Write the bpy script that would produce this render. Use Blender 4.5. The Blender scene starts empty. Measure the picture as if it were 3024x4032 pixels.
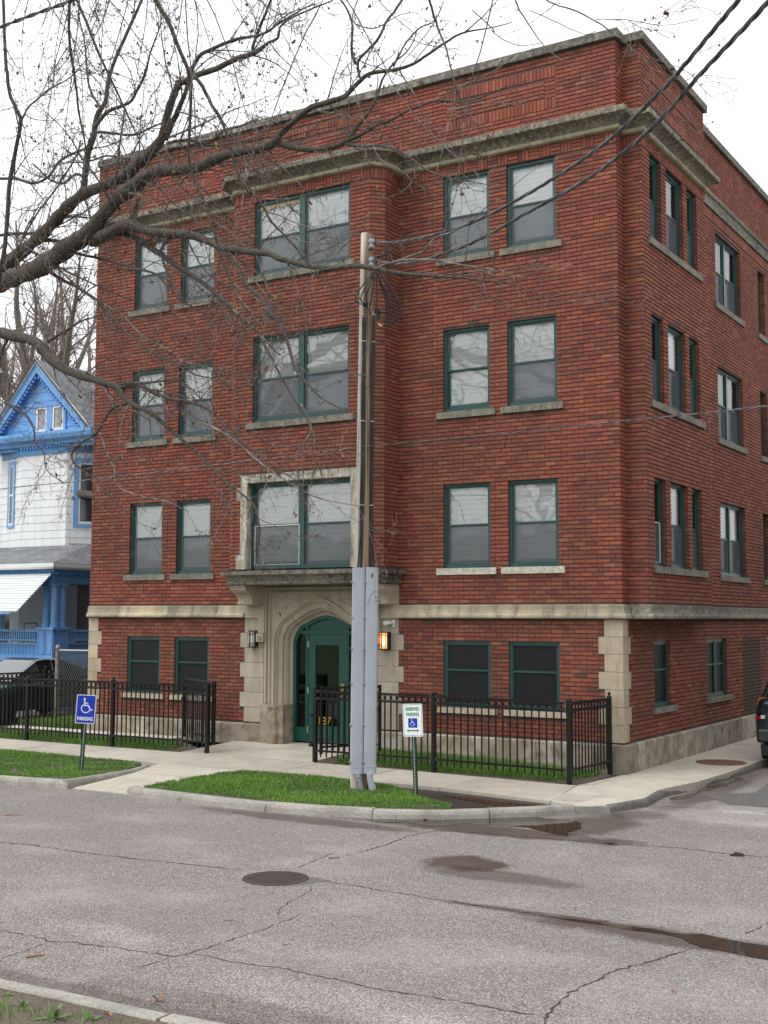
import bpy, math, random
import numpy as np
from mathutils import Vector, Matrix
# ------------------------------------------------------------------ camera, sky, sun, exposure
S = bpy.context.scene
col = S.collection
F_PX, YAW, PITCH, ROLL = 4887.4, math.radians(31.577), math.radians(4.865), math.radians(0.168)
CAM = np.array([7.312, -19.319, 2.5])
def _axes():
    f = np.array([-math.sin(YAW)*math.cos(PITCH), math.cos(YAW)*math.cos(PITCH), math.sin(PITCH)])
    r = np.array([math.cos(YAW), math.sin(YAW), 0.0]); u = np.cross(r, f)
    return r*math.cos(ROLL)+u*math.sin(ROLL), -r*math.sin(ROLL)+u*math.cos(ROLL), f
RT, UP, FW = _axes()
cd = bpy.data.cameras.new('camera'); cam = bpy.data.objects.new('camera', cd); col.objects.link(cam)
cd.sensor_fit = 'HORIZONTAL'; cd.sensor_width = 36.0; cd.lens = F_PX/3024*36.0
cd.clip_start = 0.1; cd.clip_end = 900
cam.matrix_world = Matrix(((RT[0], UP[0], -FW[0], CAM[0]), (RT[1], UP[1], -FW[1], CAM[1]), (RT[2], UP[2], -FW[2], CAM[2]), (0, 0, 0, 1)))
S.camera = cam
SUN_EL, SUN_AZ = math.radians(58), math.radians(215)
W = bpy.data.worlds.new('World'); S.world = W; W.use_nodes = True
wn = W.node_tree; wn.nodes.clear()
sky = wn.nodes.new('ShaderNodeTexSky'); sky.sky_type = 'NISHITA'; sky.sun_disc = False
sky.sun_elevation = SUN_EL; sky.sun_rotation = SUN_AZ; sky.dust_density = 4; sky.air_density = 1.0
bw = wn.nodes.new('ShaderNodeHueSaturation'); bw.inputs['Saturation'].default_value = 0.12
bgs = wn.nodes.new('ShaderNodeBackground'); bgs.inputs['Strength'].default_value = 0.05
bgc = wn.nodes.new('ShaderNodeBackground'); bgc.inputs['Color'].default_value = (0.93, 0.965, 1.0, 1); bgc.inputs['Strength'].default_value = 0.80
ad = wn.nodes.new('ShaderNodeAddShader'); wo = wn.nodes.new('ShaderNodeOutputWorld')
wn.links.new(sky.outputs[0], bw.inputs['Color']); wn.links.new(bw.outputs[0], bgs.inputs['Color'])
wn.links.new(bgs.outputs[0], ad.inputs[0]); wn.links.new(bgc.outputs[0], ad.inputs[1]); wn.links.new(ad.outputs[0], wo.inputs['Surface'])
sl = bpy.data.lights.new('sun', 'SUN'); sl.energy = 1.1; sl.angle = math.radians(35); sl.color = (1.0, 0.98, 0.95)
so = bpy.data.objects.new('sun', sl); col.objects.link(so)
sd = Vector((math.sin(SUN_AZ)*math.cos(SUN_EL), math.cos(SUN_AZ)*math.cos(SUN_EL), math.sin(SUN_EL)))
so.rotation_euler = sd.to_track_quat('Z', 'Y').to_euler(); so.location = (0, -10, 30)
S.view_settings.view_transform = 'Standard'; S.view_settings.look = 'None'
S.view_settings.exposure = 0.62; S.view_settings.gamma = 1.0
S.render.engine = 'CYCLES'
S.cycles.max_bounces = 6; S.cycles.transparent_max_bounces = 12

def at(px, py, y=None, d=None):
    """point of the place at photo coordinates px,py lying in the vertical plane y (or d metres away)"""
    v = FW*F_PX + RT*(px-1512) - UP*(py-2016)
    t = (y-CAM[1])/v[1] if y is not None else d/np.linalg.norm(v)
    return CAM+v*t
def atz(px, py, z):
    v = FW*F_PX + RT*(px-1512) - UP*(py-2016); t = (z-CAM[2])/v[2]
    return CAM+v*t
# ------------------------------------------------------------------ materials
def mat(name, base, rough=0.8, var=None, vscale=3.0, fine=None, fscale=60.0, bump=0.0, bscale=80.0, metal=0.0, spec=0.5, streak=None, stscale=2.0, coat=0.0, detail=6, vary=0.0):
    m = bpy.data.materials.new(name); m.use_nodes = True; t = m.node_tree; N = t.nodes; L = t.links
    b = N['Principled BSDF']; b.inputs['Roughness'].default_value = rough; b.inputs['Metallic'].default_value = metal
    b.inputs['Specular IOR Level'].default_value = spec; b.inputs['Coat Weight'].default_value = coat
    c = N.new('ShaderNodeRGB'); c.outputs[0].default_value = (*base, 1); out = c.outputs[0]
    g = N.new('ShaderNodeNewGeometry')
    def layer(out, colr, scale, lo, hi, vec=None, amt=1.0, det=detail):
        n = N.new('ShaderNodeTexNoise'); n.inputs['Scale'].default_value = scale; n.inputs['Detail'].default_value = det
        n.inputs['Roughness'].default_value = 0.62
        L.new(vec if vec else g.outputs['Position'], n.inputs['Vector'])
        r = N.new('ShaderNodeMapRange'); r.inputs['From Min'].default_value = lo; r.inputs['From Max'].default_value = hi
        r.inputs['To Max'].default_value = amt
        L.new(n.outputs['Fac'], r.inputs['Value'])
        x = N.new('ShaderNodeMix'); x.data_type = 'RGBA'
        L.new(r.outputs[0], x.inputs['Factor']); L.new(out, x.inputs['A']); x.inputs['B'].default_value = (*colr, 1)
        return x.outputs['Result'], n
    if var: out, _ = layer(out, var, vscale, 0.42, 0.64)
    if streak:
        mp = N.new('ShaderNodeMapping'); mp.inputs['Scale'].default_value = (stscale*2.2, stscale*2.2, stscale*0.35)
        L.new(g.outputs['Position'], mp.inputs['Vector'])
        out, _ = layer(out, streak, 1.6, 0.46, 0.66, mp.outputs[0])
    if fine: out, _ = layer(out, fine, fscale, 0.45, 0.7)
    if vary:
        a = N.new('ShaderNodeAttribute'); a.attribute_name = 'rnd'; r = N.new('ShaderNodeMapRange'); r.inputs['To Min'].default_value = 1-vary; r.inputs['To Max'].default_value = 1+vary
        L.new(a.outputs['Fac'], r.inputs['Value']); x = N.new('ShaderNodeMix'); x.data_type = 'RGBA'; x.blend_type = 'MULTIPLY'; x.inputs['Factor'].default_value = 1; L.new(out, x.inputs['A']); L.new(r.outputs[0], x.inputs['B']); out = x.outputs['Result']
    L.new(out, b.inputs['Base Color'])
    if bump:
        n = N.new('ShaderNodeTexNoise'); n.inputs['Scale'].default_value = bscale; n.inputs['Detail'].default_value = 5
        L.new(g.outputs['Position'], n.inputs['Vector'])
        bb = N.new('ShaderNodeBump'); bb.inputs['Strength'].default_value = bump; bb.inputs['Distance'].default_value = 0.01
        L.new(n.outputs['Fac'], bb.inputs['Height']); L.new(bb.outputs[0], b.inputs['Normal'])
    return m
def ramp(N, L, src, stops, interp='LINEAR'):
    r = N.new('ShaderNodeValToRGB'); r.color_ramp.interpolation = interp
    e = r.color_ramp.elements
    while len(e) > 1: e.remove(e[-1])
    e[0].position = stops[0][0]; e[0].color = (*stops[0][1], 1)
    for p, c in stops[1:]:
        k = e.new(p); k.color = (*c, 1)
    L.new(src, r.inputs['Fac']); return r.outputs['Color']
def brick_mat():
    m = bpy.data.materials.new('brick_face'); m.use_nodes = True; t = m.node_tree; N = t.nodes; L = t.links
    b = N['Principled BSDF']; b.inputs['Roughness'].default_value = 0.85; b.inputs['Specular IOR Level'].default_value = 0.3
    a = N.new('ShaderNodeAttribute'); a.attribute_name = 'rnd'
    base = ramp(N, L, a.outputs['Fac'], [(0.0, (.135, .046, .038)), (.15, (.20, .059, .042)), (.35, (.245, .071, .046)), (.58, (.285, .085, .051)), (.8, (.335, .106, .059)), (.93, (.36, .135, .072)), (.97, (.24, .11, .055)), (.99, (.17, .085, .055)), (1, (.095, .055, .04))])
    g = N.new('ShaderNodeNewGeometry')
    n = N.new('ShaderNodeTexNoise'); n.inputs['Scale'].default_value = 110; n.inputs['Detail'].default_value = 4; L.new(g.outputs['Position'], n.inputs['Vector'])
    x = N.new('ShaderNodeMix'); x.data_type = 'RGBA'; x.blend_type = 'MULTIPLY'
    x.inputs['Factor'].default_value = 1.0
    rr = N.new('ShaderNodeMapRange'); rr.inputs['From Min'].default_value = .3; rr.inputs['From Max'].default_value = .7; rr.inputs['To Min'].default_value = .62; rr.inputs['To Max'].default_value = 1.25
    L.new(n.outputs['Fac'], rr.inputs['Value']); L.new(base, x.inputs['A']); L.new(rr.outputs[0], x.inputs['B'])
    # soot and weather stains running over many courses
    mp = N.new('ShaderNodeMapping'); mp.inputs['Scale'].default_value = (1.1, 1.1, .45); L.new(g.outputs['Position'], mp.inputs['Vector'])
    n2 = N.new('ShaderNodeTexNoise'); n2.inputs['Scale'].default_value = 1.0; n2.inputs['Detail'].default_value = 6; L.new(mp.outputs[0], n2.inputs['Vector'])
    r2 = N.new('ShaderNodeMapRange'); r2.inputs['From Min'].default_value = .4; r2.inputs['From Max'].default_value = .72; r2.inputs['To Min'].default_value = 0; r2.inputs['To Max'].default_value = .5
    L.new(n2.outputs['Fac'], r2.inputs['Value'])
    x2 = N.new('ShaderNodeMix'); x2.data_type = 'RGBA'; L.new(r2.outputs[0], x2.inputs['Factor']); L.new(x.outputs['Result'], x2.inputs['A']); x2.inputs['B'].default_value = (.105, .038, .027, 1)
    L.new(x2.outputs['Result'], b.inputs['Base Color'])
    bb = N.new('ShaderNodeBump'); bb.inputs['Strength'].default_value = .6; bb.inputs['Distance'].default_value = .006
    L.new(n.outputs['Fac'], bb.inputs['Height']); L.new(bb.outputs[0], b.inputs['Normal'])
    return m
M = {}
M['brick'] = brick_mat()
M['raked_mortar'] = mat('raked_mortar', (.115, .075, .062), .95, var=(.075, .05, .041), vscale=1.5)
M['mortar'] = mat('mortar', (.12, .092, .078), .95, var=(.075, .057, .048), vscale=1.2, fine=(.20, .165, .145), fscale=40)
M['tan_stone'] = mat('tan_stone', (.52, .44, .32), .85, vary=.16, var=(.38, .33, .25), vscale=3.2, streak=(.42, .28, .14), stscale=2.2, fine=(.40, .33, .25), fscale=30, bump=.3, bscale=60)
M['belt_stone'] = mat('belt_stone', (.45, .37, .25), .85, vary=.18, var=(.26, .25, .175), vscale=1.3, streak=(.17, .15, .12), stscale=1.3, fine=(.38, .31, .2), fscale=24, bump=.35, bscale=50)
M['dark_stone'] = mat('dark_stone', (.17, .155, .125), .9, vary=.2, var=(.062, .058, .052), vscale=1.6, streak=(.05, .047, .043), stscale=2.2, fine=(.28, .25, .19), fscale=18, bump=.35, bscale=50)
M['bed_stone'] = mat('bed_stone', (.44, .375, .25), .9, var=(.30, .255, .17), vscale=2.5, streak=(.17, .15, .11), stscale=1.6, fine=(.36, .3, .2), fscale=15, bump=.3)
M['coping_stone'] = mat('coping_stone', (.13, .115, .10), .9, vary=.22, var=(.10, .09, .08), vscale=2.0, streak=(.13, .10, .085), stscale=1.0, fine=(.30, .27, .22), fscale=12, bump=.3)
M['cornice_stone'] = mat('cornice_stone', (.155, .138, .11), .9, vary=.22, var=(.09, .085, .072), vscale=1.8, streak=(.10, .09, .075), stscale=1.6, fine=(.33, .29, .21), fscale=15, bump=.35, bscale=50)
M['sill_stone'] = mat('sill_stone', (.22, .195, .15), .88, var=(.10, .09, .075), vscale=3.5, streak=(.10, .095, .085), stscale=3.0, fine=(.30, .265, .205), fscale=25, bump=.3, bscale=50)
M['pale_sill'] = mat('pale_sill', (.60, .56, .48), .85, var=(.42, .38, .30), vscale=4, fine=(.33, .29, .22), fscale=18, bump=.3, bscale=50)
M['portal_stone'] = mat('portal_stone', (.47, .40, .315), .85, vary=.09, var=(.38, .325, .255), vscale=1.6, streak=(.31, .26, .2), stscale=1.2, fine=(.40, .345, .27), fscale=22, bump=.25, bscale=60)
M['base_stone'] = mat('base_stone', (.29, .235, .165), .9, vary=.26, var=(.40, .37, .32), vscale=2.2, fine=(.17, .125, .085), fscale=5, bump=.5, bscale=35)
M['white_stone'] = mat('whitewashed_stone', (.55, .53, .47), .85, var=(.2, .185, .15), vscale=4.5, streak=(.07, .07, .065), stscale=3.5, fine=(.42, .34, .22), fscale=9, bump=.3)
M['green'] = mat('green_paint', (.020, .072, .068), .38, var=(.026, .085, .080), vscale=2, fine=(.016, .058, .055), fscale=50, bump=.05)
M['door_green'] = mat('door_green_paint', (.008, .074, .058), .38, var=(.010, .088, .068), vscale=2, fine=(.007, .064, .05), fscale=60, bump=.05)
M['white_trim'] = mat('white_trim', (.78, .78, .76), .5)
M['tan_wood'] = mat('tan_wood', (.42, .32, .17), .7, var=(.33, .23, .11), vscale=9)
M['iron'] = mat('black_iron', (.005, .005, .006), .42, var=(.008, .0075, .007), vscale=6, fine=(.014, .014, .014), fscale=90, spec=.35)
M['iron_clip'] = mat('worn_iron', (.09, .09, .095), .5, metal=.6)
M['galv'] = mat('galvanised_steel', (.42, .43, .44), .45, var=(.30, .31, .32), vscale=8, metal=.6)
M['rust_pipe'] = mat('rusty_steel', (.3, .28, .26), .6, var=(.22, .13, .08), vscale=9, metal=.4)
M['pvc'] = mat('grey_plastic', (.40, .42, .47), .55, var=(.36, .38, .43), vscale=3, streak=(.36, .38, .43), stscale=9)
M['cable'] = mat('black_cable', (.016, .017, .022), .5)
M['alu_cable'] = mat('aluminium_strand', (.40, .41, .43), .42, var=(.25, .26, .28), vscale=20, metal=.7)
M['dark_cable'] = mat('weathered_cable', (.060, .062, .070), .5, var=(.030, .031, .035), vscale=3); M['grey_cable'] = mat('grey_strand', (.15, .155, .165), .5, var=(.09, .092, .1), vscale=5)
M['bark'] = mat('bark', (.068, .055, .044), .95, var=(.026, .021, .018), vscale=12, fine=(.16, .14, .12), fscale=45, bump=1.0, bscale=50)
M['twig'] = mat('twig_bark', (.10, .078, .070), .85, var=(.055, .043, .039), vscale=3, fine=(.30, .25, .225), fscale=8)
M['pale_twig'] = mat('pale_bark', (.21, .185, .17), .85, var=(.11, .095, .085), vscale=6, fine=(.28, .25, .235), fscale=30)
M['bud'] = mat('bud', (.085, .030, .018), .8, var=(.15, .06, .025), vscale=6)
M['leaf_bud'] = mat('leaf_bud', (.30, .27, .07), .7, var=(.25, .17, .05), vscale=8)
M['far_bark'] = mat('far_bark', (.17, .14, .115), .95, var=(.10, .08, .068), vscale=5)
M['far_twig'] = mat('far_twig', (.23, .185, .165), .95, var=(.16, .12, .11), vscale=1)
M['concrete'] = mat('pale_concrete', (.52, .47, .39), .9, var=(.44, .395, .325), vscale=1.2, streak=(.40, .36, .30), stscale=.6, fine=(.42, .38, .32), fscale=70, bump=.25, bscale=120)
M['concrete_b'] = mat('worn_concrete', (.47, .42, .345), .9, var=(.39, .35, .285), vscale=1.6, streak=(.36, .32, .265), stscale=.8, fine=(.36, .32, .27), fscale=60, bump=.3, bscale=110)
M['damp_kerb'] = mat('damp_kerb', (.13, .115, .10), .8, var=(.07, .06, .052), vscale=4, fine=(.22, .2, .18), fscale=40, bump=.8, bscale=60)
M['kerb'] = mat('kerb_concrete', (.38, .355, .31), .95, var=(.25, .235, .205), vscale=3, fine=(.17, .16, .145), fscale=55, bump=.9, bscale=60)
M['soil'] = mat('soil', (.085, .063, .046), .95, var=(.045, .034, .027), vscale=3, fine=(.16, .125, .09), fscale=50, bump=1.0, bscale=40)
M['wet_mud'] = mat('wet_mud', (.034, .027, .023), .35, var=(.024, .02, .018), vscale=2, fine=(.06, .05, .04), fscale=60, bump=.5, bscale=50)
M['lawn'] = mat('lawn_ground', (.045, .085, .02), .95, var=(.07, .075, .03), vscale=2.5, fine=(.05, .045, .025), fscale=50)
M['blue'] = mat('blue_paint', (.145, .35, .67), .6, var=(.17, .39, .70), vscale=2, streak=(.12, .29, .55), stscale=2, fine=(.12, .30, .61), fscale=12)
M['deep_blue'] = mat('deep_blue_paint', (.085, .25, .53), .55, var=(.10, .28, .58), vscale=3)
M['siding'] = mat('white_siding', (.72, .73, .74), .7, var=(.67, .68, .69), vscale=2, streak=(.60, .60, .58), stscale=1.5, fine=(.66, .66, .66), fscale=20)
M['beige'] = mat('beige_wall', (.22, .20, .17), .8, var=(.17, .15, .13), vscale=2)
M['dark_glass'] = mat('car_glass', (.008, .010, .011), .06, spec=.5); M['windscreen'] = mat('windscreen_glass', (.03, .035, .04), .06, spec=.6); M['windscreen'].node_tree.nodes['Principled BSDF'].inputs['IOR'].default_value = 2.3
M['rubber'] = mat('rubber', (.012, .012, .012), .8)
M['car_green'] = mat('dark_green_car_paint', (.014, .040, .046), .16, coat=1.0, metal=.3)
M['car_navy'] = mat('dark_navy_car_paint', (.006, .014, .022), .22, coat=.8)
M['black_plastic'] = mat('black_plastic', (.013, .014, .016), .5)
M['chrome'] = mat('chrome', (.6, .6, .6), .2, metal=1.0)
M['red_lens'] = mat('red_lens', (.30, .006, .010), .15, coat=.5)
M['amber_lens'] = mat('amber_lens', (.55, .13, .01), .15, coat=.5)
M['clear_lens'] = mat('clear_lens', (.6, .6, .6), .15, coat=.5)
M['bronze'] = mat('dark_bronze', (.022, .018, .016), .4)
M['cast_iron'] = mat('cast_iron', (.048, .034, .027), .7, var=(.035, .027, .023), vscale=9, fine=(.075, .055, .045), fscale=60, bump=.4)
M['rust_iron'] = mat('rusty_iron', (.16, .075, .042), .85, var=(.12, .055, .035), vscale=6, fine=(.20, .11, .07), fscale=50, bump=.4)
M['sign_white'] = mat('sign_white', (.80, .82, .81), .35)
M['sign_blue'] = mat('sign_blue', (.008, .035, .42), .35)
M['sign_green'] = mat('sign_green', (.01, .22, .10), .4)
M['post_green'] = mat('post_green', (.008, .042, .026), .5, var=(.012, .055, .035), vscale=8)
M['gold'] = mat('gold_leaf', (.55, .33, .07), .35, metal=.5)
M['brass'] = mat('brass', (.62, .40, .14), .3, metal=.9)
M['steel'] = mat('brushed_steel', (.45, .46, .47), .4, metal=.8)
M['curtain'] = mat('grey_curtain', (.16, .165, .17), .9, var=(.11, .115, .12), vscale=6)
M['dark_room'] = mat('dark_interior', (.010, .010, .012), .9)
M['white_plastic'] = mat('white_plastic', (.62, .60, .55), .45)
M['red_tape'] = mat('red_tape', (.55, .02, .05), .5); M['blue_tape'] = mat('blue_tape', (.02, .06, .4), .5)
M['yellow_tape'] = mat('yellow_tape', (.65, .6, .22), .5)
M['robin_back'] = mat('grey_brown_feathers', (.11, .095, .08), .9, var=(.17, .15, .13), vscale=40)
M['robin_breast'] = mat('orange_feathers', (.42, .16, .035), .9, var=(.32, .11, .03), vscale=40)
M['dead_leaf'] = mat('dead_leaf', (.22, .10, .045), .85, var=(.3, .15, .08), vscale=20)
M['weed'] = mat('weed_leaf', (.075, .17, .03), .7, var=(.12, .20, .05), vscale=9)
M['roof_felt'] = mat('roof_felt', (.12, .12, .12), .9)
M['grey_brick_far'] = mat('pale_brick', (.30, .27, .23), .9, var=(.22, .2, .17), vscale=2)
M['chalk'] = mat('chalk', (.72, .70, .66), .95)
def wood_mat(name, a, bcol, c):
    m = bpy.data.materials.new(name); m.use_nodes = True; t = m.node_tree; N = t.nodes; L = t.links
    b = N['Principled BSDF']; b.inputs['Roughness'].default_value = .9
    g = N.new('ShaderNodeNewGeometry'); mp = N.new('ShaderNodeMapping'); mp.inputs['Scale'].default_value = (45, 45, .9); L.new(g.outputs['Position'], mp.inputs['Vector'])
    n = N.new('ShaderNodeTexNoise'); n.inputs['Scale'].default_value = 1; n.inputs['Detail'].default_value = 5; L.new(mp.outputs[0], n.inputs['Vector'])
    c1 = ramp(N, L, n.outputs['Fac'], [(.3, c), (.45, bcol), (.6, a)])
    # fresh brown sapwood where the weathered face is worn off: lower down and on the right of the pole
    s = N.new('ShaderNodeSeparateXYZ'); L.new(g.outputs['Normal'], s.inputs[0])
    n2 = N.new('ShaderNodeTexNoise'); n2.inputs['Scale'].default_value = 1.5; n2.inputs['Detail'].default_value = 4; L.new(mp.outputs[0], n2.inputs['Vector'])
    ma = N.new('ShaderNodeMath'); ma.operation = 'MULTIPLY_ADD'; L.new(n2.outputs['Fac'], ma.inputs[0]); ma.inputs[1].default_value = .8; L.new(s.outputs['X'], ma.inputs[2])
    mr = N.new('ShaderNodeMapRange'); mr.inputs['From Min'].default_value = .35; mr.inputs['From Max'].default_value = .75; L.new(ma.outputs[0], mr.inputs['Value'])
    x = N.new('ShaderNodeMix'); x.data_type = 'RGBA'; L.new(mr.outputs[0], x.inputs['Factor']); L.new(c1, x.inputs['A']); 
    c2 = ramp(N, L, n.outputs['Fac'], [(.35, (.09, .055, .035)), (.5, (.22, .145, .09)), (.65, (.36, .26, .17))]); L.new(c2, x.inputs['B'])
    L.new(x.outputs['Result'], b.inputs['Base Color'])
    bb = N.new('ShaderNodeBump'); bb.inputs['Strength'].default_value = .8; bb.inputs['Distance'].default_value = .01
    L.new(n.outputs['Fac'], bb.inputs['Height']); L.new(bb.outputs[0], b.inputs['Normal'])
    return m
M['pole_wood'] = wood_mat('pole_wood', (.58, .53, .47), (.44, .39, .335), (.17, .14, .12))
def glass_mat(name, refl=0.12, tint=(1, 1, 1)):
    m = bpy.data.materials.new(name); m.use_nodes = True; t = m.node_tree; N = t.nodes; L = t.links
    N.remove(N['Principled BSDF']); o = N['Material Output']
    tr = N.new('ShaderNodeBsdfTransparent'); tr.inputs[0].default_value = (*tint, 1)
    gl = N.new('ShaderNodeBsdfGlossy'); gl.inputs['Roughness'].default_value = .015
    fr = N.new('ShaderNodeLayerWeight'); fr.inputs['Blend'].default_value = .25
    mr = N.new('ShaderNodeMapRange'); mr.inputs['To Min'].default_value = refl; mr.inputs['To Max'].default_value = 1.0
    L.new(fr.outputs['Fresnel'], mr.inputs['Value'])
    g = N.new('ShaderNodeNewGeometry'); n = N.new('ShaderNodeTexNoise'); n.inputs['Scale'].default_value = 1.6; n.inputs['Detail'].default_value = 1; L.new(g.outputs['Position'], n.inputs['Vector'])
    bb = N.new('ShaderNodeBump'); bb.inputs['Strength'].default_value = .12; bb.inputs['Distance'].default_value = .05; L.new(n.outputs['Fac'], bb.inputs['Height']); L.new(bb.outputs[0], gl.inputs['Normal'])
    x = N.new('ShaderNodeMixShader'); L.new(mr.outputs[0], x.inputs[0]); L.new(tr.outputs[0], x.inputs[1]); L.new(gl.outputs[0], x.inputs[2]); L.new(x.outputs[0], o.inputs['Surface'])
    return m
M['glass'] = glass_mat('window_glass', .12); M['door_glass'] = glass_mat('door_glass', .07)
M['hill_grass'] = mat('hill_grass', (.035, .085, .014), .95, var=(.05, .10, .02), vscale=.6, fine=(.05, .055, .02), fscale=5)
def screen_mat():
    m = bpy.data.materials.new('insect_screen'); m.use_nodes = True; t = m.node_tree; N = t.nodes; L = t.links
    N.remove(N['Principled BSDF']); o = N['Material Output']
    tr = N.new('ShaderNodeBsdfTransparent'); df = N.new('ShaderNodeBsdfDiffuse'); df.inputs[0].default_value = (.15, .16, .18, 1)
    x = N.new('ShaderNodeMixShader'); x.inputs[0].default_value = .50; L.new(tr.outputs[0], x.inputs[1]); L.new(df.outputs[0], x.inputs[2]); L.new(x.outputs[0], o.inputs['Surface'])
    return m
M['screen'] = screen_mat()
M['dark_screen'] = mat('dark_security_screen', (.007, .0075, .010), .5, var=(.011, .0115, .014), vscale=3, spec=.4)
M['blind'] = mat('white_blind', (.93, .945, .95), .6, var=(.90, .92, .935), vscale=2)
def emis(name, c, s):
    m = bpy.data.materials.new(name); m.use_nodes = True; b = m.node_tree.nodes['Principled BSDF']
    b.inputs['Base Color'].default_value = (*c, 1); b.inputs['Emission Color'].default_value = (*c, 1); b.inputs['Emission Strength'].default_value = s
    return m
M['lamp_lit'] = emis('lit_lamp_glass', (1.0, .36, .10), 1.3); M['lamp_core'] = emis('glowing_bulb', (1.0, .66, .26), 3.0)
M['lamp_off'] = mat('milk_glass', (.66, .68, .66), .3)
def road_mat():
    m = bpy.data.materials.new('asphalt_aggregate'); m.use_nodes = True; t = m.node_tree; N = t.nodes; L = t.links
    b = N['Principled BSDF']; g = N.new('ShaderNodeNewGeometry'); P = g.outputs['Position']
    v = N.new('ShaderNodeTexVoronoi'); v.inputs['Scale'].default_value = 88; L.new(P, v.inputs['Vector'])
    sv = N.new('ShaderNodeSeparateColor'); L.new(v.outputs['Color'], sv.inputs[0])
    peb = ramp(N, L, sv.outputs[0], [(0, (.115, .099, .090)), (.25, (.215, .187, .171)), (.55, (.29, .254, .233)), (.82, (.375, .332, .306)), (1, (.52, .47, .435))])
    ed = N.new('ShaderNodeMapRange'); ed.inputs['From Min'].default_value = .25; ed.inputs['From Max'].default_value = .6; ed.inputs['To Min'].default_value = 1; ed.inputs['To Max'].default_value = .5
    L.new(v.outputs['Distance'], ed.inputs['Value'])
    x = N.new('ShaderNodeMix'); x.data_type = 'RGBA'; x.blend_type = 'MULTIPLY'; x.inputs['Factor'].default_value = 1; L.new(peb, x.inputs['A']); L.new(ed.outputs[0], x.inputs['B'])
    def noise(sc, det=5, vec=None, rg=.6):
        n = N.new('ShaderNodeTexNoise'); n.inputs['Scale'].default_value = sc; n.inputs['Detail'].default_value = det; n.inputs['Roughness'].default_value = rg
        L.new(vec or P, n.inputs['Vector']); return n.outputs['Fac']
    def mix(a, colr, f, lo, hi, amt):
        r = N.new('ShaderNodeMapRange'); r.inputs['From Min'].default_value = lo; r.inputs['From Max'].default_value = hi; r.inputs['To Max'].default_value = amt; L.new(f, r.inputs['Value'])
        q = N.new('ShaderNodeMix'); q.data_type = 'RGBA'; L.new(r.outputs[0], q.inputs['Factor']); L.new(a, q.inputs['A']); q.inputs['B'].default_value = (*colr, 1); return q.outputs['Result'], r.outputs[0]
    o, _ = mix(x.outputs['Result'], (.44, .40, .37), noise(.8, 7), .50, .72, .30)
    mp = N.new('ShaderNodeMapping'); mp.inputs['Scale'].default_value = (.35, 1.1, 1); mp.inputs['Rotation'].default_value = (0, 0, .12); L.new(P, mp.inputs['Vector'])
    o, _ = mix(o, (.13, .11, .10), noise(1.0, 7, mp.outputs[0]), .50, .75, .38)
    # damp stains, placed where the place is wet
    def spot(o, cx, cy, rx, ry, colr, amt, inner=.4):
        s = N.new('ShaderNodeMapping'); s.inputs['Location'].default_value = (-cx/rx, -cy/ry, 0); s.inputs['Scale'].default_value = (1/rx, 1/ry, 0); L.new(P, s.inputs['Vector'])
        ln = N.new('ShaderNodeVectorMath'); ln.operation = 'LENGTH'; L.new(s.outputs[0], ln.inputs[0])
        nn = N.new('ShaderNodeMath'); nn.operation = 'MULTIPLY_ADD'; L.new(noise(1.9, 9, None, .68), nn.inputs[0]); nn.inputs[1].default_value = 1.45; L.new(ln.outputs['Value'], nn.inputs[2])
        r = N.new('ShaderNodeMapRange'); r.inputs['From Min'].default_value = 1.72; r.inputs['From Max'].default_value = .95+inner; r.inputs['To Min'].default_value = 0; r.inputs['To Max'].default_value = amt; L.new(nn.outputs[0], r.inputs['Value'])
        q = N.new('ShaderNodeMix'); q.data_type = 'RGBA'; L.new(r.outputs[0], q.inputs['Factor']); L.new(o, q.inputs['A']); q.inputs['B'].default_value = (*colr, 1); q.blend_type = 'MULTIPLY'; q.clamp_result = False
        return q.outputs['Result'], r.outputs[0]
    wet = []
    for cx, cy, rx, ry, a in [(.95, -7.30, .55, .45, .95), (1.5, -7.7, 1.1, .32, .6), (3.9, -9.12, 1.7, .30, .8), (2.6, -8.98, 1.2, .12, .7), (.5, -12.85, 5.0, .22, .6), (-.1, -5.3, 2.6, .42, .85), (1.2, -4.2, .6, 1.2, .7), (1.55, -.2, .38, 2.6, .7), (-2.2, -5.85, 2.2, .28, .7), (1.4, -3.2, .45, .45, .5), (3.0, -12.55, 3.2, .3, .35)]:
        o, r = spot(o, cx, cy, rx, ry, (.36, .29, .25), a); wet.append(r)
    for cx, cy, rx, ry, a in [(3.0, -2.6, 1.6, .7, .6), (5.0, -12.1, 2.2, .35, .3), (2.6, -1.9, .9, .4, .5), (2.4, -12.0, 1.5, .35, .3), (-.2, -11.5, .8, .25, .25), (1.2, -11.1, .9, .25, .22)]:
        o, r = spot(o, cx, cy, rx, ry, (1.75, 1.78, 1.82), a)
    L.new(o, b.inputs['Base Color'])
    ws = wet[0]
    for r in wet[1:]:
        k = N.new('ShaderNodeMath'); k.operation = 'MAXIMUM'; L.new(ws, k.inputs[0]); L.new(r, k.inputs[1]); ws = k.outputs[0]
    rr = N.new('ShaderNodeMapRange'); rr.inputs['From Max'].default_value = .8; rr.inputs['To Min'].default_value = .88; rr.inputs['To Max'].default_value = .32; L.new(ws, rr.inputs['Value']); L.new(rr.outputs[0], b.inputs['Roughness'])
    bb = N.new('ShaderNodeBump'); bb.inputs['Strength'].default_value = .7; bb.inputs['Distance'].default_value = .008; bb.invert = True
    L.new(v.outputs['Distance'], bb.inputs['Height']); L.new(bb.outputs[0], b.inputs['Normal'])
    return m
M['road'] = road_mat()
M['new_asphalt'] = mat('dark_asphalt_patch', (.085, .08, .078), .9, var=(.06, .056, .055), vscale=5, fine=(.2, .19, .18), fscale=110, bump=.5, bscale=110)
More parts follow.
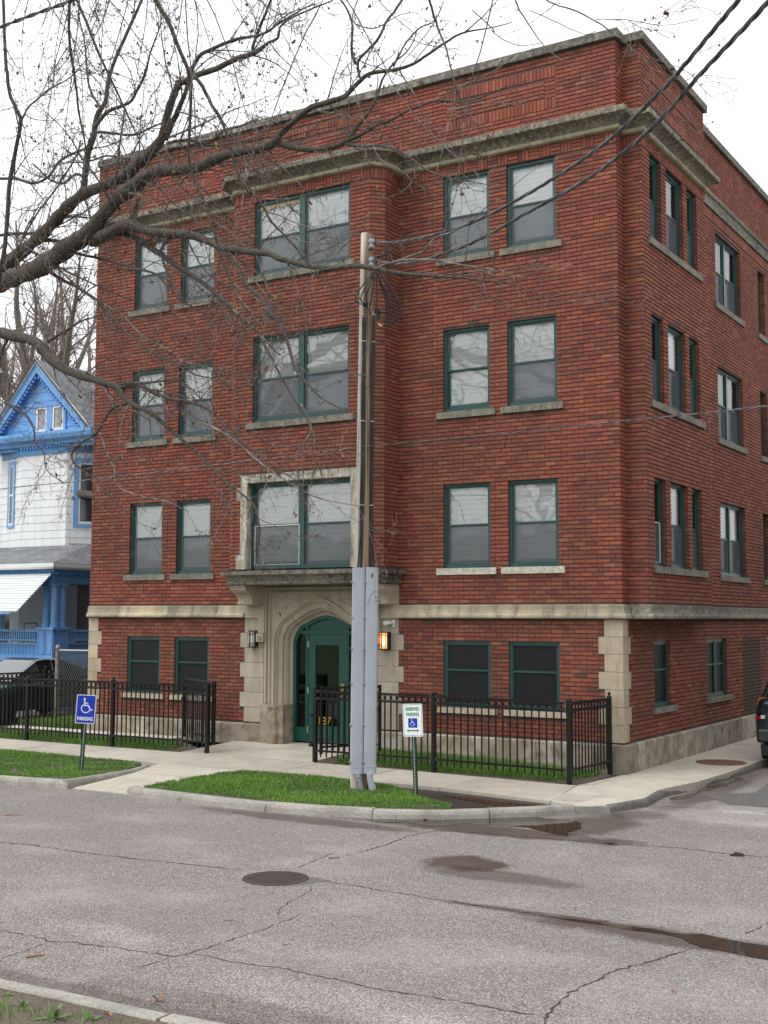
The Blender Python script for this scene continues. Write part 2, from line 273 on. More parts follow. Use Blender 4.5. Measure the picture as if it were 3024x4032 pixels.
M['crack'] = mat('crack', (.025, .022, .02), .95, var=(.05, .045, .04), vscale=30)
def water_mat():
    m = bpy.data.materials.new('puddle_water'); m.use_nodes = True; t = m.node_tree; N = t.nodes; L = t.links; b = N['Principled BSDF']
    b.inputs['Base Color'].default_value = (.045, .034, .026, 1); b.inputs['Roughness'].default_value = .03; b.inputs['IOR'].default_value = 1.33; b.inputs['Specular IOR Level'].default_value = .5
    g = N.new('ShaderNodeNewGeometry'); n = N.new('ShaderNodeTexNoise'); n.inputs['Scale'].default_value = 7; n.inputs['Detail'].default_value = 2; L.new(g.outputs['Position'], n.inputs['Vector'])
    bb = N.new('ShaderNodeBump'); bb.inputs['Strength'].default_value = .04; bb.inputs['Distance'].default_value = .02; L.new(n.outputs['Fac'], bb.inputs['Height']); L.new(bb.outputs[0], b.inputs['Normal'])
    return m
M['water'] = water_mat()
def grass_mat():
    m = bpy.data.materials.new('grass_blades'); m.use_nodes = True; t = m.node_tree; N = t.nodes; L = t.links; b = N['Principled BSDF']; b.inputs['Roughness'].default_value = .65
    b.inputs['Subsurface Weight'].default_value = 0
    a = N.new('ShaderNodeAttribute'); a.attribute_name = 'rnd'
    c = ramp(N, L, a.outputs['Fac'], [(0, (.05, .115, .013)), (.5, (.105, .235, .024)), (.88, (.18, .33, .042)), (.95, (.27, .32, .09)), (1, (.34, .28, .13))])
    L.new(c, b.inputs['Base Color']); return m
M['grass'] = grass_mat()
def shingle_mat():
    m = bpy.data.materials.new('roof_shingles'); m.use_nodes = True; t = m.node_tree; N = t.nodes; L = t.links; b = N['Principled BSDF']; b.inputs['Roughness'].default_value = .95
    tc = N.new('ShaderNodeUVMap')
    br = N.new('ShaderNodeTexBrick'); br.inputs['Color1'].default_value = (.14, .145, .15, 1); br.inputs['Color2'].default_value = (.21, .215, .22, 1); br.inputs['Mortar'].default_value = (.07, .07, .075, 1)
    br.inputs['Scale'].default_value = 1; br.inputs['Brick Width'].default_value = .30; br.inputs['Row Height'].default_value = .14; br.inputs['Mortar Size'].default_value = .008
    L.new(tc.outputs[0], br.inputs['Vector']); 
    g = N.new('ShaderNodeNewGeometry'); n = N.new('ShaderNodeTexNoise'); n.inputs['Scale'].default_value = 2; n.inputs['Detail'].default_value = 6; L.new(g.outputs['Position'], n.inputs['Vector'])
    x = N.new('ShaderNodeMix'); x.data_type = 'RGBA'; x.blend_type = 'MULTIPLY'; x.inputs['Factor'].default_value = .7; L.new(br.outputs['Color'], x.inputs['A'])
    c = ramp(N, L, n.outputs['Fac'], [(.3, (.6, .6, .6)), (.7, (1.3, 1.3, 1.3))]); L.new(c, x.inputs['B'])
    L.new(x.outputs['Result'], b.inputs['Base Color']); 
    bb = N.new('ShaderNodeBump'); bb.inputs['Distance'].default_value = .02; L.new(br.outputs['Fac'], bb.inputs['Height']); bb.invert = True; L.new(bb.outputs[0], b.inputs['Normal'])
    return m
M['shingle'] = shingle_mat()
# ------------------------------------------------------------------ helpers
RND = random.Random(7); NR = np.random.RandomState(11)
class MB:
    def __init__(s): s.v = []; s.f = []; s.m = []; s.r = []; s.mi = 0; s.rv = .5
    def add(s, vs, fs):
        o = len(s.v); s.v.extend([tuple(map(float, p)) for p in vs]); s.r.extend([s.rv]*len(vs))
        for f in fs: s.f.append(tuple(i+o for i in f)); s.m.append(s.mi)
    def box(s, x0, x1, y0, y1, z0, z1):
        s.add([(x0, y0, z0), (x1, y0, z0), (x1, y1, z0), (x0, y1, z0), (x0, y0, z1), (x1, y0, z1), (x1, y1, z1), (x0, y1, z1)],
              [(0, 3, 2, 1), (4, 5, 6, 7), (0, 1, 5, 4), (1, 2, 6, 5), (2, 3, 7, 6), (3, 0, 4, 7)])
    def obox(s, c, ux, uy, uz, hx, hy, hz):
        c, ux, uy, uz = map(np.asarray, (c, ux, uy, uz)); vs = []
        for k in (-1, 1):
            for a, b in ((-1, -1), (1, -1), (1, 1), (-1, 1)): vs.append(c+ux*hx*a+uy*hy*b+uz*hz*k)
        s.add(vs, [(0, 3, 2, 1), (4, 5, 6, 7), (0, 1, 5, 4), (1, 2, 6, 5), (2, 3, 7, 6), (3, 0, 4, 7)])
    def tube(s, pts, rad, n=8, cap=True, flat=None):
        pts = [np.asarray(p, float) for p in pts]; k = len(pts)
        if not hasattr(rad, '__len__'): rad = [rad]*k
        t0 = pts[1]-pts[0]; t0 /= (np.linalg.norm(t0)+1e-9)
        ref = np.array([0, 0, 1.]) if abs(t0[2]) < .9 else np.array([1., 0, 0])
        a = np.cross(t0, ref); a /= np.linalg.norm(a); rings = []
        for i in range(k):
            t = pts[min(i+1, k-1)]-pts[max(i-1, 0)]; t /= (np.linalg.norm(t)+1e-9)
            a = a-t*np.dot(a, t); a /= (np.linalg.norm(a)+1e-9); b = np.cross(t, a)
            rings.append([pts[i]+rad[i]*(a*math.cos(2*math.pi*j/n)+b*math.sin(2*math.pi*j/n)) for j in range(n)])
        vs = [p for r in rings for p in r]; fs = []
        for i in range(k-1):
            for j in range(n): fs.append((i*n+j, i*n+(j+1) % n, (i+1)*n+(j+1) % n, (i+1)*n+j))
        if cap: fs.append(tuple(range(n-1, -1, -1))); fs.append(tuple(range((k-1)*n, k*n)))
        s.add(vs, fs)
    def lathe(s, prof, c=(0, 0, 0), n=20):
        vs = []; fs = []
        for r, z in prof:
            for j in range(n): a = 2*math.pi*j/n; vs.append((c[0]+r*math.cos(a), c[1]+r*math.sin(a), c[2]+z))
        for i in range(len(prof)-1):
            for j in range(n): fs.append((i*n+j, i*n+(j+1) % n, (i+1)*n+(j+1) % n, (i+1)*n+j))
        fs.append(tuple(range(n-1, -1, -1))); fs.append(tuple(range((len(prof)-1)*n, len(prof)*n)))
        s.add(vs, fs)
    def prism(s, poly, z0, z1, zf=None, drop=None):
        n = len(poly); zt = [z1 if zf is None else zf(x, y) for x, y in poly]
        zb = [z0 if drop is None else z-drop for z in zt]
        s.add([(x, y, b) for (x, y), b in zip(poly, zb)]+[(x, y, t) for (x, y), t in zip(poly, zt)],
              [tuple(range(n-1, -1, -1)), tuple(range(n, 2*n))]+[(i, (i+1) % n, n+(i+1) % n, n+i) for i in range(n)])
    def mesh(s, name, mats, smooth=False):
        me = bpy.data.meshes.new(name); me.from_pydata(s.v, [], s.f)
        for m in (mats if isinstance(mats, (list, tuple)) else [mats]): me.materials.append(m)
        if max(s.m, default=0): me.polygons.foreach_set('material_index', s.m)
        a = me.attributes.new('rnd', 'FLOAT', 'POINT'); a.data.foreach_set('value', s.r)
        if smooth: me.polygons.foreach_set('use_smooth', [True]*len(s.f))
        me.update(); return me
    def build(s, name, mats, parent=None, smooth=False, **kw):
        return link(name, s.mesh(name, mats, smooth), parent, **kw)
def link(name, me, parent=None, label=None, cat=None, group=None, kind=None):
    o = bpy.data.objects.new(name, me); col.objects.link(o)
    if parent is not None:
        o.parent = parent      # shapes are written in world metres unless their thing is one of LOCAL
        if parent.data is None and parent.name not in LOCAL: o.matrix_parent_inverse = Matrix.LocRotScale(parent.location, parent.rotation_euler, None).inverted()
    if label: o['label'] = label
    if cat: o['category'] = cat
    if group: o['group'] = group
    if kind: o['kind'] = kind
    return o
LOCAL = set()
def thing(name, label, cat, loc=(0, 0, 0), rz=0, group=None, local=False):
    o = link(name, None, None, label, cat, group)
    if local: LOCAL.add(o.name)
    o.location = loc; o.rotation_euler = (0, 0, rz); o.empty_display_size = .1
    return o
def copy_tree(o, parent=None):
    c = o.copy(); col.objects.link(c)
    if parent is not None: c.parent = parent; c.matrix_parent_inverse = o.matrix_parent_inverse.copy()
    for ch in list(o.children): copy_tree(ch, c)
    return c
def fast_mesh(name, V, Fq, mats, rnd=None, mi=None, smooth=False):
    """V (n,3), Fq (m,k) all with k corners"""
    me = bpy.data.meshes.new(name); V = np.asarray(V, np.float32); Fq = np.asarray(Fq, np.int32); k = Fq.shape[1]
    me.vertices.add(len(V)); me.vertices.foreach_set('co', V.ravel())
    me.loops.add(Fq.size); me.loops.foreach_set('vertex_index', Fq.ravel())
    me.polygons.add(len(Fq)); me.polygons.foreach_set('loop_start', np.arange(0, Fq.size, k, dtype=np.int32))
    for m in (mats if isinstance(mats, (list, tuple)) else [mats]): me.materials.append(m)
    if mi is not None: me.polygons.foreach_set('material_index', np.asarray(mi, np.int32))
    if rnd is not None: a = me.attributes.new('rnd', 'FLOAT', 'POINT'); a.data.foreach_set('value', np.asarray(rnd, np.float32))
    me.polygons.foreach_set('use_smooth', [smooth]*len(Fq)); me.update(calc_edges=True); me.validate(); return me
def resample(path, step):
    out = [path[0]]
    for a, b in zip(path, path[1:]):
        a = np.asarray(a, float); b = np.asarray(b, float); n = max(1, int(round(np.linalg.norm(b-a)/step)))
        for i in range(1, n+1): out.append(tuple(a+(b-a)*i/n))
    return out
def sweep(mb, path, prof, caps=True):
    """sweep profile [(offset to the right of travel.., z)] along a 2-D plan path with mitred corners"""
    P = [np.asarray(p[:2], float) for p in path]; n = len(P); k = len(prof); vs = []
    for i in range(n):
        if i == 0: d = P[1]-P[0]; d /= np.linalg.norm(d); nn = np.array([d[1], -d[0]])
        elif i == n-1: d = P[-1]-P[-2]; d /= np.linalg.norm(d); nn = np.array([d[1], -d[0]])
        else:
            a = P[i]-P[i-1]; a /= np.linalg.norm(a); b = P[i+1]-P[i]; b /= np.linalg.norm(b)
            na = np.array([a[1], -a[0]]); nb = np.array([b[1], -b[0]]); nn = na+nb; nn = nn/np.dot(nn, nn)*2
            nn = nn/1.0
        for o, z in prof: vs.append((P[i][0]+nn[0]*o, P[i][1]+nn[1]*o, z))
    fs = []
    for i in range(n-1):
        for j in range(k):
            fs.append((i*k+j, i*k+(j+1) % k, (i+1)*k+(j+1) % k, (i+1)*k+j))
    if caps: fs.append(tuple(range(k-1, -1, -1))); fs.append(tuple(range((n-1)*k, n*k)))
    mb.add(vs, fs)
def cut_path(path, cuts, gap=.004):
    """pieces of a polyline between the arc-length positions cuts"""
    P = [np.asarray(p, float) for p in path]; L = [0]
    for a, b in zip(P, P[1:]): L.append(L[-1]+np.linalg.norm(b-a))
    def pt(s):
        for i in range(len(P)-1):
            if s <= L[i+1]+1e-9: t = (s-L[i])/(L[i+1]-L[i]); return P[i]+(P[i+1]-P[i])*t
        return P[-1]
    cuts = [0]+[c for c in cuts if 0.05 < c < L[-1]-.05]+[L[-1]]; out = []
    for i, (a, b) in enumerate(zip(cuts, cuts[1:])):
        a2 = a+(gap/2 if i else 0); b2 = b-(gap/2 if i < len(cuts)-2 else 0)
        out.append([pt(a2)]+[P[j] for j in range(len(P)) if a2+1e-4 < L[j] < b2-1e-4]+[pt(b2)])
    return out, L[-1]
def stones(parent, name, path, prof, step, material, gap=.006, jitter=.15, first=.0):
    pieces, T = cut_path(path, [])
    P = [np.asarray(p, float) for p in path]; Ls = [0]
    for a, b in zip(P, P[1:]): Ls.append(Ls[-1]+np.linalg.norm(b-a))
    cuts = []; s = step*(.6+.4*RND.random())
    while s < T-.3:
        if all(abs(s-c) > .12 for c in Ls): cuts.append(s)
        s += step*(1+jitter*(RND.random()*2-1))
    for pc in cut_path(path, cuts, gap)[0]:
        m = MB(); m.rv = RND.random(); sweep(m, pc, prof); m.build(name, material, parent)
def text(parent, s, size, M4, material, depth=.001, name='lettering', sx=1.0, bold=0.0):
    c = bpy.data.curves.new(name, 'FONT'); c.body = s; c.size = size; c.align_x = 'CENTER'; c.align_y = 'CENTER'; c.extrude = depth; c.offset = bold
    o = bpy.data.objects.new(name, c); col.objects.link(o)
    dg = bpy.context.evaluated_depsgraph_get(); me = bpy.data.meshes.new_from_object(o.evaluated_get(dg)); bpy.data.objects.remove(o)
    me.transform(M4 @ Matrix.Diagonal((sx, 1, 1, 1))); me.materials.clear(); me.materials.append(material)
    return link(name, me, parent)
def frame4(o, ux, uy):
    ux = Vector(ux).normalized(); uy = Vector(uy).normalized(); uz = ux.cross(uy)
    return Matrix(((ux.x, uy.x, uz.x, o[0]), (ux.y, uy.y, uz.y, o[1]), (ux.z, uy.z, uz.z, o[2]), (0, 0, 0, 1)))
# ground height: the lot rises a little from the corner towards the house door
def cl(t): return max(0., min(1., t))
def gz(x, y):
    return cl(-x/3.5)*(.045*cl((y+5.2)/3.6)+.08*cl((y+1.6)/1.5))
# ------------------------------------------------------------------ the brick building
XL, XR = -11.92, 0.0            # front facade
CX0, CX1 = -7.74, -4.24         # canted central bay
SB = 0.33                       # how far the side bay stands out
YB0, YB1, YE = 0.32, 3.85, 15.0
ZB0, ZB1 = 2.49, 2.73           # belt course
ZTOP = 12.31
BPITCH = 0.0727; BH = 0.0535
building = thing('brick_building', 'three-storey red brick apartment building with green windows and pale stone trim', 'building', (-6, 5, 0))
# planes: origin, u axis, outward normal
PL = {
 'front': ((0, 0), (1, 0), (0, -1)), 'bay': ((0, -.7), (1, 0), (0, -1)),
 'chR': ((-4.45, -.7), (.7241, .6897), (.6897, -.7241)), 'retR': ((-4.24, -.5), (0, 1), (1, 0)),
 'chL': ((-7.74, -.5), (.7241, -.6897), (-.6897, -.7241)), 'retL': ((-7.74, 0), (0, -1), (-1, 0)),
 'corner': ((0, 0), (0, 1), (1, 0)), 'step': ((0, YB0), (1, 0), (0, -1)), 'side': ((SB, 0), (0, 1), (1, 0)), 'rear': ((0, 0), (0, 1), (1, 0)),
}
def P3(pl, u, z, d=0.0):
    """point on plane pl: u along, z up, d metres behind the brick face"""
    o, a, n = PL[pl]; return (o[0]+a[0]*u-n[0]*d, o[1]+a[1]*u-n[1]*d, z)
BV = []; BR = []      # brick boxes: (8 verts), rnd
BINFO = []            # size on the photo, plane, u0,u1,z0,z1,depth
def brick(pl, u0, u1, z0, z1, d=.016, tone=None):
    j = NR.rand(6)
    pr = (j[0]-.5)*.003
    a = .0012*(j[1]-.5); rv = float(np.clip(NR.beta(2.6, 2.5), 0, 1))*.965
    if j[5] > .985: rv = .97+.03*j[4]
    if tone is not None: rv = tone(rv)
    BINFO.append((pl, u0, u1, z0+a, z1+a, d, pr, rv))
def intervals(a, b, holes):
    out = [(a, b)]
    for h0, h1 in holes:
        nx = []
        for x0, x1 in out:
            if h1 <= x0 or h0 >= x1: nx.append((x0, x1)); continue
            if h0 > x0+.01: nx.append((x0, h0))
            if h1 < x1-.01: nx.append((h1, x1))
        out = nx
    return out
MV = []               # mortar strips between bricks
def field(pl, u0, u1, z0, z1, holes, deep=.11, tone=None, phase=0.0, cornerL=False, cornerR=False):
    """running-bond field with every sixth course of alternating headers; holes = (u0,u1,z0,z1,is_opening)"""
    r0 = int(math.ceil((z0-.001)/BPITCH)); r1 = int(math.floor((z1+.02)/BPITCH))
    for r in range(r0, r1):
        a, b = r*BPITCH, r*BPITCH+BH
        if b > z1+.004: b = z1
        if b-a < .02: continue
        mid = (a+b)/2
        hs = [(h[0], h[1]) for h in holes if h[2]-.02 < mid < h[3]+.02]
        ops = set([round(h[0], 3) for h in holes if h[4] and h[2] < mid < h[3]]+[round(h[1], 3) for h in holes if h[4] and h[2] < mid < h[3]])
        for s0, s1 in intervals(u0, u1, hs):
            MV.append((pl, s0, s1, a-.001, b-.004))
            flem = (r % 6 == 0); ST = .208; HD = .104
            if flem: cell = ST+HD; off = phase
            else: cell = ST; off = phase+(0 if r % 2 else ST/2)
            k = math.floor((s0-off)/cell)-1; cuts = []
            while True:
                x = off+k*cell
                if x > s1: break
                cuts.append(x)
                if flem: cuts.append(x+ST)
                k += 1
            cuts = [c for c in cuts if s0+.045 < c < s1-.045]; cuts = [s0]+cuts+[s1]
            for i, (x0, x1) in enumerate(zip(cuts, cuts[1:])):
                g0 = 0 if i == 0 else .0062; g1 = 0 if i == len(cuts)-2 else .0062
                d = .016
                if (i == 0 and round(s0, 3) in ops) or (i == len(cuts)-2 and round(s1, 3) in ops): d = deep
                brick(pl, x0+g0, x1-g1, a, b, d, tone)
def soldier(pl, u0, u1, z0, z1, tone=None, w=BPITCH, d=.016):
    n = max(1, int(round((u1-u0)/w))); w = (u1-u0)/n
    for i in range(n): brick(pl, u0+i*w+.006, u0+(i+1)*w-.006, z0+.005, z1-.005, d, tone)
def basket(pl, u0, u1, z0, z1):
    g = z1-z0; n = max(1, int(round((u1-u0)/g))); w = (u1-u0)/n
    for i in range(n):
        a = u0+i*w
        if i % 2 == 0: soldier(pl, a, a+w, z0, z1)
        else:
            for k in range(3): brick(pl, a+.006, a+w-.006, z0+k*g/3+.004, z0+(k+1)*g/3-.012)
WX = [(-10.82, -9.92), (-9.54, -8.64), (-3.325, -2.39), (-2.05, -1.11)]
FLZ = [(3.375, 4.875), (6.165, 7.665), (8.975, 10.48)]
SWY = [(.69, 1.285), (1.55, 2.49), (2.73, 3.31)]
DBY = (5.60, 7.42); LSY = (8.86, 9.45)
H = []   # front-plane holes
for a, b in WX:
    for z0, z1 in FLZ: H.append((a, b, z0, z1, True)); H.append((a-.12, b+.12, z0-.12, z0, False))
    H.append((a, b, .94, 2.10, True)); H.append((a-.11, b+.13, .845, .94, False))
# front upper walls
def holes(x0, x1): return [h for h in H if h[1] > x0 and h[0] < x1]
field('front', XL, CX0, ZB1, 10.48, holes(XL, CX0))
field('front', CX1, XR, ZB1, 10.48, holes(CX1, XR))
basket('front', XL, CX0, 10.49, 10.69); basket('front', CX1, XR, 10.49, 10.69)
# parapet with recessed panels
PAN = [(-3.26, -1.09, 11.33, 12.09), (-10.83, -8.66, 11.33, 12.09), (-7.1, -4.9, 11.33, 12.09)]
field('front', XL, XR, 11.04, ZTOP, [(a, b, c, d, False) for a, b, c, d in PAN])
for a, b, c, d in PAN:
    soldier('front', a, b, d-.20, d); soldier('front', a, b, c, c+.20)
    for e in (a, b-.21):
        for k in range(5): brick('front', e+.004, e+.206, c+.205+k*.0715, c+.205+k*.0715+.056)
    field('front', a+.215, b-.215, c+.21, d-.205, [], phase=.05)
# ground-floor walls with toothed stone
QH = .2855
def quoin_holes(edge, side, n0=0):
    hs = []
    for k in range(7):
        z1 = 2.485-k*QH; z0 = z1-QH
        w = edge+side*(.105 if (k+n0) % 2 else 0)
        hs.append((z0, z1, w))
    return hs
QR = quoin_holes(.315, 1); QL = quoin_holes(.27, 1)
hg = holes(XL, CX0)+[(XL, XL+w, z0, z1, False) for z0, z1, w in QL]+[(CX0-(w-.315), CX0+.2, z0, z1, False) for z0, z1, w in QR]
field('front', XL, CX0+.001, .46, ZB0, hg)
hg = holes(CX1, XR)+[(-w, .01, z0, z1, False) for z0, z1, w in QR]+[(CX1-.2, CX1+(w-.315), z0, z1, False) for z0, z1, w in QR]
field('front', CX1, XR, .46, ZB0, hg)
# central canted bay
bayH = [(-7.09, -4.885, 6.18, 7.82, True), (-7.22, -4.76, 6.06, 6.18, False), (-7.09, -4.885, 9.02, 10.48, True), (-7.22, -4.76, 8.90, 9.02, False),
        (-7.335, -4.70, 3.37, 5.195, False), (-7.43, -4.60, 4.70, 4.955, False), (-7.43, -4.60, 3.37, 3.68, False)]
field('bay', -7.53, -4.45, 3.37, 10.48, bayH, phase=.03)
basket('bay', -7.53, -4.45, 10.49, 10.69)
tan = lambda r: min(.93, .55+.45*r) if RND.random() < .45 else r
field('chR', .01, .28, 3.37, 10.48, [], tone=tan); field('chL', .01, .28, 3.37, 10.48, [], tone=tan); soldier('chR', 0.01, .28, 10.49, 10.69); soldier('chL', .01, .28, 10.49, 10.69)
field('retR', .005, .5, 3.37, 10.48, []); field('retL', 0, .495, 3.37, 10.69, []); basket('retR', .005, .5, 10.49, 10.69)
# side
field('corner', .018, YB0, ZB1, 10.69, []); field('corner', .018, YB0, 11.04, ZTOP, [])
field('step', 0, SB, ZB1, 10.48, [], phase=.07); soldier('step', 0, SB, 10.49, 10.69); field('step', 0, SB, 11.04, ZTOP, [], phase=.07)
SH = []
for a, b in SWY:
    for z0, z1 in FLZ: SH.append((a, b, z0, z1, True))
for z0, z1 in FLZ: SH.append((.58, 3.52, z0-.12, z0, False))
field('side', YB0+.018, YB1, ZB1, 10.48, SH); basket('side', YB0+.018, YB1, 10.49, 10.69)
SPAN = (.80, 3.42, 11.35, 12.0)
field('side', YB0+.018, YB1, 11.04, ZTOP, [(*SPAN, False)])
soldier('side', SPAN[0], SPAN[1], SPAN[3]-.20, SPAN[3]); soldier('side', SPAN[0], SPAN[1], SPAN[2], SPAN[2]+.20)
field('side', SPAN[0], SPAN[1], SPAN[2]+.21, SPAN[3]-.205, [], phase=.03)
RH = []
for z0, z1 in FLZ: RH += [(DBY[0], DBY[1], z0, z1, True), (DBY[0]-.12, DBY[1]+.18, z0-.12, z0, False), (LSY[0], LSY[1], z0, z1, True), (LSY[0]-.1, LSY[1]+.12, z0-.12, z0, False),
                              (11.2, 12.1, z0, z1, True), (11.1, 12.2, z0-.12, z0, False)]
field('rear', YB1, YE, ZB1, 10.62, RH); field('rear', YB1, YE, 11.18, 12.36, [])
soldier('rear', YB1, YE, 10.63, 10.85)
GH = [(1.50, 2.36, .96, 2.11, True), (1.39, 2.58, .85, .96, False), (4.51, 5.83, .97, 2.10, True), (4.40, 6.10, .86, .97, False), (8.95, 10.2, .96, 2.10, True)]
GH += [(0, w-.07, z0, z1, False) for z0, z1, w in QR]
brownish = lambda r: .99
BRN0 = len(BINFO)
field('rear', 0, YE, .46, ZB0, GH+[(6.98, 8.4, .46, 2.11, False)])
BRN1 = len(BINFO)
field('rear', 6.985, 8.395, .46, 2.11, [], tone=lambda r: 1.0, phase=.06)
# turn the list into one brickwork mesh, the 300 bricks that show largest as bricks of their own
BC = {'front': 1, }
def box_pts(pl, u0, u1, z0, z1, d, pr):
    return [P3(pl, u0, z0, d), P3(pl, u1, z0, d), P3(pl, u1, z0, -pr), P3(pl, u0, z0, -pr), P3(pl, u0, z1, d), P3(pl, u1, z1, d), P3(pl, u1, z1, -pr), P3(pl, u0, z1, -pr)]
VIS = {'front': 1, 'bay': 1, 'chR': 1, 'retR': 1, 'corner': 1, 'step': 1, 'side': 1, 'rear': 1}
area = []
for i, (pl, u0, u1, z0, z1, d, pr, rv) in enumerate(BINFO):
    c = np.array(P3(pl, (u0+u1)/2, (z0+z1)/2)); n = np.array([*PL[pl][2], 0]); v = CAM-c; dist = np.linalg.norm(v)
    q = c-CAM; fx = abs(np.dot(q, RT)/np.dot(q, FW)*F_PX) < 1500 and abs(np.dot(q, UP)/np.dot(q, FW)*F_PX) < 2000
    hid = (pl == 'front' and z1 < 1.3 and c[0] < -.3) or c[0] < -4.3
    area.append((u1-u0)*(z1-z0)*max(0, np.dot(v, n)/dist)/dist**2*(1 if fx and not hid else 0))
order = np.argsort(-np.array(area)); single = set(order[:298].tolist())
FB = [(0, 3, 2, 1), (4, 5, 6, 7), (0, 1, 5, 4), (1, 2, 6, 5), (2, 3, 7, 6), (3, 0, 4, 7)]
FB5 = [FB[0], FB[1], FB[3], FB[4], FB[5]]
rest = [b for i, b in enumerate(BINFO) if i not in single]
V = np.array([box_pts(*b[:7]) for b in rest]).reshape(-1, 3); base = np.arange(len(rest))[:, None, None]*8
Fq = (np.array(FB5)[None]+base).reshape(-1, 4)
link('brickwork', fast_mesh('brickwork', V, Fq, M['brick'], np.repeat([b[7] for b in rest], 8)), building, kind='stuff')
cache = {}
for i in sorted(single):
    pl, u0, u1, z0, z1, d, pr, rv = BINFO[i]
    key = (pl, round(u1-u0, 2), int(rv*10), d > .05)
    if key not in cache:
        w = round(u1-u0, 2) or .01; pts = box_pts(pl, 0, w, 0, BH, d, 0); o0 = P3(pl, 0, 0, 0)
        cache[key] = fast_mesh('brick', np.array(pts)-np.array([o0[0], o0[1], 0]), np.array(FB5), M['brick'], [rv]*8)
    o = link('brick', cache[key], building); o.location = P3(pl, u0, z0, -pr)
    w = round(u1-u0, 2) or .01
    o.scale = ((u1-u0)/w if abs(PL[pl][1][0]) > .5 else 1, (u1-u0)/w if abs(PL[pl][1][1]) > .5 else 1, (z1-z0)/BH)
# mortar strips (vertical joints stand further out than the raked bed joints)
V = np.array([[P3(p, a, z0, .016), P3(p, b, z0, .016), P3(p, b, z0, .011), P3(p, a, z0, .011), P3(p, a, z1, .016), P3(p, b, z1, .016), P3(p, b, z1, .011), P3(p, a, z1, .011)] for p, a, b, z0, z1 in MV]).reshape(-1, 3)
Fq = (np.array([FB[0], FB[1], FB[3], FB[4], FB[5]])[None]+np.arange(len(MV))[:, None, None]*8).reshape(-1, 4)
link('joint_mortar', fast_mesh('joint_mortar', V, Fq, M['mortar']), building, kind='stuff')
# backing wall sheets with holes, jambs behind
def sheet(mb, pl, u0, u1, z0, z1, hs, d=.015, deep=.16):
    us = sorted(set([u0, u1]+[h[i] for h in hs for i in (0, 1) if u0 < h[i] < u1])); zs = sorted(set([z0, z1]+[h[i] for h in hs for i in (2, 3) if z0 < h[i] < z1]))
    for a, b in zip(us, us[1:]):
        for c, e in zip(zs, zs[1:]):
            if any(h[0]-1e-6 <= a and b <= h[1]+1e-6 and h[2]-1e-6 <= c and e <= h[3]+1e-6 for h in hs): continue
            mb.add([P3(pl, a, c, d), P3(pl, b, c, d), P3(pl, b, e, d), P3(pl, a, e, d)], [(0, 1, 2, 3)])
    for h in hs:
        a, b, c, e = h[:4]
        g = .007
        a -= g; b += g; c -= .0; e += .004
        for p, q in (((a, c), (a, e)), ((b, e), (b, c)), ((a, e), (b, e)), ((b, c), (a, c))):
            mb.add([P3(pl, p[0], p[1], d), P3(pl, q[0], q[1], d), P3(pl, q[0], q[1], deep+.06), P3(pl, p[0], p[1], deep+.06)], [(0, 1, 2, 3)])
op = lambda hs: [h for h in hs if h[4]]
b = MB()
sheet(b, 'front', XL, CX0, .1, ZTOP, op(holes(XL, CX0))); sheet(b, 'front', CX1, XR, 0, ZTOP, op(holes(CX1, XR)))
sheet(b, 'front', CX0, CX1, 3.12, ZTOP, [(-7.5, -4.5, 3.2, 10.6, True)])
sheet(b, 'bay', -7.53, -4.45, 3.14, 10.69, [(-7.20, -4.81, 3.38, 5.06, True)]+op(bayH))
for p in ('chR', 'chL'): sheet(b, p, -.01, .30, 3.14, 10.69, [])
sheet(b, 'retR', -.01, .53, 3.14, 10.69, []); sheet(b, 'retL', -.03, .51, 3.14, 10.69, [])
sheet(b, 'corner', 0.0, YB0+.02, ZB1, ZTOP, []); sheet(b, 'step', -.02, SB, ZB0, ZTOP, []); sheet(b, 'side', YB0, YB1, ZB0+.02, ZTOP, op(SH))
sheet(b, 'rear', YB1, YE, ZB0, 12.36, op(RH)); sheet(b, 'rear', 0, YE, 0, ZB0+.02, op(GH))
b.box(.002-.015, SB-.015, YB1-.01, YB1, ZB0, ZTOP)
b.add([(XL, YE, 0), (XL, 0.015, 0), (XL, 0.015, ZTOP), (XL, YE, ZTOP)], [(0, 1, 2, 3)]); b.add([(XL, YE, 0), (-.015, YE, 0), (-.015, YE, ZTOP), (XL, YE, ZTOP)], [(0, 1, 2, 3)])
b.build('wall', M['raked_mortar'], building)
b = MB(); b.add([(XL, .015, 11.7), (-.015, .015, 11.7), (-.015, YE, 11.7), (XL, YE, 11.7)], [(0, 1, 2, 3)])
b.add([(-.015, YB0, 11.71), (SB-.015, YB0, 11.71), (SB-.015, YB1, 11.71), (-.015, YB1, 11.71)], [(0, 1, 2, 3)]); b.add([(XL, .02, 1.0), (-.02, .02, 1.0), (-.02, .02, 1.0001)], [])
b.build('roof', M['roof_felt'], building)
# moulded stone
PATH_TOP = [(XL, 0), (0, 0), (0, YB0), (SB, YB0), (SB, YB1), (0, YB1), (0, YE)]
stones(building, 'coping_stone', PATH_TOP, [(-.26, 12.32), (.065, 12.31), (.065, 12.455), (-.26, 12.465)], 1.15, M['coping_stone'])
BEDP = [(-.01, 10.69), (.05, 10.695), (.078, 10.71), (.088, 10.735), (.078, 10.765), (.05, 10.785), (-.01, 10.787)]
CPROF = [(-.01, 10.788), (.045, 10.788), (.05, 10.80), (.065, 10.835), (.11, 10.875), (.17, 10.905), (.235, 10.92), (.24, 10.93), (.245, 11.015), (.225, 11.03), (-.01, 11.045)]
PATH_C = [(XL, 0), (CX0, 0), (CX0, -.5), (-7.53, -.7), (-4.45, -.7), (CX1, -.5), (CX1, 0), (0, 0), (0, YB0), (SB, YB0), (SB, YB1), (0.02, YB1)]
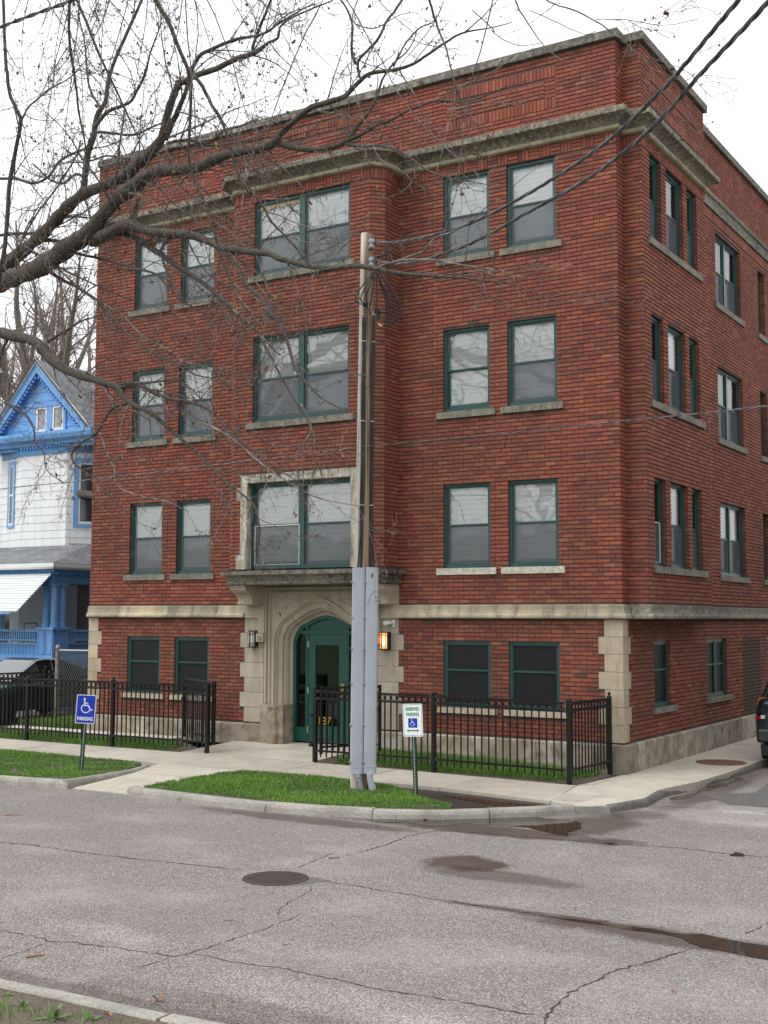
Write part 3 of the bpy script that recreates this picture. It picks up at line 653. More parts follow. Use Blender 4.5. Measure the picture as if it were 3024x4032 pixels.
stones(building, 'cornice_stone', PATH_C, CPROF, 1.25, M['cornice_stone'])
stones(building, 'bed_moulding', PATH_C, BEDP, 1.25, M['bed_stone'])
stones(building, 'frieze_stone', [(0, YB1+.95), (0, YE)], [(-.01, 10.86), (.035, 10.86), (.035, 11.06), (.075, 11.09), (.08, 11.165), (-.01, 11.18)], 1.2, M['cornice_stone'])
BPROF = [(-.01, ZB0), (.085, ZB0), (.10, 2.51), (.095, 2.545), (.062, 2.585), (.05, 2.64), (.05, 2.715), (-.01, ZB1)]
stones(building, 'belt_stone', [(XL, 0), (CX0+.02, 0)], BPROF, 1.3, M['belt_stone'])
stones(building, 'belt_stone', [(CX1-.02, 0), (0, 0), (0, YB0-.10)], BPROF, 1.3, M['belt_stone'])
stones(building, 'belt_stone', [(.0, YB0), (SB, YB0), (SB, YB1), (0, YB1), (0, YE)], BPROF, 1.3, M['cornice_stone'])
b = MB(); b.box(-.01, SB, YB0, YB1, ZB0+.003, ZB1-.02); b.build('bay_soffit', M['mortar'], building)
WPROF = lambda z: [(-.01, z), (.062, z), (.062, .44), (.045, .458), (-.01, .462)]
stones(building, 'base_stone', [(XL, 0), (-7.30, 0)], WPROF(.06), 1.0, M['base_stone'], gap=.012)
stones(building, 'base_stone', [(-4.66, 0), (0, 0), (0, YE)], WPROF(-.03), 1.05, M['base_stone'], gap=.012)
# quoins
def quoin(pl, u0, u1, z0, z1, proud=.004, m='tan_stone', name='quoin_stone', d=.05):
    q = MB(); q.rv = RND.random(); pts = box_pts(pl, u0+.003, u1-.003, z0+.003, z1-.003, d, proud+RND.random()*.004)
    q.add(pts, FB); return q.build(name, M[m], building)
for k, (z0, z1, w) in enumerate(QR):
    # corner stones: L-shaped, one piece round the corner
    q = MB(); q.rv = RND.random(); p = .006; u = w; v = w-.07
    q.prism([(-u+.003, -p), (p, -p), (p, v-.003), (-.05, v-.003), (-.05, .05), (-u+.003, .05)], z0+.003, z1-.003)
    q.build('quoin_stone', M['tan_stone'], building)
for k, (z0, z1, w) in enumerate(QL): quoin('front', XL-.004, XL+w, z0, z1)
for k, (z0, z1, w) in enumerate(QR):
    e = w-.315
    quoin('front', CX0-e, -7.27, z0, z1, m='portal_stone', name='portal_stone'); quoin('front', -4.69, CX1+e, z0, z1, m='portal_stone', name='portal_stone')
for a_, c_ in ((CX0, -7.27), (-4.69, CX1)):
    b = MB(); b.add(box_pts('front', a_, c_, 2.735, 3.12, .05, .004), FB); b.build('portal_stone', M['portal_stone'], building)
    b = MB(); b.add(box_pts('front', a_, c_, 2.486, 2.734, .05, .052), FB); b.build('portal_stone', M['portal_stone'], building)
# ---- windows
def ring(mb, pl, u0, u1, z0, z1, w, d0, d1, wb=None):
    wb = wb or w
    for a, b_, c, e in ((u0, u0+w, z0, z1), (u1-w, u1, z0, z1), (u0+w, u1-w, z0, z0+wb), (u0+w, u1-w, z1-w, z1)):
        mb.add(box_pts(pl, a, b_, c, e, d1, -d0), FB)
def blind(par, pl, u0, u1, z0, z1, d, broken=False):
    m = MB(); n = int((z1-z0)/.024)
    for k in range(n):
        z = z1-.02-k*.024; t = .006+.002*math.sin(k*1.7)
        m.add([P3(pl, u0, z, d), P3(pl, u1, z, d), P3(pl, u1, z-.0235, d+t*1.6), P3(pl, u0, z-.0235, d+t*1.6)], [(0, 1, 2, 3)])
    m.add(box_pts(pl, u0, u1, z1-.02, z1, d+.03, -d+.005), FB)
    for f in (.22, .78):
        u = u0+(u1-u0)*f; m.add(box_pts(pl, u, u+.003, z0, z1, d, -d+.002), FB)
    return m.build('blind', M['blind'], par)
def window(pl, u0, u1, z0, z1, kind='hung', d=.055, bl='full', scr=True, white=None, sill=None, smat='sill_stone', mat_f='green', label=None, trim=False):
    fr = MB(); ring(fr, pl, u0-.004, u1+.004, z0, z1+.003, .052, d, d+.09, .06); ring(fr, pl, u0+.048, u1-.048, z0+.06, z1-.048, .012, d+.018, d+.05)
    two = (kind == 'double'); mids = [(u0+.05, u1-.05)]
    if two:
        c = (u0+u1)/2; hw = .055 if u1-u0 > 2 else .04
        fr.add(box_pts(pl, c-hw, c+hw, z0+.05, z1-.04, d+.09, -d-.004), FB); mids = [(u0+.05, c-hw), (c+hw, u1-.05)]
    win = fr.build('window', M[mat_f], building, label=label)
    zm = z0+(z1-z0)*.505
    for i, (a, b_) in enumerate(mids):
        if kind == 'ground':
            m = MB(); ring(m, pl, a, b_, z0+.06, z1-.05, .022, d+.01, d+.03); zc = z0+(z1-z0)*.56
            m.add(box_pts(pl, a+.02, b_-.02, zc-.016, zc+.016, d+.035, -d-.004), FB); m.build('sash', M[mat_f], win)
            m = MB(); m.add([P3(pl, a, z0+.06, d+.03), P3(pl, b_, z0+.06, d+.03), P3(pl, b_, z1-.05, d+.03), P3(pl, a, z1-.05, d+.03)], [(0, 1, 2, 3)]); m.build('security_screen', M['dark_screen'], win)
            m = MB(); n = int((z1-z0-.1)/.028)
            for k in range(n): z = z0+.07+k*.028; m.add([P3(pl, a+.02, z, d+.026), P3(pl, b_-.02, z, d+.026), P3(pl, b_-.02, z+.004, d+.024), P3(pl, a+.02, z+.004, d+.024)], [(0, 1, 2, 3)])
            m.build('screen_grille', M['iron'], win)
            continue
        m = MB(); ring(m, pl, a+.008, b_-.008, zm-.012, z1-.055, .030, d+.028, d+.05); m.build('upper_sash', M[mat_f], win)
        m = MB(); ring(m, pl, a+.008, b_-.008, z0+.062, zm+.012, .034, d+.052, d+.075, .07); m.build('lower_sash', M[mat_f], win)
        m = MB()
        for zz0, zz1, dd in ((zm, z1-.06, d+.04), (z0+.10, zm, d+.065)): m.add([P3(pl, a+.02, zz0, dd), P3(pl, b_-.02, zz0, dd), P3(pl, b_-.02, zz1, dd), P3(pl, a+.02, zz1, dd)], [(0, 1, 2, 3)])
        m.build('pane', M['glass'], win)
        if scr:
            m = MB(); m.add([P3(pl, a+.012, z0+.065, d+.03), P3(pl, b_-.012, z0+.065, d+.03), P3(pl, b_-.012, zm-.005, d+.03), P3(pl, a+.012, zm-.005, d+.03)], [(0, 1, 2, 3)]); m.build('insect_screen', M['screen'], win)
            if white == i: m = MB(); ring(m, pl, a+.008, b_-.008, z0+.064, zm, .014, d+.018, d+.032); m.build('screen_frame', M['white_trim'], win)
            else: m = MB(); ring(m, pl, a+.008, b_-.008, z0+.064, zm, .010, d+.022, d+.030); m.build('screen_frame', M[mat_f], win)
        zb = z0+.065 if bl == 'full' else (z0+.13 if bl == 'most' else zm-.05)
        if bl in ('full', 'most', 'half'): blind(win, pl, a+.02, b_-.02, zb, z1-.055, d+.088)
        if bl == 'curtain':
            m = MB(); n = 22
            for k in range(n):
                x0 = a+.01+(b_-a-.02)*k/n; x1 = a+.01+(b_-a-.02)*(k+1)/n; d0_ = d+.13+.02*math.sin(k*1.9); d1_ = d+.13+.02*math.sin((k+1)*1.9)
                m.add([P3(pl, x0, z0+.06, d0_), P3(pl, x1, z0+.06, d1_), P3(pl, x1, z1-.05, d1_), P3(pl, x0, z1-.05, d0_)], [(0, 1, 2, 3)])
            m.build('curtain', M['curtain'], win)
        if trim:
            m = MB(); m.add(box_pts(pl, a+.02, b_-.02, z1-.15, z1-.055, d+.10, -d-.03), FB); m.build('head_board', M['tan_wood'], win); trim = False
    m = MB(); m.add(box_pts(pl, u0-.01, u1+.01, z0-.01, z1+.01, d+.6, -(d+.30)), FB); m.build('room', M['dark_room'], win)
    if sill:
        m = MB(); m.add(box_pts(pl, sill[0]+.002, sill[1]-.002, z0-(.118 if kind != 'ground' else .098), z0-.002, d+.09, .042), FB)
        m.build('sill', M[smat], win)
    return win
for ci, (a, b_) in enumerate(WX):
    for fi, (z0, z1) in enumerate(FLZ):
        bl = 'most' if (ci in (3,) and fi < 2) or (ci == 1 and fi == 0) else 'full'
        window('front', a, b_, z0, z1, bl=bl, sill=(a-.12, b_+.12), smat='pale_sill' if (fi == 0 and ci > 1) else 'sill_stone', scr=not (ci == 2 and fi == 1),
               label='upright window with the blind bright in both halves' if (ci == 2 and fi == 1) else None)
    window('front', a, b_, .94, 2.10, kind='ground', sill=(a-.11, b_+.13), smat='tan_stone', d=.035)
window('bay', -7.09, -4.885, 6.18, 7.82, 'double', sill=(-7.22, -4.76)); window('bay', -7.09, -4.885, 9.02, 10.48, 'double', sill=(-7.22, -4.76), trim=True)
PL['bayin'] = ((0, -.62), (1, 0), (0, -1))
w1 = window('bayin', -7.17, -4.84, 3.41, 5.03, 'double', bl='most', white=0, label='double window with a white screen frame at its lower left')
for k, (a, b_) in enumerate(SWY):
    for fi, (z0, z1) in enumerate(FLZ):
        window('side', a, b_, z0, z1, bl='half' if k == 1 and fi < 2 else 'curtain', white=0 if (k == 0 and fi == 0) else None, d=.075)
for fi, (z0, z1) in enumerate(FLZ):
    m = MB(); m.add(box_pts('side', .582, 3.518, z0-.118, z0-.002, .2, .042), FB); m.build('sill', M['sill_stone'], building)
    window('rear', DBY[0], DBY[1], z0, z1, 'double', bl='half' if fi == 0 else 'curtain', sill=(DBY[0]-.12, DBY[1]+.18), d=.08)
    window('rear', LSY[0], LSY[1], z0, z1, bl='curtain', sill=(LSY[0]-.1, LSY[1]+.12), d=.12)
    window('rear', 11.2, 12.1, z0, z1, bl='curtain', sill=(11.1, 12.2), d=.12)
window('rear', 1.50, 2.36, .96, 2.11, kind='ground', sill=(1.39, 2.58), d=.05); 
window('rear', 4.51, 5.83, .97, 2.10, kind='ground', sill=(4.40, 6.10), d=.05); window('rear', 4.51+4.44, 10.2, .96, 2.10, kind='ground', d=.05)
m = MB(); m.add(box_pts('rear', 5.145, 5.20, 1.02, 2.06, .08, -.045), FB); m.build('mullion', M['green'], building)
# ---- stone frame round the first-floor double window
def fstone(u0, u1, z0, z1, proud=.012): q = MB(); q.add(box_pts('bay', u0+.002, u1-.002, z0+.002, z1-.002, .20, proud), FB); q.build('frame_stone', M['white_stone'], building)
fstone(-7.335, -4.70, 5.035, 5.195)
for s in (0, 1):
    a, b_ = (-7.335, -7.175) if s == 0 else (-4.84, -4.70); e0, e1 = (-7.43, -7.175) if s == 0 else (-4.84, -4.60)
    fstone(a, b_, 4.955, 5.035); fstone(e0, e1, 4.70, 4.955); fstone(a, b_, 3.68, 4.70); fstone(e0, e1, 3.40, 3.68)
# ---- balcony ledge, corbels
BPATH = [(CX0, .0), (CX0, -.5), (-7.53, -.7), (-4.45, -.7), (CX1, -.5), (CX1, .0)]
LPROF = [(-.3, 3.12), (.03, 3.10), (.055, 3.11), (.07, 3.135), (.06, 3.16), (.035, 3.175), (.03, 3.195), (.045, 3.235), (.08, 3.27), (.135, 3.285), (.16, 3.29), (.165, 3.36), (-.3, 3.375)]
stones(building, 'ledge_stone', BPATH, LPROF, 1.25, M['dark_stone'])
b = MB(); b.prism([(CX0+.02, .0), (CX0+.02, -.49), (-7.52, -.68), (-4.46, -.68), (CX1-.02, -.49), (CX1-.02, .0)], 3.105, 3.37); b.build('ledge_slab', M['dark_stone'], building)
def corbel(sx):
    m = MB(); prof = [(.70, 3.10), (.70, 3.065), (.675, 3.05), (.675, 3.02), (.62, 2.97), (.53, 2.92), (.47, 2.86), (.45, 2.80), (.47, 2.79), (.47, 2.745), (.44, 2.735)]
    vs = []; 
    for d, z in prof:
        c = .2*min(1, d/.6); i = .70-d
        pts = [(-7.74+i*.25, .0), (-7.74+i*.25, -d+c), (-7.74+i*.25+c, -d), (-7.215, -d), (-7.215, 0)]
        for x, y in pts: vs.append((x if sx < 0 else -11.98-x, y, z))
    fs = []
    for i in range(len(prof)-1):
        for j in range(5): fs.append((i*5+j, i*5+(j+1) % 5, (i+1)*5+(j+1) % 5, (i+1)*5+j))
    fs.append(tuple(range(5))); fs.append(tuple(range((len(prof)-1)*5, len(prof)*5)))
    m.add(vs, fs); m.build('corbel', M['portal_stone'], building)
corbel(-1); corbel(1)
# ---- arched entrance
DC = -5.98
def arch(w, za, zs, zbot, n=12):
    """half outline from the foot up to the crown of a four-centred arch"""
    pts = [(-w, zbot), (-w, zs)]; r = w*.46; hz = za-zs
    r = min(w*.56, hz*.80); lo, hi = .3, 1.56
    for _ in range(40):
        th = (lo+hi)/2
        if (w-r+r*math.cos(th))*math.cos(th) > (hz-r*math.sin(th))*math.sin(th): lo = th
        else: hi = th
    for i in range(1, n+1):
        if i <= n-5: a = th*i/(n-5); pts.append((-w+r-r*math.cos(a), zs+r*math.sin(a)))
        else:
            t = (i-(n-5))/5; x0, z0_ = -w+r-r*math.cos(th), zs+r*math.sin(th); pts.append((x0*(1-t), z0_+(za-z0_)*t+.05*hz*math.sin(math.pi*t)))
    full = pts+[(-x, z) for x, z in reversed(pts[:-1])]
    return full
OUT = arch(1.03, 2.90, 2.02, .15); INN = arch(.775, 2.545, 1.98, .15)
prof = [(0, .0), (0, -.075), (.10, -.075), (.14, -.03), (.20, -.02), (.26, .02), (.60, .03), (.64, .085), (.72, .10), (.80, .14), (.84, .20), (1, .24), (1, .30)]
m = MB(); n = len(OUT); vs = []
for t, y in prof:
    for (xo, zo), (xi, zi) in zip(OUT, INN): vs.append((DC+xo+(xi-xo)*t, y, zo+(zi-zo)*t))
fs = [(i*n+j, (i+1)*n+j, (i+1)*n+j+1, i*n+j+1) for i in range(len(prof)-1) for j in range(n-1)]
m.add(vs, fs); m.build('arch_moulding', M['portal_stone'], building)
# spandrel wall between the arch and its square label
m = MB(); X0_, X1_, ZT_ = -1.21, 1.21, 3.02
for y, lo in ((-.03, 0),):
    for (x0, z0), (x1, z1) in zip(OUT, OUT[1:]):
        if abs(x1-x0) < 1e-6: continue
        m.add([(DC+x0, y, z0), (DC+x1, y, z1), (DC+x1, y, ZT_), (DC+x0, y, ZT_)], [(0, 1, 2, 3)])
    for s in (-1, 1): m.box(DC+min(s*1.03, s*1.21), DC+max(s*1.03, s*1.21), y, .05, .15, ZT_)
m.box(DC-1.21, DC+1.21, -.028, .06, 2.93, 3.12); m.build('spandrel', M['portal_stone'], building)
for s in (-1, 1):
    m = MB(); tri = [(s*.98, 2.86), (s*.98, 2.50), (s*.90, 2.60), (s*.72, 2.72), (s*.45, 2.83)]
    # sunk triangular panel framed by a raised fillet
    for (a0, a1), (c0, c1) in zip(tri, tri[1:]+tri[:1]): m.tube([(DC+a0, -.035, a1), (DC+c0, -.035, c1)], .011, 4)
    m.build('spandrel_panel', M['portal_stone'], building)
    m = MB(); a = DC+s*1.30; m.box(a-.075, a+.075, -.10, .0, 2.20, 3.10); m.box(a-s*.09-.02, a-s*.09+.02, -.075, .0, .85, 3.03); m.build('label_moulding', M['portal_stone'], building)
    m = MB(); m.box(a-.085, a+.085, -.14, .0, 2.03, 2.19)
    for i in range(4): t = i*math.pi/2+math.pi/4; m.lathe([(.028, -.01), (.03, .0), (.02, .008)], (a+.03*math.cos(t), -.15, 2.11+.03*math.sin(t)), 8)
    m.build('rosette_block', M['portal_stone'], building)
    m = MB(); x0, x1 = sorted((DC+s*.76, DC+s*1.30)); m.box(x0, x1, -.10, .25, .05, .84)
    c = DC+s*1.0; m.prism([(c-.14, -.10), (c-.10, -.16), (c+.10, -.16), (c+.14, -.10)], .05, .60); m.prism([(c-.10, -.10), (c-.08, -.14), (c+.08, -.14), (c+.10, -.10)], .60, .78); m.prism([(c-.13, -.10), (c-.11, -.155), (c+.11, -.155), (c+.13, -.10)], .78, .815)
    m.build('plinth', M['base_stone'], building)
    m = MB()
    for k in range(6): x = DC+s*(1.155-.012*0); 
    m.box(DC+min(s*1.11, s*1.14), DC+max(s*1.11, s*1.14), -.055, .0, .86, 2.95); m.build('jamb_moulding', M['portal_stone'], building)
m = MB(); m.box(DC-1.2, DC+1.2, -.09, .0, 3.03, 3.075); m.box(DC-1.14, DC+1.14, -.06, .0, 2.955, 2.985); m.box(DC-.13, DC+.15, -.045, -.0, 2.79, 2.925); m.build('label_moulding', M['portal_stone'], building)
# door
DY = .27
def dbox(m, x0, x1, z0, z1, y0=DY, y1=DY+.06): m.box(DC+x0, DC+x1, y0, y1, z0, z1)
ents = MB()
INN2 = arch(.775, 2.545, 1.98, .15); INN3 = arch(.71, 2.475, 1.96, .15)
vs = [(DC+x, DY-.02, z) for x, z in INN2]+[(DC+x, DY-.02, z) for x, z in INN3]+[(DC+x, DY+.06, z) for x, z in INN3]; n = len(INN2)
ents.add(vs, [(j, j+1, n+j+1, n+j) for j in range(n-1)]+[(n+j, n+j+1, 2*n+j+1, 2*n+j) for j in range(n-1)])
for s in (-1, 1): dbox(ents, min(s*.435, s*.49), max(s*.435, s*.49), .15, 2.43, DY-.01, DY+.06); dbox(ents, min(s*.47, s*.73), max(s*.47, s*.73), .15, .42, DY+.0, DY+.05)
dbox(ents, -.72, .72, 2.185, 2.25, DY-.015, DY+.06)
door_frame = ents.build('door_frame', M['door_green'], building)
m = MB(); c_ = [(x, z) for x, z in INN3 if abs(x) < .46 and z > 2.0]
m.add([(DC-.44, DY+.03, 2.24)]+[(DC+x, DY+.03, z) for x, z in c_]+[(DC+.44, DY+.03, 2.24)], [tuple(range(len(c_)+2))]); m.build('transom_panel', M['door_green'], building)
m = MB()
for s in (-1, 1): m = MB(); m.add([(DC+s*.73, DY+.045, .4), (DC+s*.44, DY+.045, .4), (DC+s*.44, DY+.045, 2.46), (DC+s*.73, DY+.045, 2.3)], [(0, 1, 2, 3)]); m.build('sidelight_pane', M['door_glass'], building)
leaf = MB()
for a in ((-.43, -.27, .17, 2.18), (.27, .43, .17, 2.18), (-.27, .27, 1.98, 2.18), (-.27, .27, .17, .46)): leaf.add([(DC+x, y, z) for z in (a[2], a[3]) for x, y in ((a[0], DY), (a[1], DY), (a[1], DY+.04), (a[0], DY+.04))], [(0, 3, 2, 1), (4, 5, 6, 7), (0, 1, 5, 4), (1, 2, 6, 5), (2, 3, 7, 6), (3, 0, 4, 7)])
door = leaf.build('door', M['door_green'], building)
m = MB(); m.add([(DC-.27, DY+.02, .46), (DC+.27, DY+.02, .46), (DC+.27, DY+.02, 1.98), (DC-.27, DY+.02, 1.98)], [(0, 1, 2, 3)]); m.build('door_pane', M['door_glass'], door)
m = MB(); m.box(DC+.31, DC+.385, DY-.008, DY, 1.02, 1.26); m.tube([(DC+.33, DY-.01, 1.07), (DC+.33, DY-.07, 1.09), (DC+.33, DY-.075, 1.18), (DC+.36, DY-.06, 1.215), (DC+.37, DY-.01, 1.21)], .011, 8); m.build('door_handle', M['brass'], door)
for z in (.32, 1.05, 1.93): m = MB(); m.box(DC-.448, DC-.42, DY-.014, DY, z, z+.12); m.build('hinge', M['steel'], door)
m = MB(); m.box(DC-.46, DC+.46, DY-.02, DY+.05, .15, .17); m.build('threshold', M['iron_clip'], building)
text(door, '1871', .215, frame4((DC-.02, DY+.012, .545), (1, 0, 0), (0, 0, 1)), M['gold'], .001, 'house_number', sx=1.0)
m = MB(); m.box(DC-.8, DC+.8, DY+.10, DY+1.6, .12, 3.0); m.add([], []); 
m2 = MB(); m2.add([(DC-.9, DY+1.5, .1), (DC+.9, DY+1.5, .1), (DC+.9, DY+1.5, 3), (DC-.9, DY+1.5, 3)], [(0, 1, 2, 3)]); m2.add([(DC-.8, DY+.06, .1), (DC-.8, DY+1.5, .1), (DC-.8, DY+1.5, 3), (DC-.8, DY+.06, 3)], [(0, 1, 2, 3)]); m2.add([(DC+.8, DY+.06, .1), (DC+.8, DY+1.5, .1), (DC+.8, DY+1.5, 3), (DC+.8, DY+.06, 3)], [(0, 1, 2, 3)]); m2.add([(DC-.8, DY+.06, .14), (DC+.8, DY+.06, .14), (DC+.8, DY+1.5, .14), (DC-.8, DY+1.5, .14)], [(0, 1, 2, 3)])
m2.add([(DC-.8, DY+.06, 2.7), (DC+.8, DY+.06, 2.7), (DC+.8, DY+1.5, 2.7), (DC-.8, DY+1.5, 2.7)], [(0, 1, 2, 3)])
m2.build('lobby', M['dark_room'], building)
# chalk scribble right of the lamp
m = MB()
for pts in ([(-4.50, 1.60), (-4.44, 1.63), (-4.36, 1.625)], [(-4.42, 1.63), (-4.44, 1.50), (-4.48, 1.38)], [(-4.49, 1.38), (-4.42, 1.41), (-4.33, 1.36)], [(-4.50, 1.30), (-4.51, 1.20)], [(-4.50, 1.30), (-4.47, 1.28), (-4.50, 1.25)], [(-4.44, 1.29), (-4.45, 1.20), (-4.47, 1.19)], [(-4.40, 1.27), (-4.38, 1.24), (-4.36, 1.28)], [(-4.36, 1.28), (-4.40, 1.16)]):
    m.tube([(x, -.0125, z) for x, z in pts], .0035, 4)
m.build('chalk_scribble', M['chalk'], building)
m = MB(); m.box(-.9, -.78, .02, .03, 4.4, 4.5)
# fixtures on the portal
def lantern(x, lit):
    t = thing('wall_lantern', 'glowing orange wall lantern of milk glass and dark bars right of the door' if lit else 'unlit milk glass wall lantern with dark bars left of the door', 'wall lantern', (x, -.012, 2.085), 0)
    m = MB(); m.box(x-.085, x+.085, -.03, -.012, 1.93, 2.24); m.box(x-.085, x+.085, -.135, -.03, 2.225, 2.245); m.box(x-.085, x+.085, -.135, -.03, 1.925, 1.945); m.box(x+.075, x+.085, -.135, -.03, 1.945, 2.225); m.build('housing', M['bronze'], t)
    m = MB(); m.box(x-.07, x+.07, -.12, -.035, 1.945, 2.225); m.build('lamp_glass', M['lamp_lit' if lit else 'lamp_off'], t)
    if lit: m = MB(); m.box(x-.03, x+.03, -.1225, -.12, 1.99, 2.17); m.build('bulb_glow', M['lamp_core'], t)
    m = MB()
    for z in (1.975, 2.005, 2.165, 2.195): m.box(x-.08, x+.08, -.131, -.123, z-.004, z+.004); m.box(x-.082, x-.074, -.131, -.03, z-.004, z+.004)
    for dx in (-.045, -.03, .035): m.box(x+dx-.004, x+dx+.004, -.132, -.122, 1.94, 2.23)
    m.build('bars', M['bronze'], t)
lantern(-7.485, False); lantern(-4.485, True)
t = thing('security_light', 'small white security floodlight above the glowing lantern', 'floodlight', (-4.34, -.01, 2.39))
m = MB(); m.box(-4.37, -4.30, -.035, -.012, 2.33, 2.46); m.build('base_plate', M['white_plastic'], t)
m = MB(); m.tube([(-4.33, -.03, 2.40), (-4.38, -.08, 2.40), (-4.40, -.09, 2.40)], .018, 8); m.tube([(-4.37, -.08, 2.41), (-4.48, -.12, 2.385)], [.035, .05], 12); m.build('lamp_head', M['white_plastic'], t)
# ------------------------------------------------------------------ ground, road, pavements
def struct(name, me, parent=None, kind='structure'): return link(name, me, parent, kind=kind)
m = MB(); m.add([(-120, -13.1, -.12), (250, -13.1, -.12), (250, 14, -.12), (-120, 14, -.12)], [(0, 1, 2, 3)])
m.add([(1.2, 14, -.12), (9, 14, -.12), (9, 250, -.12), (1.2, 250, -.12)], [(0, 1, 2, 3)])
road = struct('road', m.mesh('road', M['road']))
m = MB(); m.add([(-400, -400, -.16), (400, -400, -.16), (400, 500, -.16), (-400, 500, -.16)], [(0, 1, 2, 3)]); struct('ground', m.mesh('ground', M['lawn']))
def crackmesh(pts, w):
    P = [np.array(p) for p in resample(pts, .045)]; m = MB(); vs = []
    for i, p in enumerate(P):
        t = P[min(i+1, len(P)-1)]-P[max(i-1, 0)]; t = t/(np.linalg.norm(t)+1e-9); nn = np.array([-t[1], t[0]])
        j = nn*(NR.rand()-.5)*.035; ww = w*(.35+1.2*NR.rand()**1.5)*min(1, (i+1)/4, (len(P)-i)/4)
        vs += [(p[0]+j[0]-nn[0]*ww, p[1]+j[1]-nn[1]*ww, -.1165), (p[0]+j[0]+nn[0]*ww, p[1]+j[1]+nn[1]*ww, -.1165)]
    m.add(vs, [(2*i, 2*i+1, 2*i+3, 2*i+2) for i in range(len(P)-1)]); return m.mesh('crack', M['crack'])
def pk(x, y): return atz(x*.9114, 3100+y*.9114, -.12)[:2]
def pl_(x, y): return atz(1512+x*.9114, 3100+y*.9114, -.12)[:2]
CR = [([pk(*p) for p in ((-60, 232), (0, 238), (140, 250), (300, 275), (500, 300), (700, 322), (920, 345), (1050, 360))], .010),
      ([pk(*p) for p in ((1400, 405), (1520, 425), (1659, 448))]+[pl_(*p) for p in ((200, 480), (400, 510), (600, 540), (850, 577))], .008),
      ([pk(*p) for p in ((-40, 600), (0, 620), (180, 650), (210, 668), (330, 672), (540, 700), (750, 732), (820, 718), (1000, 660), (1180, 600), (1310, 545))], .0065),
      ([pk(*p) for p in ((840, 720), (1000, 755), (1200, 780), (1400, 820), (1659, 878))]+[pl_(*p) for p in ((200, 905), (400, 940), (700, 994))], .0065),
      ([pk(*p) for p in ((1345, 425), (1340, 450), (1260, 490), (1200, 530), (1210, 560))], .005), ([pk(*p) for p in ((0, 740), (100, 710), (210, 672))], .005),
      ([pk(*p) for p in ((560, 790), (660, 762), (750, 735))], .005), ([pk(*p) for p in ((1280, 350), (1330, 330), (1400, 300), (1450, 280))], .006),
      ([pk(*p) for p in ((1540, 285), (1659, 252))]+[pl_(*p) for p in ((110, 210), (220, 188), (400, 195), (700, 222), (1000, 245), (1300, 265), (1500, 290), (1700, 307))], .010),
      ([pl_(*p) for p in ((1330, 695), (1200, 740), (980, 800), (930, 830), (800, 890), (740, 940), (700, 1000), (680, 1040))], .008),
      ([pl_(*p) for p in ((1700, 560), (1659, 585), (1600, 620), (1550, 640))], .006), ([pk(*p) for p in ((780, 125), (860, 115), (1000, 95))], .005)]
for pts, w in CR: link('crack', crackmesh(pts, w), road)
# asphalt patch in the side street
m = MB(); m.prism([(1.55, -.87), (2.14, -.12), (2.0, 1.1), (3.4, 1.3), (5.2, -.4), (4.2, -1.45), (2.16, -1.55)], -.119, -.114); m.build('asphalt_patch', M['new_asphalt'], road)
# puddles: thin sheets of water in the hollows of the road
def blob(pts, it=3, jit=.06):
    P = [np.array(p, float) for p in pts]
    for k in range(it):
        Q = []
        for i in range(len(P)):
            a, b = P[i], P[(i+1) % len(P)]; mid = (a+b)/2+(NR.rand(2)-.5)*np.linalg.norm(b-a)*jit*2.2; Q += [a, mid]
        P = Q
    return P
def puddle(pts, z, jit=.12, name='puddle'):
    P = blob(pts, 3, jit); m = MB(); m.add([(p[0], p[1], z) for p in P], [tuple(range(len(P)))]); struct(name, m.mesh(name, M['water']))
puddle([pl_(*p) for p in ((-80, 140), (0, 138), (130, 136), (250, 132), (420, 124), (600, 120), (700, 135), (800, 140), (850, 180), (800, 212), (720, 196), (640, 180), (540, 168), (350, 158), (200, 168), (90, 150), (0, 152))], -.1158, .10)
puddle([pl_(*p) for p in ((690, 560), (830, 572), (1000, 595), (1150, 612), (1280, 635), (1380, 635), (1500, 662), (1700, 690), (1720, 760), (1600, 738), (1480, 712), (1370, 692), (1290, 655), (1150, 628), (1000, 605), (840, 580))], -.1155, .07)
puddle([pl_(*p) for p in ((1490, 290), (1520, 280), (1555, 290), (1550, 300), (1500, 298))], -.1155, .15)
puddle([pl_(*p) for p in ((940, 242), (1000, 240), (1015, 250), (960, 248))], -.1155, .15)
puddle([(1.24, -1.5), (1.30, -1.0), (1.34, -.2), (1.38, .5), (1.42, 1.4), (1.50, 1.5), (1.50, .6), (1.45, -.2), (1.42, -1.0), (1.34, -1.6)], -.1158, .10)
# wet mud bed between the kerb and the pavement
m = MB(); m.prism([(-3.2, -5.5), (-1.35, -5.2), (-.65, -4.82), (-.05, -4.27), (.2, -3.98), (.40, -3.62), (.2, -3.38), (-1.7, -3.1), (-3.5, -3.05)], -.14, -.035); struct('mud_bed', m.mesh('mud_bed', M['wet_mud']))
puddle([(-1.35, -3.45), (-.6, -3.6), (.1, -3.65), (.38, -3.75), (.1, -4.0), (-.25, -4.25), (-.45, -4.35), (-.3, -4.0), (-.9, -3.75), (-1.3, -3.6)], -.030, .10)
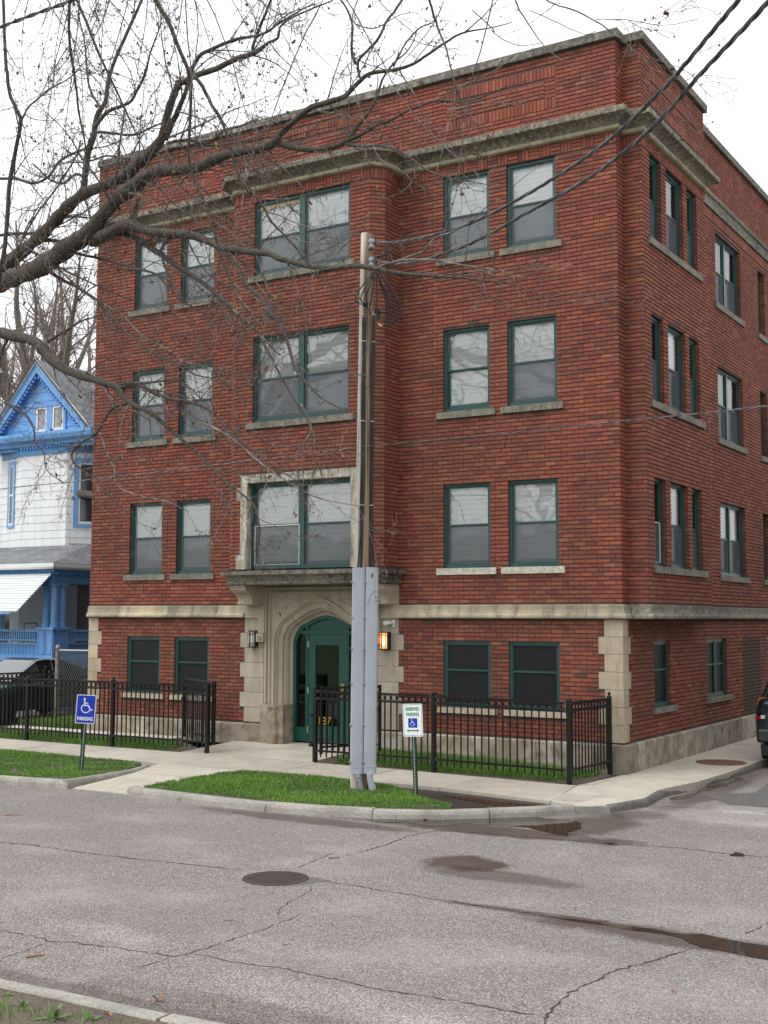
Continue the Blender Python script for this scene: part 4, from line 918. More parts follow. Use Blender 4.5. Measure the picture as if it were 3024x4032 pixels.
# pavement slabs, each one a piece
pave = struct('pavement', (lambda q: (q.prism([(-60, -3.08), (-1.7, -3.08), (.22, -3.4), (.62, -3.5), (1.0, -3.2), (1.17, -2.4), (1.08, -1.3), (1.2, -.4), (1.28, .4), (1.34, 3), (1.34, 60), (.0, 60), (0, -.1), (-.1, -1.7), (-4.9, -1.7), (-4.9, .2), (-7.9, .2), (-7.9, -1.7), (-60, -1.7)], -.15, -.03), q)[1])(MB()).mesh('pavement', M['kerb']))
def slab(poly, zf=None, name='paving_slab', sub=None):
    m = MB(); zf = zf or gz; j = (RND.random()-.5)*.005
    c = np.mean(np.array(poly), 0); poly = [tuple(c+(np.array(p)-c)*(1-.010/max(.2, np.linalg.norm(np.array(p)-c)))) for p in poly]
    m.prism(poly, -.1, 0, zf=lambda x, y: zf(x, y)+j, drop=.12); return m.build(name, M['concrete' if RND.random() < .62 else 'concrete_b'], pave)
x = -1.7
while x > -40: slab([(x-1.52, -3.1), (x, -3.1), (x, -1.72), (x-1.52, -1.72)]); x -= 1.52
slab([(-1.7, -3.1), (.22, -3.42), (-.1, -1.72), (-1.7, -1.72)])
slab([(.22, -3.42), (.60, -3.50), (.98, -3.22), (1.19, -2.4), (1.09, -1.5), (.05, -1.5), (-.1, -1.72)], zf=lambda x, y: -.05*cl((x-.4)/.6)*cl((-y-2.2)/1.0))
y = -1.5; x0, x1 = .05, 1.09
ring_x = lambda y: 1.09 if y < -1.4 else (1.21 if y < -.3 else (1.29 if y < .6 else 1.36))
slab([(-.1, -1.70), (.05, -1.5), (.07, -.1), (.03, -.1)])
ys = [-1.5, -.3, 1.2, 2.7, 4.2]+[5.7+1.5*i for i in range(20)]
for a, b_ in zip(ys, ys[1:]): slab([(.065, a), (ring_x(a), a), (ring_x(b_), b_), (.065, b_)])
def ez(x, y): return gz(x, y)
for (xa, xb) in ((-7.88, -6.45), (-6.45, -4.95)):
    for (ya, yb) in ((-1.70, -.75), (-.75, .28)): slab([(xa, ya), (xb, ya), (xb, yb), (xa, yb)])
def rz_(x, y): return gz(x, -3.1) + (-.10-gz(x, -3.1))*cl((-3.15-y)/2.25)
slab([(-7.12, -3.12), (-6.86, -4.0), (-5.5, -4.0), (-5.3, -3.12)], rz_); slab([(-6.86, -4.0), (-6.80, -5.42), (-5.62, -5.42), (-5.5, -4.0)], rz_)
m = MB()
for i in range(12): y = -5.3+i*.08; z = rz_(-6.2, y)+.003; m.add([(-6.7, y-.012, z-.002), (-5.75, y-.012, z-.002), (-5.75, y, z+.006), (-6.7, y, z+.006), (-5.75, y+.012, z-.002), (-6.7, y+.012, z-.002)], [(0, 1, 2, 3), (3, 2, 4, 5)])
m.build('tactile_ribs', M['concrete'], pave)
m = MB()
for i in range(14):
    for j in range(12):
        x = .12+i*.055; y = -3.25+j*.07+i*.012
        if x > .95 or y > -2.45: continue
        z = -.05*cl((x-.4)/.6)*cl((-y-2.2)/1.0)+.001; m.add([(x-.017, y-.017, z), (x+.017, y-.017, z), (x+.017, y+.017, z), (x-.017, y+.017, z), (x, y, z+.011)], [(0, 1, 4), (1, 2, 4), (2, 3, 4), (3, 0, 4)])
m.build('tactile_bumps', M['concrete'], pave, kind='stuff')
slab([(-14, -.62), (-9.2, -.62), (-9.2, -.08), (-14, -.08)], name='side_path_slab')
# kerbs
def kerb(path, w, zt, step, name='kerb_stone', inner=1, lip=.02):
    root = None
    pieces, T = cut_path(path, [step*(i+.8) for i in range(int(60/step))], .012)
    for i, pc in enumerate(pieces):
        m = MB(); pc = resample([tuple(p) for p in pc], .35); j = (RND.random()-.5)*.012
        pc = [(p[0]+(RND.random()-.5)*.012, p[1]+(RND.random()-.5)*.012) for p in pc]
        sweep(m, pc, [(-w, -.16), (.025, -.16), (.008, zt-.055+j), (-.012, zt-.018+j), (-.04, zt+j), (-w+.01, zt+j-.004), (-w, zt-.012+j)]); yield m
K = struct('kerb', (lambda q: (q.box(-.001, .001, -5.3, -5.299, -.2, -.19), q)[1])(MB()).mesh('kerb', M['kerb']))
def put(path, w, zt, step, mt='kerb'):
    for m in kerb(path, w, zt, step): m.build('kerb_stone', M[mt], K, smooth=False)
put([(-60, -7.2), (-16, -6.25), (-8.03, -5.70), (-6.85, -5.47)], .19, .005, 2.4)
put([(-6.85, -5.46), (-6.86, -4.6), (-6.93, -3.85), (-7.12, -3.35), (-7.35, -3.12)], .13, .02, 2.0)
put([(-5.72, -5.36), (-5.45, -5.52), (-4.5, -5.57), (-3, -5.62), (-2.1, -5.50), (-1.33, -5.28), (-.62, -4.90), (0, -4.33), (.34, -3.98), (.62, -3.52)], .17, .0, 1.55)
put([(1.0, -3.2), (1.22, -2.4), (1.12, -1.35), (1.24, -.4), (1.32, .5), (1.40, 3), (1.40, 60)], .06, -.012, 1.4, 'damp_kerb')
m = MB()
FK = [(-30, -12.2), (-3, -13.02), (0, -13.13), (1.5, -13.1), (2.4, -13.06), (12, -12.9), (60, -12.5)]
for pc in cut_path([(a, b) for a, b in FK[::-1]], [7*i+2.1 for i in range(14)], .02)[0]:
    m = MB(); pc = [(p[0], p[1]+(RND.random()-.5)*.02) for p in resample([tuple(q) for q in pc], .5)]; sweep(m, pc, [(-.14, -.2), (.0, -.2), (.0, -.03), (-.012, -.012), (-.13, -.010), (-.14, -.022)])
    m.build('kerb_stone', M['kerb'], K)
# near verge, and the grassy rise the photographer stands on (mirrored in the door glass)
def verge_z(x, y):
    d = -13.2-y
    return -.03+max(0, d-.6)*.13+.02*math.sin(x*3.1)*math.sin(y*4.3)*cl(d) if d < 9 else -.03+8.4*.13+(d-9)*.20-.0001*(d-9)**2
def hgrid(name, x0, x1, y0, y1, nx, ny, zf, material):
    V = [(x0+(x1-x0)*i/nx, y0+(y1-y0)*j/ny) for j in range(ny+1) for i in range(nx+1)]; V = [(x, y, zf(x, y)) for x, y in V]
    Q = [(j*(nx+1)+i, j*(nx+1)+i+1, (j+1)*(nx+1)+i+1, (j+1)*(nx+1)+i) for j in range(ny) for i in range(nx)]
    return fast_mesh(name, V, Q, material)
struct('verge_soil', hgrid('verge_soil', -6, 14, -14.6, -13.12, 80, 10, lambda x, y: verge_z(x, min(y, -13.2))+.006*NR.rand(), M['soil']))
struct('grass_hill', hgrid('grass_hill', -60, 70, -60, -14.55, 60, 40, lambda x, y: verge_z(x, y), M['hill_grass']))
# ---- grass
def inside(poly, X, Y):
    r = np.zeros(len(X), bool); n = len(poly)
    for i in range(n):
        x0, y0 = poly[i]; x1, y1 = poly[(i+1) % n]; c = ((y0 > Y) != (y1 > Y)) & (X < (x1-x0)*(Y-y0)/((y1-y0)+1e-12)+x0); r ^= c
    return r
def grass(label, polys, n, zf, h=(.03, .065), bare=.0, cat='grass', seed=1, bw=.004, spots=False):
    R_ = np.random.RandomState(seed); xs = []; ys = []
    P = np.concatenate([np.array(p) for p in polys]); x0, y0 = P.min(0); x1, y1 = P.max(0)
    X = x0+R_.rand(n*3)*(x1-x0); Y = y0+R_.rand(n*3)*(y1-y0); k = np.zeros(len(X), bool)
    for p in polys: k |= inside(p, X, Y)
    X, Y = X[k], Y[k]
    f = .5+.25*np.sin(X*2.3+1.3*np.sin(Y*2.1))+.25*np.sin(Y*3.7+2*np.sin(X*1.7)); clump = .5+.5*np.sin(X*13+3*np.sin(Y*11))*np.sin(Y*17+2*np.sin(X*7))
    if spots:   # trodden bare spots
        sp = np.sin(X*3.1+2.2*np.sin(Y*2.7+1))*np.sin(Y*4.3+1.7*np.sin(X*2.9)); kk = (sp < .62) | (R_.rand(len(X)) < .12); X, Y, f, clump = X[kk], Y[kk], f[kk], clump[kk]
    k = R_.rand(len(X)) > bare*(1-f)*1.6; X, Y, f, clump = X[k][:n], Y[k][:n], f[k][:n], clump[k][:n]
    Z = np.array([zf(a, b) for a, b in zip(X, Y)]); n = len(X)
    H = (h[0]+(h[1]-h[0])*R_.rand(n))*(.55+.5*f+.35*clump); a = R_.rand(n)*6.283; w = bw*(.7+.7*R_.rand(n)); l = H*(.2+.6*R_.rand(n)); b = R_.rand(n)*6.283
    base = np.stack([X, Y, Z-.004], 1); dx = np.stack([np.cos(a)*w, np.sin(a)*w, 0*w], 1); md = np.stack([np.cos(b)*l*.35, np.sin(b)*l*.35, H*.6], 1); tp = np.stack([np.cos(b)*l, np.sin(b)*l, H], 1)
    V = np.stack([base-dx, base+dx, base+md+dx*.7, base+md-dx*.7, base+tp], 1).reshape(-1, 3); o = np.arange(n)[:, None]*5
    T = np.concatenate([o+np.array([[0, 1, 2]]), o+np.array([[0, 2, 3]]), o+np.array([[3, 2, 4]])])
    rn = np.clip(R_.rand(n)*.55+.35*f+.1*clump-.08, 0, .93); rn[R_.rand(n) > .955] = .97
    o_ = link('grass', fast_mesh('grass', V, T, M['grass'], np.repeat(rn, 5)), None, label, cat, kind='stuff'); return o_
LR = [(-5.42, -5.36), (-5.42, -4.4), (-5.45, -3.6), (-5.28, -3.2), (-4.6, -3.14), (-3.6, -3.14), (-3.0, -3.25), (-2.3, -3.40), (-1.85, -3.75), (-1.35, -4.2), (-.75, -4.45), (-.62, -4.75), (-1.35, -5.12), (-2.1, -5.33), (-3, -5.44), (-4.5, -5.40)]
LL = [(-24, -3.14), (-8.3, -3.14), (-7.75, -3.22), (-7.3, -3.35), (-7.08, -3.9), (-7.0, -4.6), (-7.0, -5.32), (-8.0, -5.52), (-16, -6.08), (-24, -6.5)]
def lawnz(x, y): return .012+gz(x, min(y, -3.1))*.9-.01
for nm, P in (('lawn_soil', LR), ('lawn_soil', LL)):
    m = MB(); c = np.mean(np.array(P), 0); m.prism([tuple(c+(np.array(p)-c)*1.02) for p in P] if nm == 'x' else P, -.14, 0, zf=lambda x, y: lawnz(x, y)-.004, drop=.12); struct(nm, m.mesh(nm, M['soil']))
grass('short bright green grass on the verge beside the utility pole', [LR], 50000, lawnz, (.022, .055), bare=.28, seed=3, spots=True)
grass('short green grass on the verge round the blue parking sign', [[(-12, -3.14)]+LL[1:8]+[(-12, -5.8)]], 40000, lawnz, (.022, .055), bare=.38, seed=4, spots=True)
YR = [(-4.0, -1.66), (-.13, -1.62), (-.1, -.07), (-4.9, -.07), (-4.9, -1.0)]; YLf = [(-14.05, -1.66), (-7.95, -1.66), (-7.95, -1.1), (-8.6, -.65), (-14.05, -.65)]
for P in (YR, YLf, [(-60, -1.7), (-12, -1.7), (-12, 60), (-60, 60)]): m = MB(); m.prism(P, -.15, 0, zf=lambda x, y: gz(x, y)-.012, drop=.15); struct('yard_soil', m.mesh('yard_soil', M['soil']))
grass('longer green grass inside the right fence below the windows', [[(-4.6, -1.55), (-.6, -1.45), (-.3, -.6), (-.35, -.1), (-4.6, -.1)]], 24000, lambda x, y: gz(x, y)-.01, (.04, .10), bare=.2, seed=5)
grass('grass strip inside the left fence by the side path', [[(-14, -1.62), (-8.2, -1.6), (-8.4, -1.0), (-9, -.68), (-14, -.68)]], 22000, lambda x, y: gz(x, y)-.01, (.035, .09), bare=.35, seed=6)
grass('tall rough grass by the chain link fence', [[(-14.0, -.0), (-12, -.0), (-12, 1.6), (-14.2, 1.6)]], 9000, lambda x, y: gz(x, y)-.01, (.06, .18), bare=.2, seed=7, bw=.006)
grass('sparse green tufts in the bare near verge', [[(-.3, -13.32), (.5, -13.5), (1.8, -13.3), (2.2, -13.9), (1.2, -14.5), (-.5, -14.3)]], 700, verge_z, (.03, .08), bare=.95, seed=8)
grass('grass on the rise behind the photographer', [[(-6, -15), (14, -15), (18, -26), (-12, -26)]], 30000, verge_z, (.05, .1), bare=.1, seed=9, bw=.02)
# weeds
def weed(x, y, z, s, label, n=14, seed=0, w=.22):
    R_ = random.Random(seed); m = MB()
    for i in range(n):
        a = R_.random()*6.28; L = s*(.6+.5*R_.random()); e = .35+.9*R_.random(); P = [np.array([x, y, z])]
        d = np.array([math.cos(a)*math.cos(e), math.sin(a)*math.cos(e), math.sin(e)])
        for k in range(1, 6): P.append(P[0]+d*L*k/5+np.array([0, 0, -.3*L*(k/5)**2]))
        for k in range(1, 6):
            t = P[k]-P[k-1]; t /= np.linalg.norm(t); sd_ = np.cross(t, [0, 0, 1]); sd_ /= np.linalg.norm(sd_)+1e-9; ww = L*w*math.sin(k/5.5*3.0)
            for q in (-1, 1): m.add([P[k-1], P[k], P[k]+sd_*ww*q-np.array([0, 0, .1*ww]), P[k-1]+sd_*ww*q*.3], [(0, 1, 2, 3)])
    o = m.build('weed', M['weed'], None, label=label, cat='weed'); return o
weed(-2.55+.9, -.5, .03, .26, 'ferny weed growing tall in the grass behind the right fence', 26, 1, .10)
weed(-1.0, -.35, .0, .13, 'small round-leaved weed patch near the wall inside the right fence', 30, 2)
for i, (px, py, s, lb) in enumerate(((235, 985, .14, 'tallest leafy green weed in the bare verge at the bottom left'), (110, 920, .09, 'flat green weed in the bare verge left of the tallest weed'), (30, 880, .07, 'tiny weed at the left edge of the bare verge'), (390, 990, .10, 'bushy weed in the bare verge right of the tallest weed'), (600, 1015, .06, 'small weed close to the near kerb at the bottom edge'))):
    p = atz(px*.9114, 3100+py*.9114, .0); weed(p[0], p[1], verge_z(p[0], p[1])-.005, s, lb, 12, i+5, .14)
def leaf(px, py, z, s, label, a=0, up=.02):
    p = atz(px, py, z); m = MB(); R_ = random.Random(int(px)); n = 12; vs = []
    for i in range(n): t = 2*math.pi*i/n; r = s*(.55+.45*abs(math.cos(t*2.5)))*(1 if abs(math.sin(t)) < .8 else .7); vs.append((p[0]+r*math.cos(t+a), p[1]+r*.7*math.sin(t+a), z+.006+up*abs(math.sin(t+1))))
    vs.append((p[0], p[1], z+.004)); m.add(vs, [(i, (i+1) % n, n) for i in range(n)]); m.build('fallen_leaf', M['dead_leaf'], None, label=label, cat='leaf')
leaf(682*.9114, 3100+925*.9114, -.12, .055, 'large curled brown leaf on the asphalt near the kerb', .3, .04)
leaf(533*.9114, 3100+910*.9114, -.12, .024, 'small dark brown leaf left of the large curled leaf', .3)
leaf(470*.9114, 3100+990*.9114, .0, .035, 'pale brown leaf lying on the bare verge', .8)
leaf(925*.9114, 3100+955*.9114, -.12, .018, 'tiny brown leaf on the asphalt near the bottom edge', .8)
leaf(1675, 3230, -.12, .04, 'orange-brown leaf at the edge of the puddle by the kerb', 1.3, .02)
leaf(1250*.9114+1512, 3100+780*.9114+100, -.12, .02, 'small dark leaf on the asphalt at the lower right', .1)
leaf(2305*1+0, 3090+0, -.0, .02, 'small leaf on the pavement near the corner', .1)
def stick(x0, y0, x1, y1, z, r, label):
    a = atz(x0*.9114, 3100+y0*.9114, z+r); b_ = atz(x1*.9114, 3100+y1*.9114, z+r); m = MB(); mid = (a+b_)/2+np.array([.01, .01, .004]); m.tube([a, mid, b_], [r, r*.9, r*.6], 5); m.build('stick', M['dead_leaf'], None, label=label, cat='stick')
stick(112, 733, 195, 724, -.12, .008, 'reddish stick on the asphalt at the lower left'); stick(20, 120, 98, 120, -.12, .007, 'dark stick on the asphalt at the left edge below the kerb')
stick(1418, 306, 1468, 303, -.12, .008, 'orange stick on the asphalt above the manhole cover'); stick(965, 575, 1018, 577, -.12, .004, 'thin grey twig on the asphalt below the manhole cover')
stick(1218, 680, 1262, 678, -.12, .004, 'thin pale twig on the asphalt in the lower middle'); stick(1512+0-20, 0+0+291, 1512+34-20, 297, -.12, .004, 'thin dark twig on the asphalt right of the orange stick')
# grit and leaf litter gathered in the gutters and across the road
n_ = 900; lx = np.concatenate([NR.rand(350)*14-9, NR.rand(300)*9-1.5, NR.rand(250)*9-6]); ly = np.concatenate([-5.72-.25*NR.rand(350)**2, -12.98+.5*NR.rand(300)**2, -5.8-7*NR.rand(250)])
ls = .004+.010*NR.rand(n_)**2; la = NR.rand(n_)*6.28; V = np.stack([np.stack([lx+ls*np.cos(la+k*2.1), ly+ls*np.sin(la+k*2.1), np.full(n_, -.115)+(.004*NR.rand(n_))], 1) for k in range(3)], 1).reshape(-1, 3)
link('leaf_litter', fast_mesh('leaf_litter', V, np.arange(3*n_).reshape(-1, 3), M['dead_leaf']), None, 'specks of leaf litter and grit scattered on the asphalt', 'leaf litter', kind='stuff')
# manholes
def manhole(c, r, z, m_, label, name='manhole_cover'):
    t = thing(name, label, 'manhole cover', (c[0], c[1], z))
    q = MB(); q.lathe([(r, -.01), (r, .006), (r*.985, .010), (r*.955, .010), (r*.95, .004), (r*.945, .004), (r*.935, .009), (r*.0+.001, .0095)], (c[0], c[1], z), 48); q.build('lid', M[m_], t)
    q = MB(); k = int(r/.035)
    for i in range(-k, k+1):
        for j in range(-k, k+1):
            x, y = i*.05, j*.05+(.025 if i % 2 else 0)
            if math.hypot(x, y) < r*.88: q.box(c[0]+x-.018, c[0]+x+.018, c[1]+y-.018, c[1]+y+.018, z+.008, z+.0125)
    q.build('grip_pattern', M[m_], t, kind='stuff')
    if r < .4:
        for a in (0, 1, 2, 3, 4, 5): q = MB(); x, y = c[0]+r*.62*math.cos(a*1.05), c[1]+r*.62*math.sin(a*1.05); q.lathe([(.014, .0128), (.013, .0134)], (x, y, z), 10); q.build('vent_hole', M['rubber'], t)
manhole((-.285, -9.02), .335, -.118, 'cast_iron', 'dark round manhole cover in the middle of the street')
manhole((.85, 2.43), .43, gz(.8, 2.4)+.002, 'rust_iron', 'rusty round utility cover in the side pavement')
m = MB(); P = blob([(-.05, -9.28), (.15, -9.05), (.22, -8.8), (.05, -8.75), (-.1, -8.9)], 2, .1); m.add([(p[0], p[1], -.1172) for p in P], [tuple(range(len(P)))]); m.build('manhole_patch', M['new_asphalt'], road)
m = MB()
for i in range(9): m.box(1.42+i*.05, 1.445+i*.05, 3.6, 4.1, -.117, -.105)
m.box(1.40, 1.88, 3.57, 3.6, -.117, -.103); m.box(1.40, 1.88, 4.1, 4.13, -.117, -.103); m.build('drain_grate', M['cast_iron'], None, label='iron drain grate in the gutter by the parked dark car', cat='drain grate')
# ------------------------------------------------------------------ iron fences
def proto_meshes():
    p = MB(); p.box(-.0095, .0095, -.0095, .0095, 0, 1.10); r = MB(); R0, R1 = .047, .038; n = 16; vs = []
    for i in range(n):
        a = 2*math.pi*i/n
        for rr, yy in ((R0, -.006), (R0, .006), (R1, .006), (R1, -.006)): vs.append((rr*math.cos(a), yy, rr*math.sin(a)))
    r.add(vs, [(4*i+j, 4*((i+1) % n)+j, 4*((i+1) % n)+(j+1) % 4, 4*i+(j+1) % 4) for i in range(n) for j in range(4)])
    return p.mesh('picket', M['iron']), r.mesh('ring', M['iron'])
PK, RG = proto_meshes()
def post(t, x, y, z, h, w=.032, ball=False):
    m = MB(); m.box(x-w, x+w, y-w, y+w, z-.05, z+h); m.prism([(x-w-.006, y-w-.006), (x+w+.006, y-w-.006), (x+w+.006, y+w+.006), (x-w-.006, y+w+.006)], z+h, z+h+.012)
    o = m.build('post', M['iron'], t)
    m = MB()
    if ball: m.lathe([(.012, 0), (.012, .012), (.022, .022), (.028, .04), (.022, .058), (.008, .07)], (x, y, z+h+.012), 12)
    else: m.add([(x-w, y-w, z+h+.012), (x+w, y-w, z+h+.012), (x+w, y+w, z+h+.012), (x-w, y+w, z+h+.012), (x, y, z+h+.03)], [(0, 1, 4), (1, 2, 4), (2, 3, 4), (3, 0, 4)])
    m.build('post_cap', M['iron'], o); return o
def panel(t, a, b_, za, zb, zt=1.225, n=None, clips=True, gap=.035, rings=True):
    a = np.array(a, float); b_ = np.array(b_, float); L = np.linalg.norm(b_-a); d = (b_-a)/L; nn = np.array([-d[1], d[0]])
    n = n or int(round(L/.118))-1; ang = math.atan2(d[1], d[0])
    for zr, hh in ((zt, .016), (zt-.125, .016), (.215, .016)):
        m = MB(); vs = []
        for s, z0 in ((gap, za), (L-gap, zb)):
            for q, w in ((-1, -1), (1, -1), (1, 1), (-1, 1)): vs.append((*(a+d*s+nn*q*.014), z0+zr+w*hh-.0))
        m.add(vs, FB); m.build('rail', M['iron'], t)
    for i in range(n):
        s = L*(i+1)/(n+1); z = za+(zb-za)*s/L; p = a+d*s
        o = link('picket', PK, t); o.location = (p[0], p[1], z+.11); o.rotation_euler = (0, 0, ang)
    if rings:
        for i in range(n+1):
            s = L*(i+.5)/(n+1); z = za+(zb-za)*s/L; p = a+d*s
            o = link('ring', RG, t); o.location = (p[0], p[1], z+zt-.0625); o.rotation_euler = (0, 0, ang)
    if clips:
        for s, z0 in ((.05, za), (L-.05, zb)):
            for zr in (zt, zt-.125, .215): m = MB(); m.obox((*(a+d*s), z0+zr), (*d, 0), (*nn, 0), (0, 0, 1), .018, .019, .021); m.build('bracket', M['iron_clip'], t)
ft = thing('iron_fence', 'black iron picket fence with rings enclosing the grass right of the door', 'fence', (-2.6, -1.6, 0))
for x in (-4.95, -2.62, -.27): post(ft, x, -1.6, gz(x, -1.6)-.0, 1.24)
post(ft, -.19, -.14, -.01, 1.24, ball=True)
panel(ft, (-4.95, -1.6), (-2.62, -1.6), gz(-4.95, -1.6)-.03, gz(-2.6, -1.6)-.02); panel(ft, (-2.62, -1.6), (-.27, -1.6), gz(-2.6, -1.6)-.02, -.015, n=18); panel(ft, (-.27, -1.6), (-.19, -.14), -.01, -.02, n=12)
fl = thing('iron_fence', 'black iron picket fence with rings along the pavement left of the entrance', 'fence', (-9.7, -1.6, 0))
for x, bl_ in ((-16.6, False), (-14.3, False), (-11.98, False), (-9.655, True), (-7.33, False)): post(fl, x, -1.6, .04, 1.24, ball=bl_)
for a, b_ in ((-16.6, -14.3), (-14.3, -11.98), (-11.98, -9.655), (-9.655, -7.33)): panel(fl, (a, -1.6), (b_, -1.6), .03, .025)
fb = thing('iron_fence', 'black iron picket fence running back beside the dark green car', 'fence', (-14.1, 0, 0))
post(fb, -14.12, .87, .04, 1.26, ball=True); post(fb, -14.1, -1.45, .04, 1.24); panel(fb, (-14.1, -1.45), (-14.12, .87), .03, .03, n=18)
panel(fb, (-14.12, .95), (-14.4, 2.6), .03, .03, n=12)
def gate(a, b_, z, label):
    t = thing('iron_gate', label, 'gate', (a[0], a[1], z))
    panel(t, a, b_, z, z, n=max(6, int(math.hypot(b_[0]-a[0], b_[1]-a[1])/.118)), clips=False, gap=.0)
    for p in (a, b_): m = MB(); m.box(p[0]-.022, p[0]+.022, p[1]-.022, p[1]+.022, z+.10, z+1.25); m.build('gate_post', M['iron'], t)
    m = MB()
    d = np.array(b_)-np.array(a)
    m.tube([(a[0]+d[0]*.05, a[1]+d[1]*.05, z+.24), (a[0]+d[0]*.7, a[1]+d[1]*.7, z+1.08)], .006, 5); m.build('cross_brace', M['iron'], t)
    m = MB()
    for zz in (.35, .95): m.tube([(a[0]-.03, a[1]-.04, z+zz), (a[0]+.03, a[1]+.02, z+zz)], .018, 8)
    m.box(b_[0]-.04, b_[0]+.02, b_[1]-.05, b_[1]-.02, z+.80, z+.87); m.build('hinge', M['iron'], t)
gate((-7.24, -1.52), (-8.72, -.62), .09, 'open iron gate swung back left of the entrance walk')
gate((-4.88, -1.52), (-4.30, -.55), .07, 'open iron gate swung back right of the door behind the pole')
x, y = -5.005, -1.6
for z in (.30, .80): m = MB(); m.box(x-.03, x+.02, y-.05, y+.03, z, z+.05); m.tube([(x-.03, y-.03, z+.02), (x-.05, y-.03, z+.02)], .018, 8); m.build('latch', M['iron'], ft)
# chain link fence
ct = thing('chain_link_fence', 'galvanised chain link fence with a domed post between the car and the brick building', 'fence', (-13.88, 1.0, 0))
m = MB(); m.tube([(-13.88, 1, 0), (-13.88, 1, 1.78)], .05, 12); m.lathe([(.056, 0), (.058, .03), (.045, .06), (.02, .085), (.008, .11)], (-13.88, 1, 1.77), 12); m.build('post', M['rust_pipe'], ct)
m = MB(); m.tube([(-13.85, 1, 1.74), (-11.93, 1, 1.745)], .022, 8); m.build('rail', M['galv'], ct)
m = MB(); st = .065
for s in (-1, 1):
    k = -30
    while k < 64:
        x0 = -13.85+k*st; z0 = .05; pts = []
        a0 = max(-13.85, x0) if s > 0 else x0
        for (xa, za), (xb, zb) in [((x0, .05), (x0+s*1.69*.62, 1.74))]:
            # clip to the panel
            t0, t1 = 0, 1
            for lo, sgn in ((-13.85, 1), (-11.93, -1)):
                da, db = (xa-lo)*sgn, (xb-lo)*sgn
                if da < 0 and db < 0: t0 = 2
                elif da < 0: t0 = max(t0, -da/(db-da))
                elif db < 0: t1 = min(t1, da/(da-db))
            if t0 < t1: m.tube([(xa+(xb-xa)*t0, 1+s*.002, za+(zb-za)*t0), (xa+(xb-xa)*t1, 1+s*.002, za+(zb-za)*t1)], .0028, 3, cap=False)
        k += 1
m.build('chain_link_mesh', M['galv'], ct, kind='stuff')
m = MB()
for k in range(28): x = -13.82+k*.069; m.tube([(x, 1, 1.74), (x+.012, 1, 1.775)], .003, 3, cap=False)
m.build('wire_ends', M['galv'], ct)
# ------------------------------------------------------------------ signs
def wheelchair(m, c, s, y):
    """access symbol drawn with flat strips, s = height"""
    def P(x, z): return (c[0]+x*s, c[1]+z*s)
    m.add([(P(-.13+.07*math.cos(t*math.pi/6), .43)[0], y, P(0, .43+.07*math.sin(t*math.pi/6))[1]) for t in range(12)], [tuple(range(12))])
    def strip(pts, w):
        for (a, b_), (c_, d_) in zip(pts, pts[1:]):
            L = math.hypot(c_-a, d_-b_); nx, nz = -(d_-b_)/L*w, (c_-a)/L*w; ex, ez_ = (c_-a)/L*w*.5, (d_-b_)/L*w*.5
            q = [P(a-ex+nx, b_-ez_+nz), P(c_+ex+nx, d_+ez_+nz), P(c_+ex-nx, d_+ez_-nz), P(a-ex-nx, b_-ez_-nz)]; m.add([(u, y, v) for u, v in q], [(0, 1, 2, 3)])
    strip([(-.13, .33), (-.11, .02), (.14, .02), (.27, -.28), (.38, -.23)], .038); strip([(-.11, .17), (.09, .17)], .028)
    arc = [(-.03+.27*math.cos(a), -.17+.27*math.sin(a)) for a in [math.radians(t) for t in range(125, 380, 15)]]; strip(arc, .034)
def rrect(w, h, r, n=5):
    pts = []
    for cx, cz, a0 in ((w-r, h-r, 0), (-w+r, h-r, 90), (-w+r, -h+r, 180), (w-r, -h+r, 270)):
        for i in range(n+1): a = math.radians(a0+90*i/n); pts.append((cx+r*math.cos(a), cz+r*math.sin(a)))
    return pts
def plate(m, pts, y0, y1):
    n = len(pts); m.add([(x, y0, z) for x, z in pts]+[(x, y1, z) for x, z in pts], [tuple(range(n)), tuple(range(2*n-1, n-1, -1))]+[(i, i+n, (i+1) % n+n, (i+1) % n) for i in range(n)])
def ringplate(m, w, h, r, t, y):
    A = rrect(w, h, r); B = rrect(w-t, h-t, r-t*.8); n = len(A); m.add([(x, y, z) for x, z in A]+[(x, y, z) for x, z in B], [(i, (i+1) % n, n+(i+1) % n, n+i) for i in range(n)])
def signpost(t, h, tilt=0):
    m = MB(); w = .028
    for x0, x1, y0, y1 in ((-w, -w+.004, 0, .022), (w-.004, w, 0, .022), (-w, w, -.003, .0)): m.box(x0, x1, y0, y1, -.15, h)
    for s in (-1, 1): m.box(s*w-.008 if s > 0 else s*w-.006, s*w+.006 if s > 0 else s*w+.008, .018, .022, -.15, h)
    m.build('post', M['post_green'], t)
    m = MB()
    for k in range(int(h/.028)): z = .02+k*.028; m.box(-.0055, .0055, -.0038, -.0033, z, z+.011)
    m.build('punched_holes', M['chalk'], t)
s1 = thing('parking_sign', 'blue parking sign with white wheelchair symbol on a leaning green post', 'sign', (-7.43, -4.62, .015), math.radians(18), local=True); s1.rotation_euler = (0, math.radians(3.2), math.radians(40))
signpost(s1, 1.10)
m = MB(); plate(m, rrect(.153, .229, .02), -.012, -.008); pn = m.build('sign_panel', M['sign_white'], s1); pn.location = (0, 0, 1.0)
m = MB(); plate(m, rrect(.143, .219, .016), -.0132, -.0122); b1 = m.build('blue_field', M['sign_blue'], s1); b1.location = (0, 0, 1.0)
m = MB(); wheelchair(m, (.005, .055), .25, -.0142); q = m.build('wheelchair_symbol', M['sign_white'], s1); q.location = (0, 0, 1.0)
q = text(s1, 'PARKING', .082, frame4((0, -.0142, .845), (1, 0, 0), (0, 0, 1)), M['sign_white'], .0004, 'lettering', sx=.72, bold=.0022)
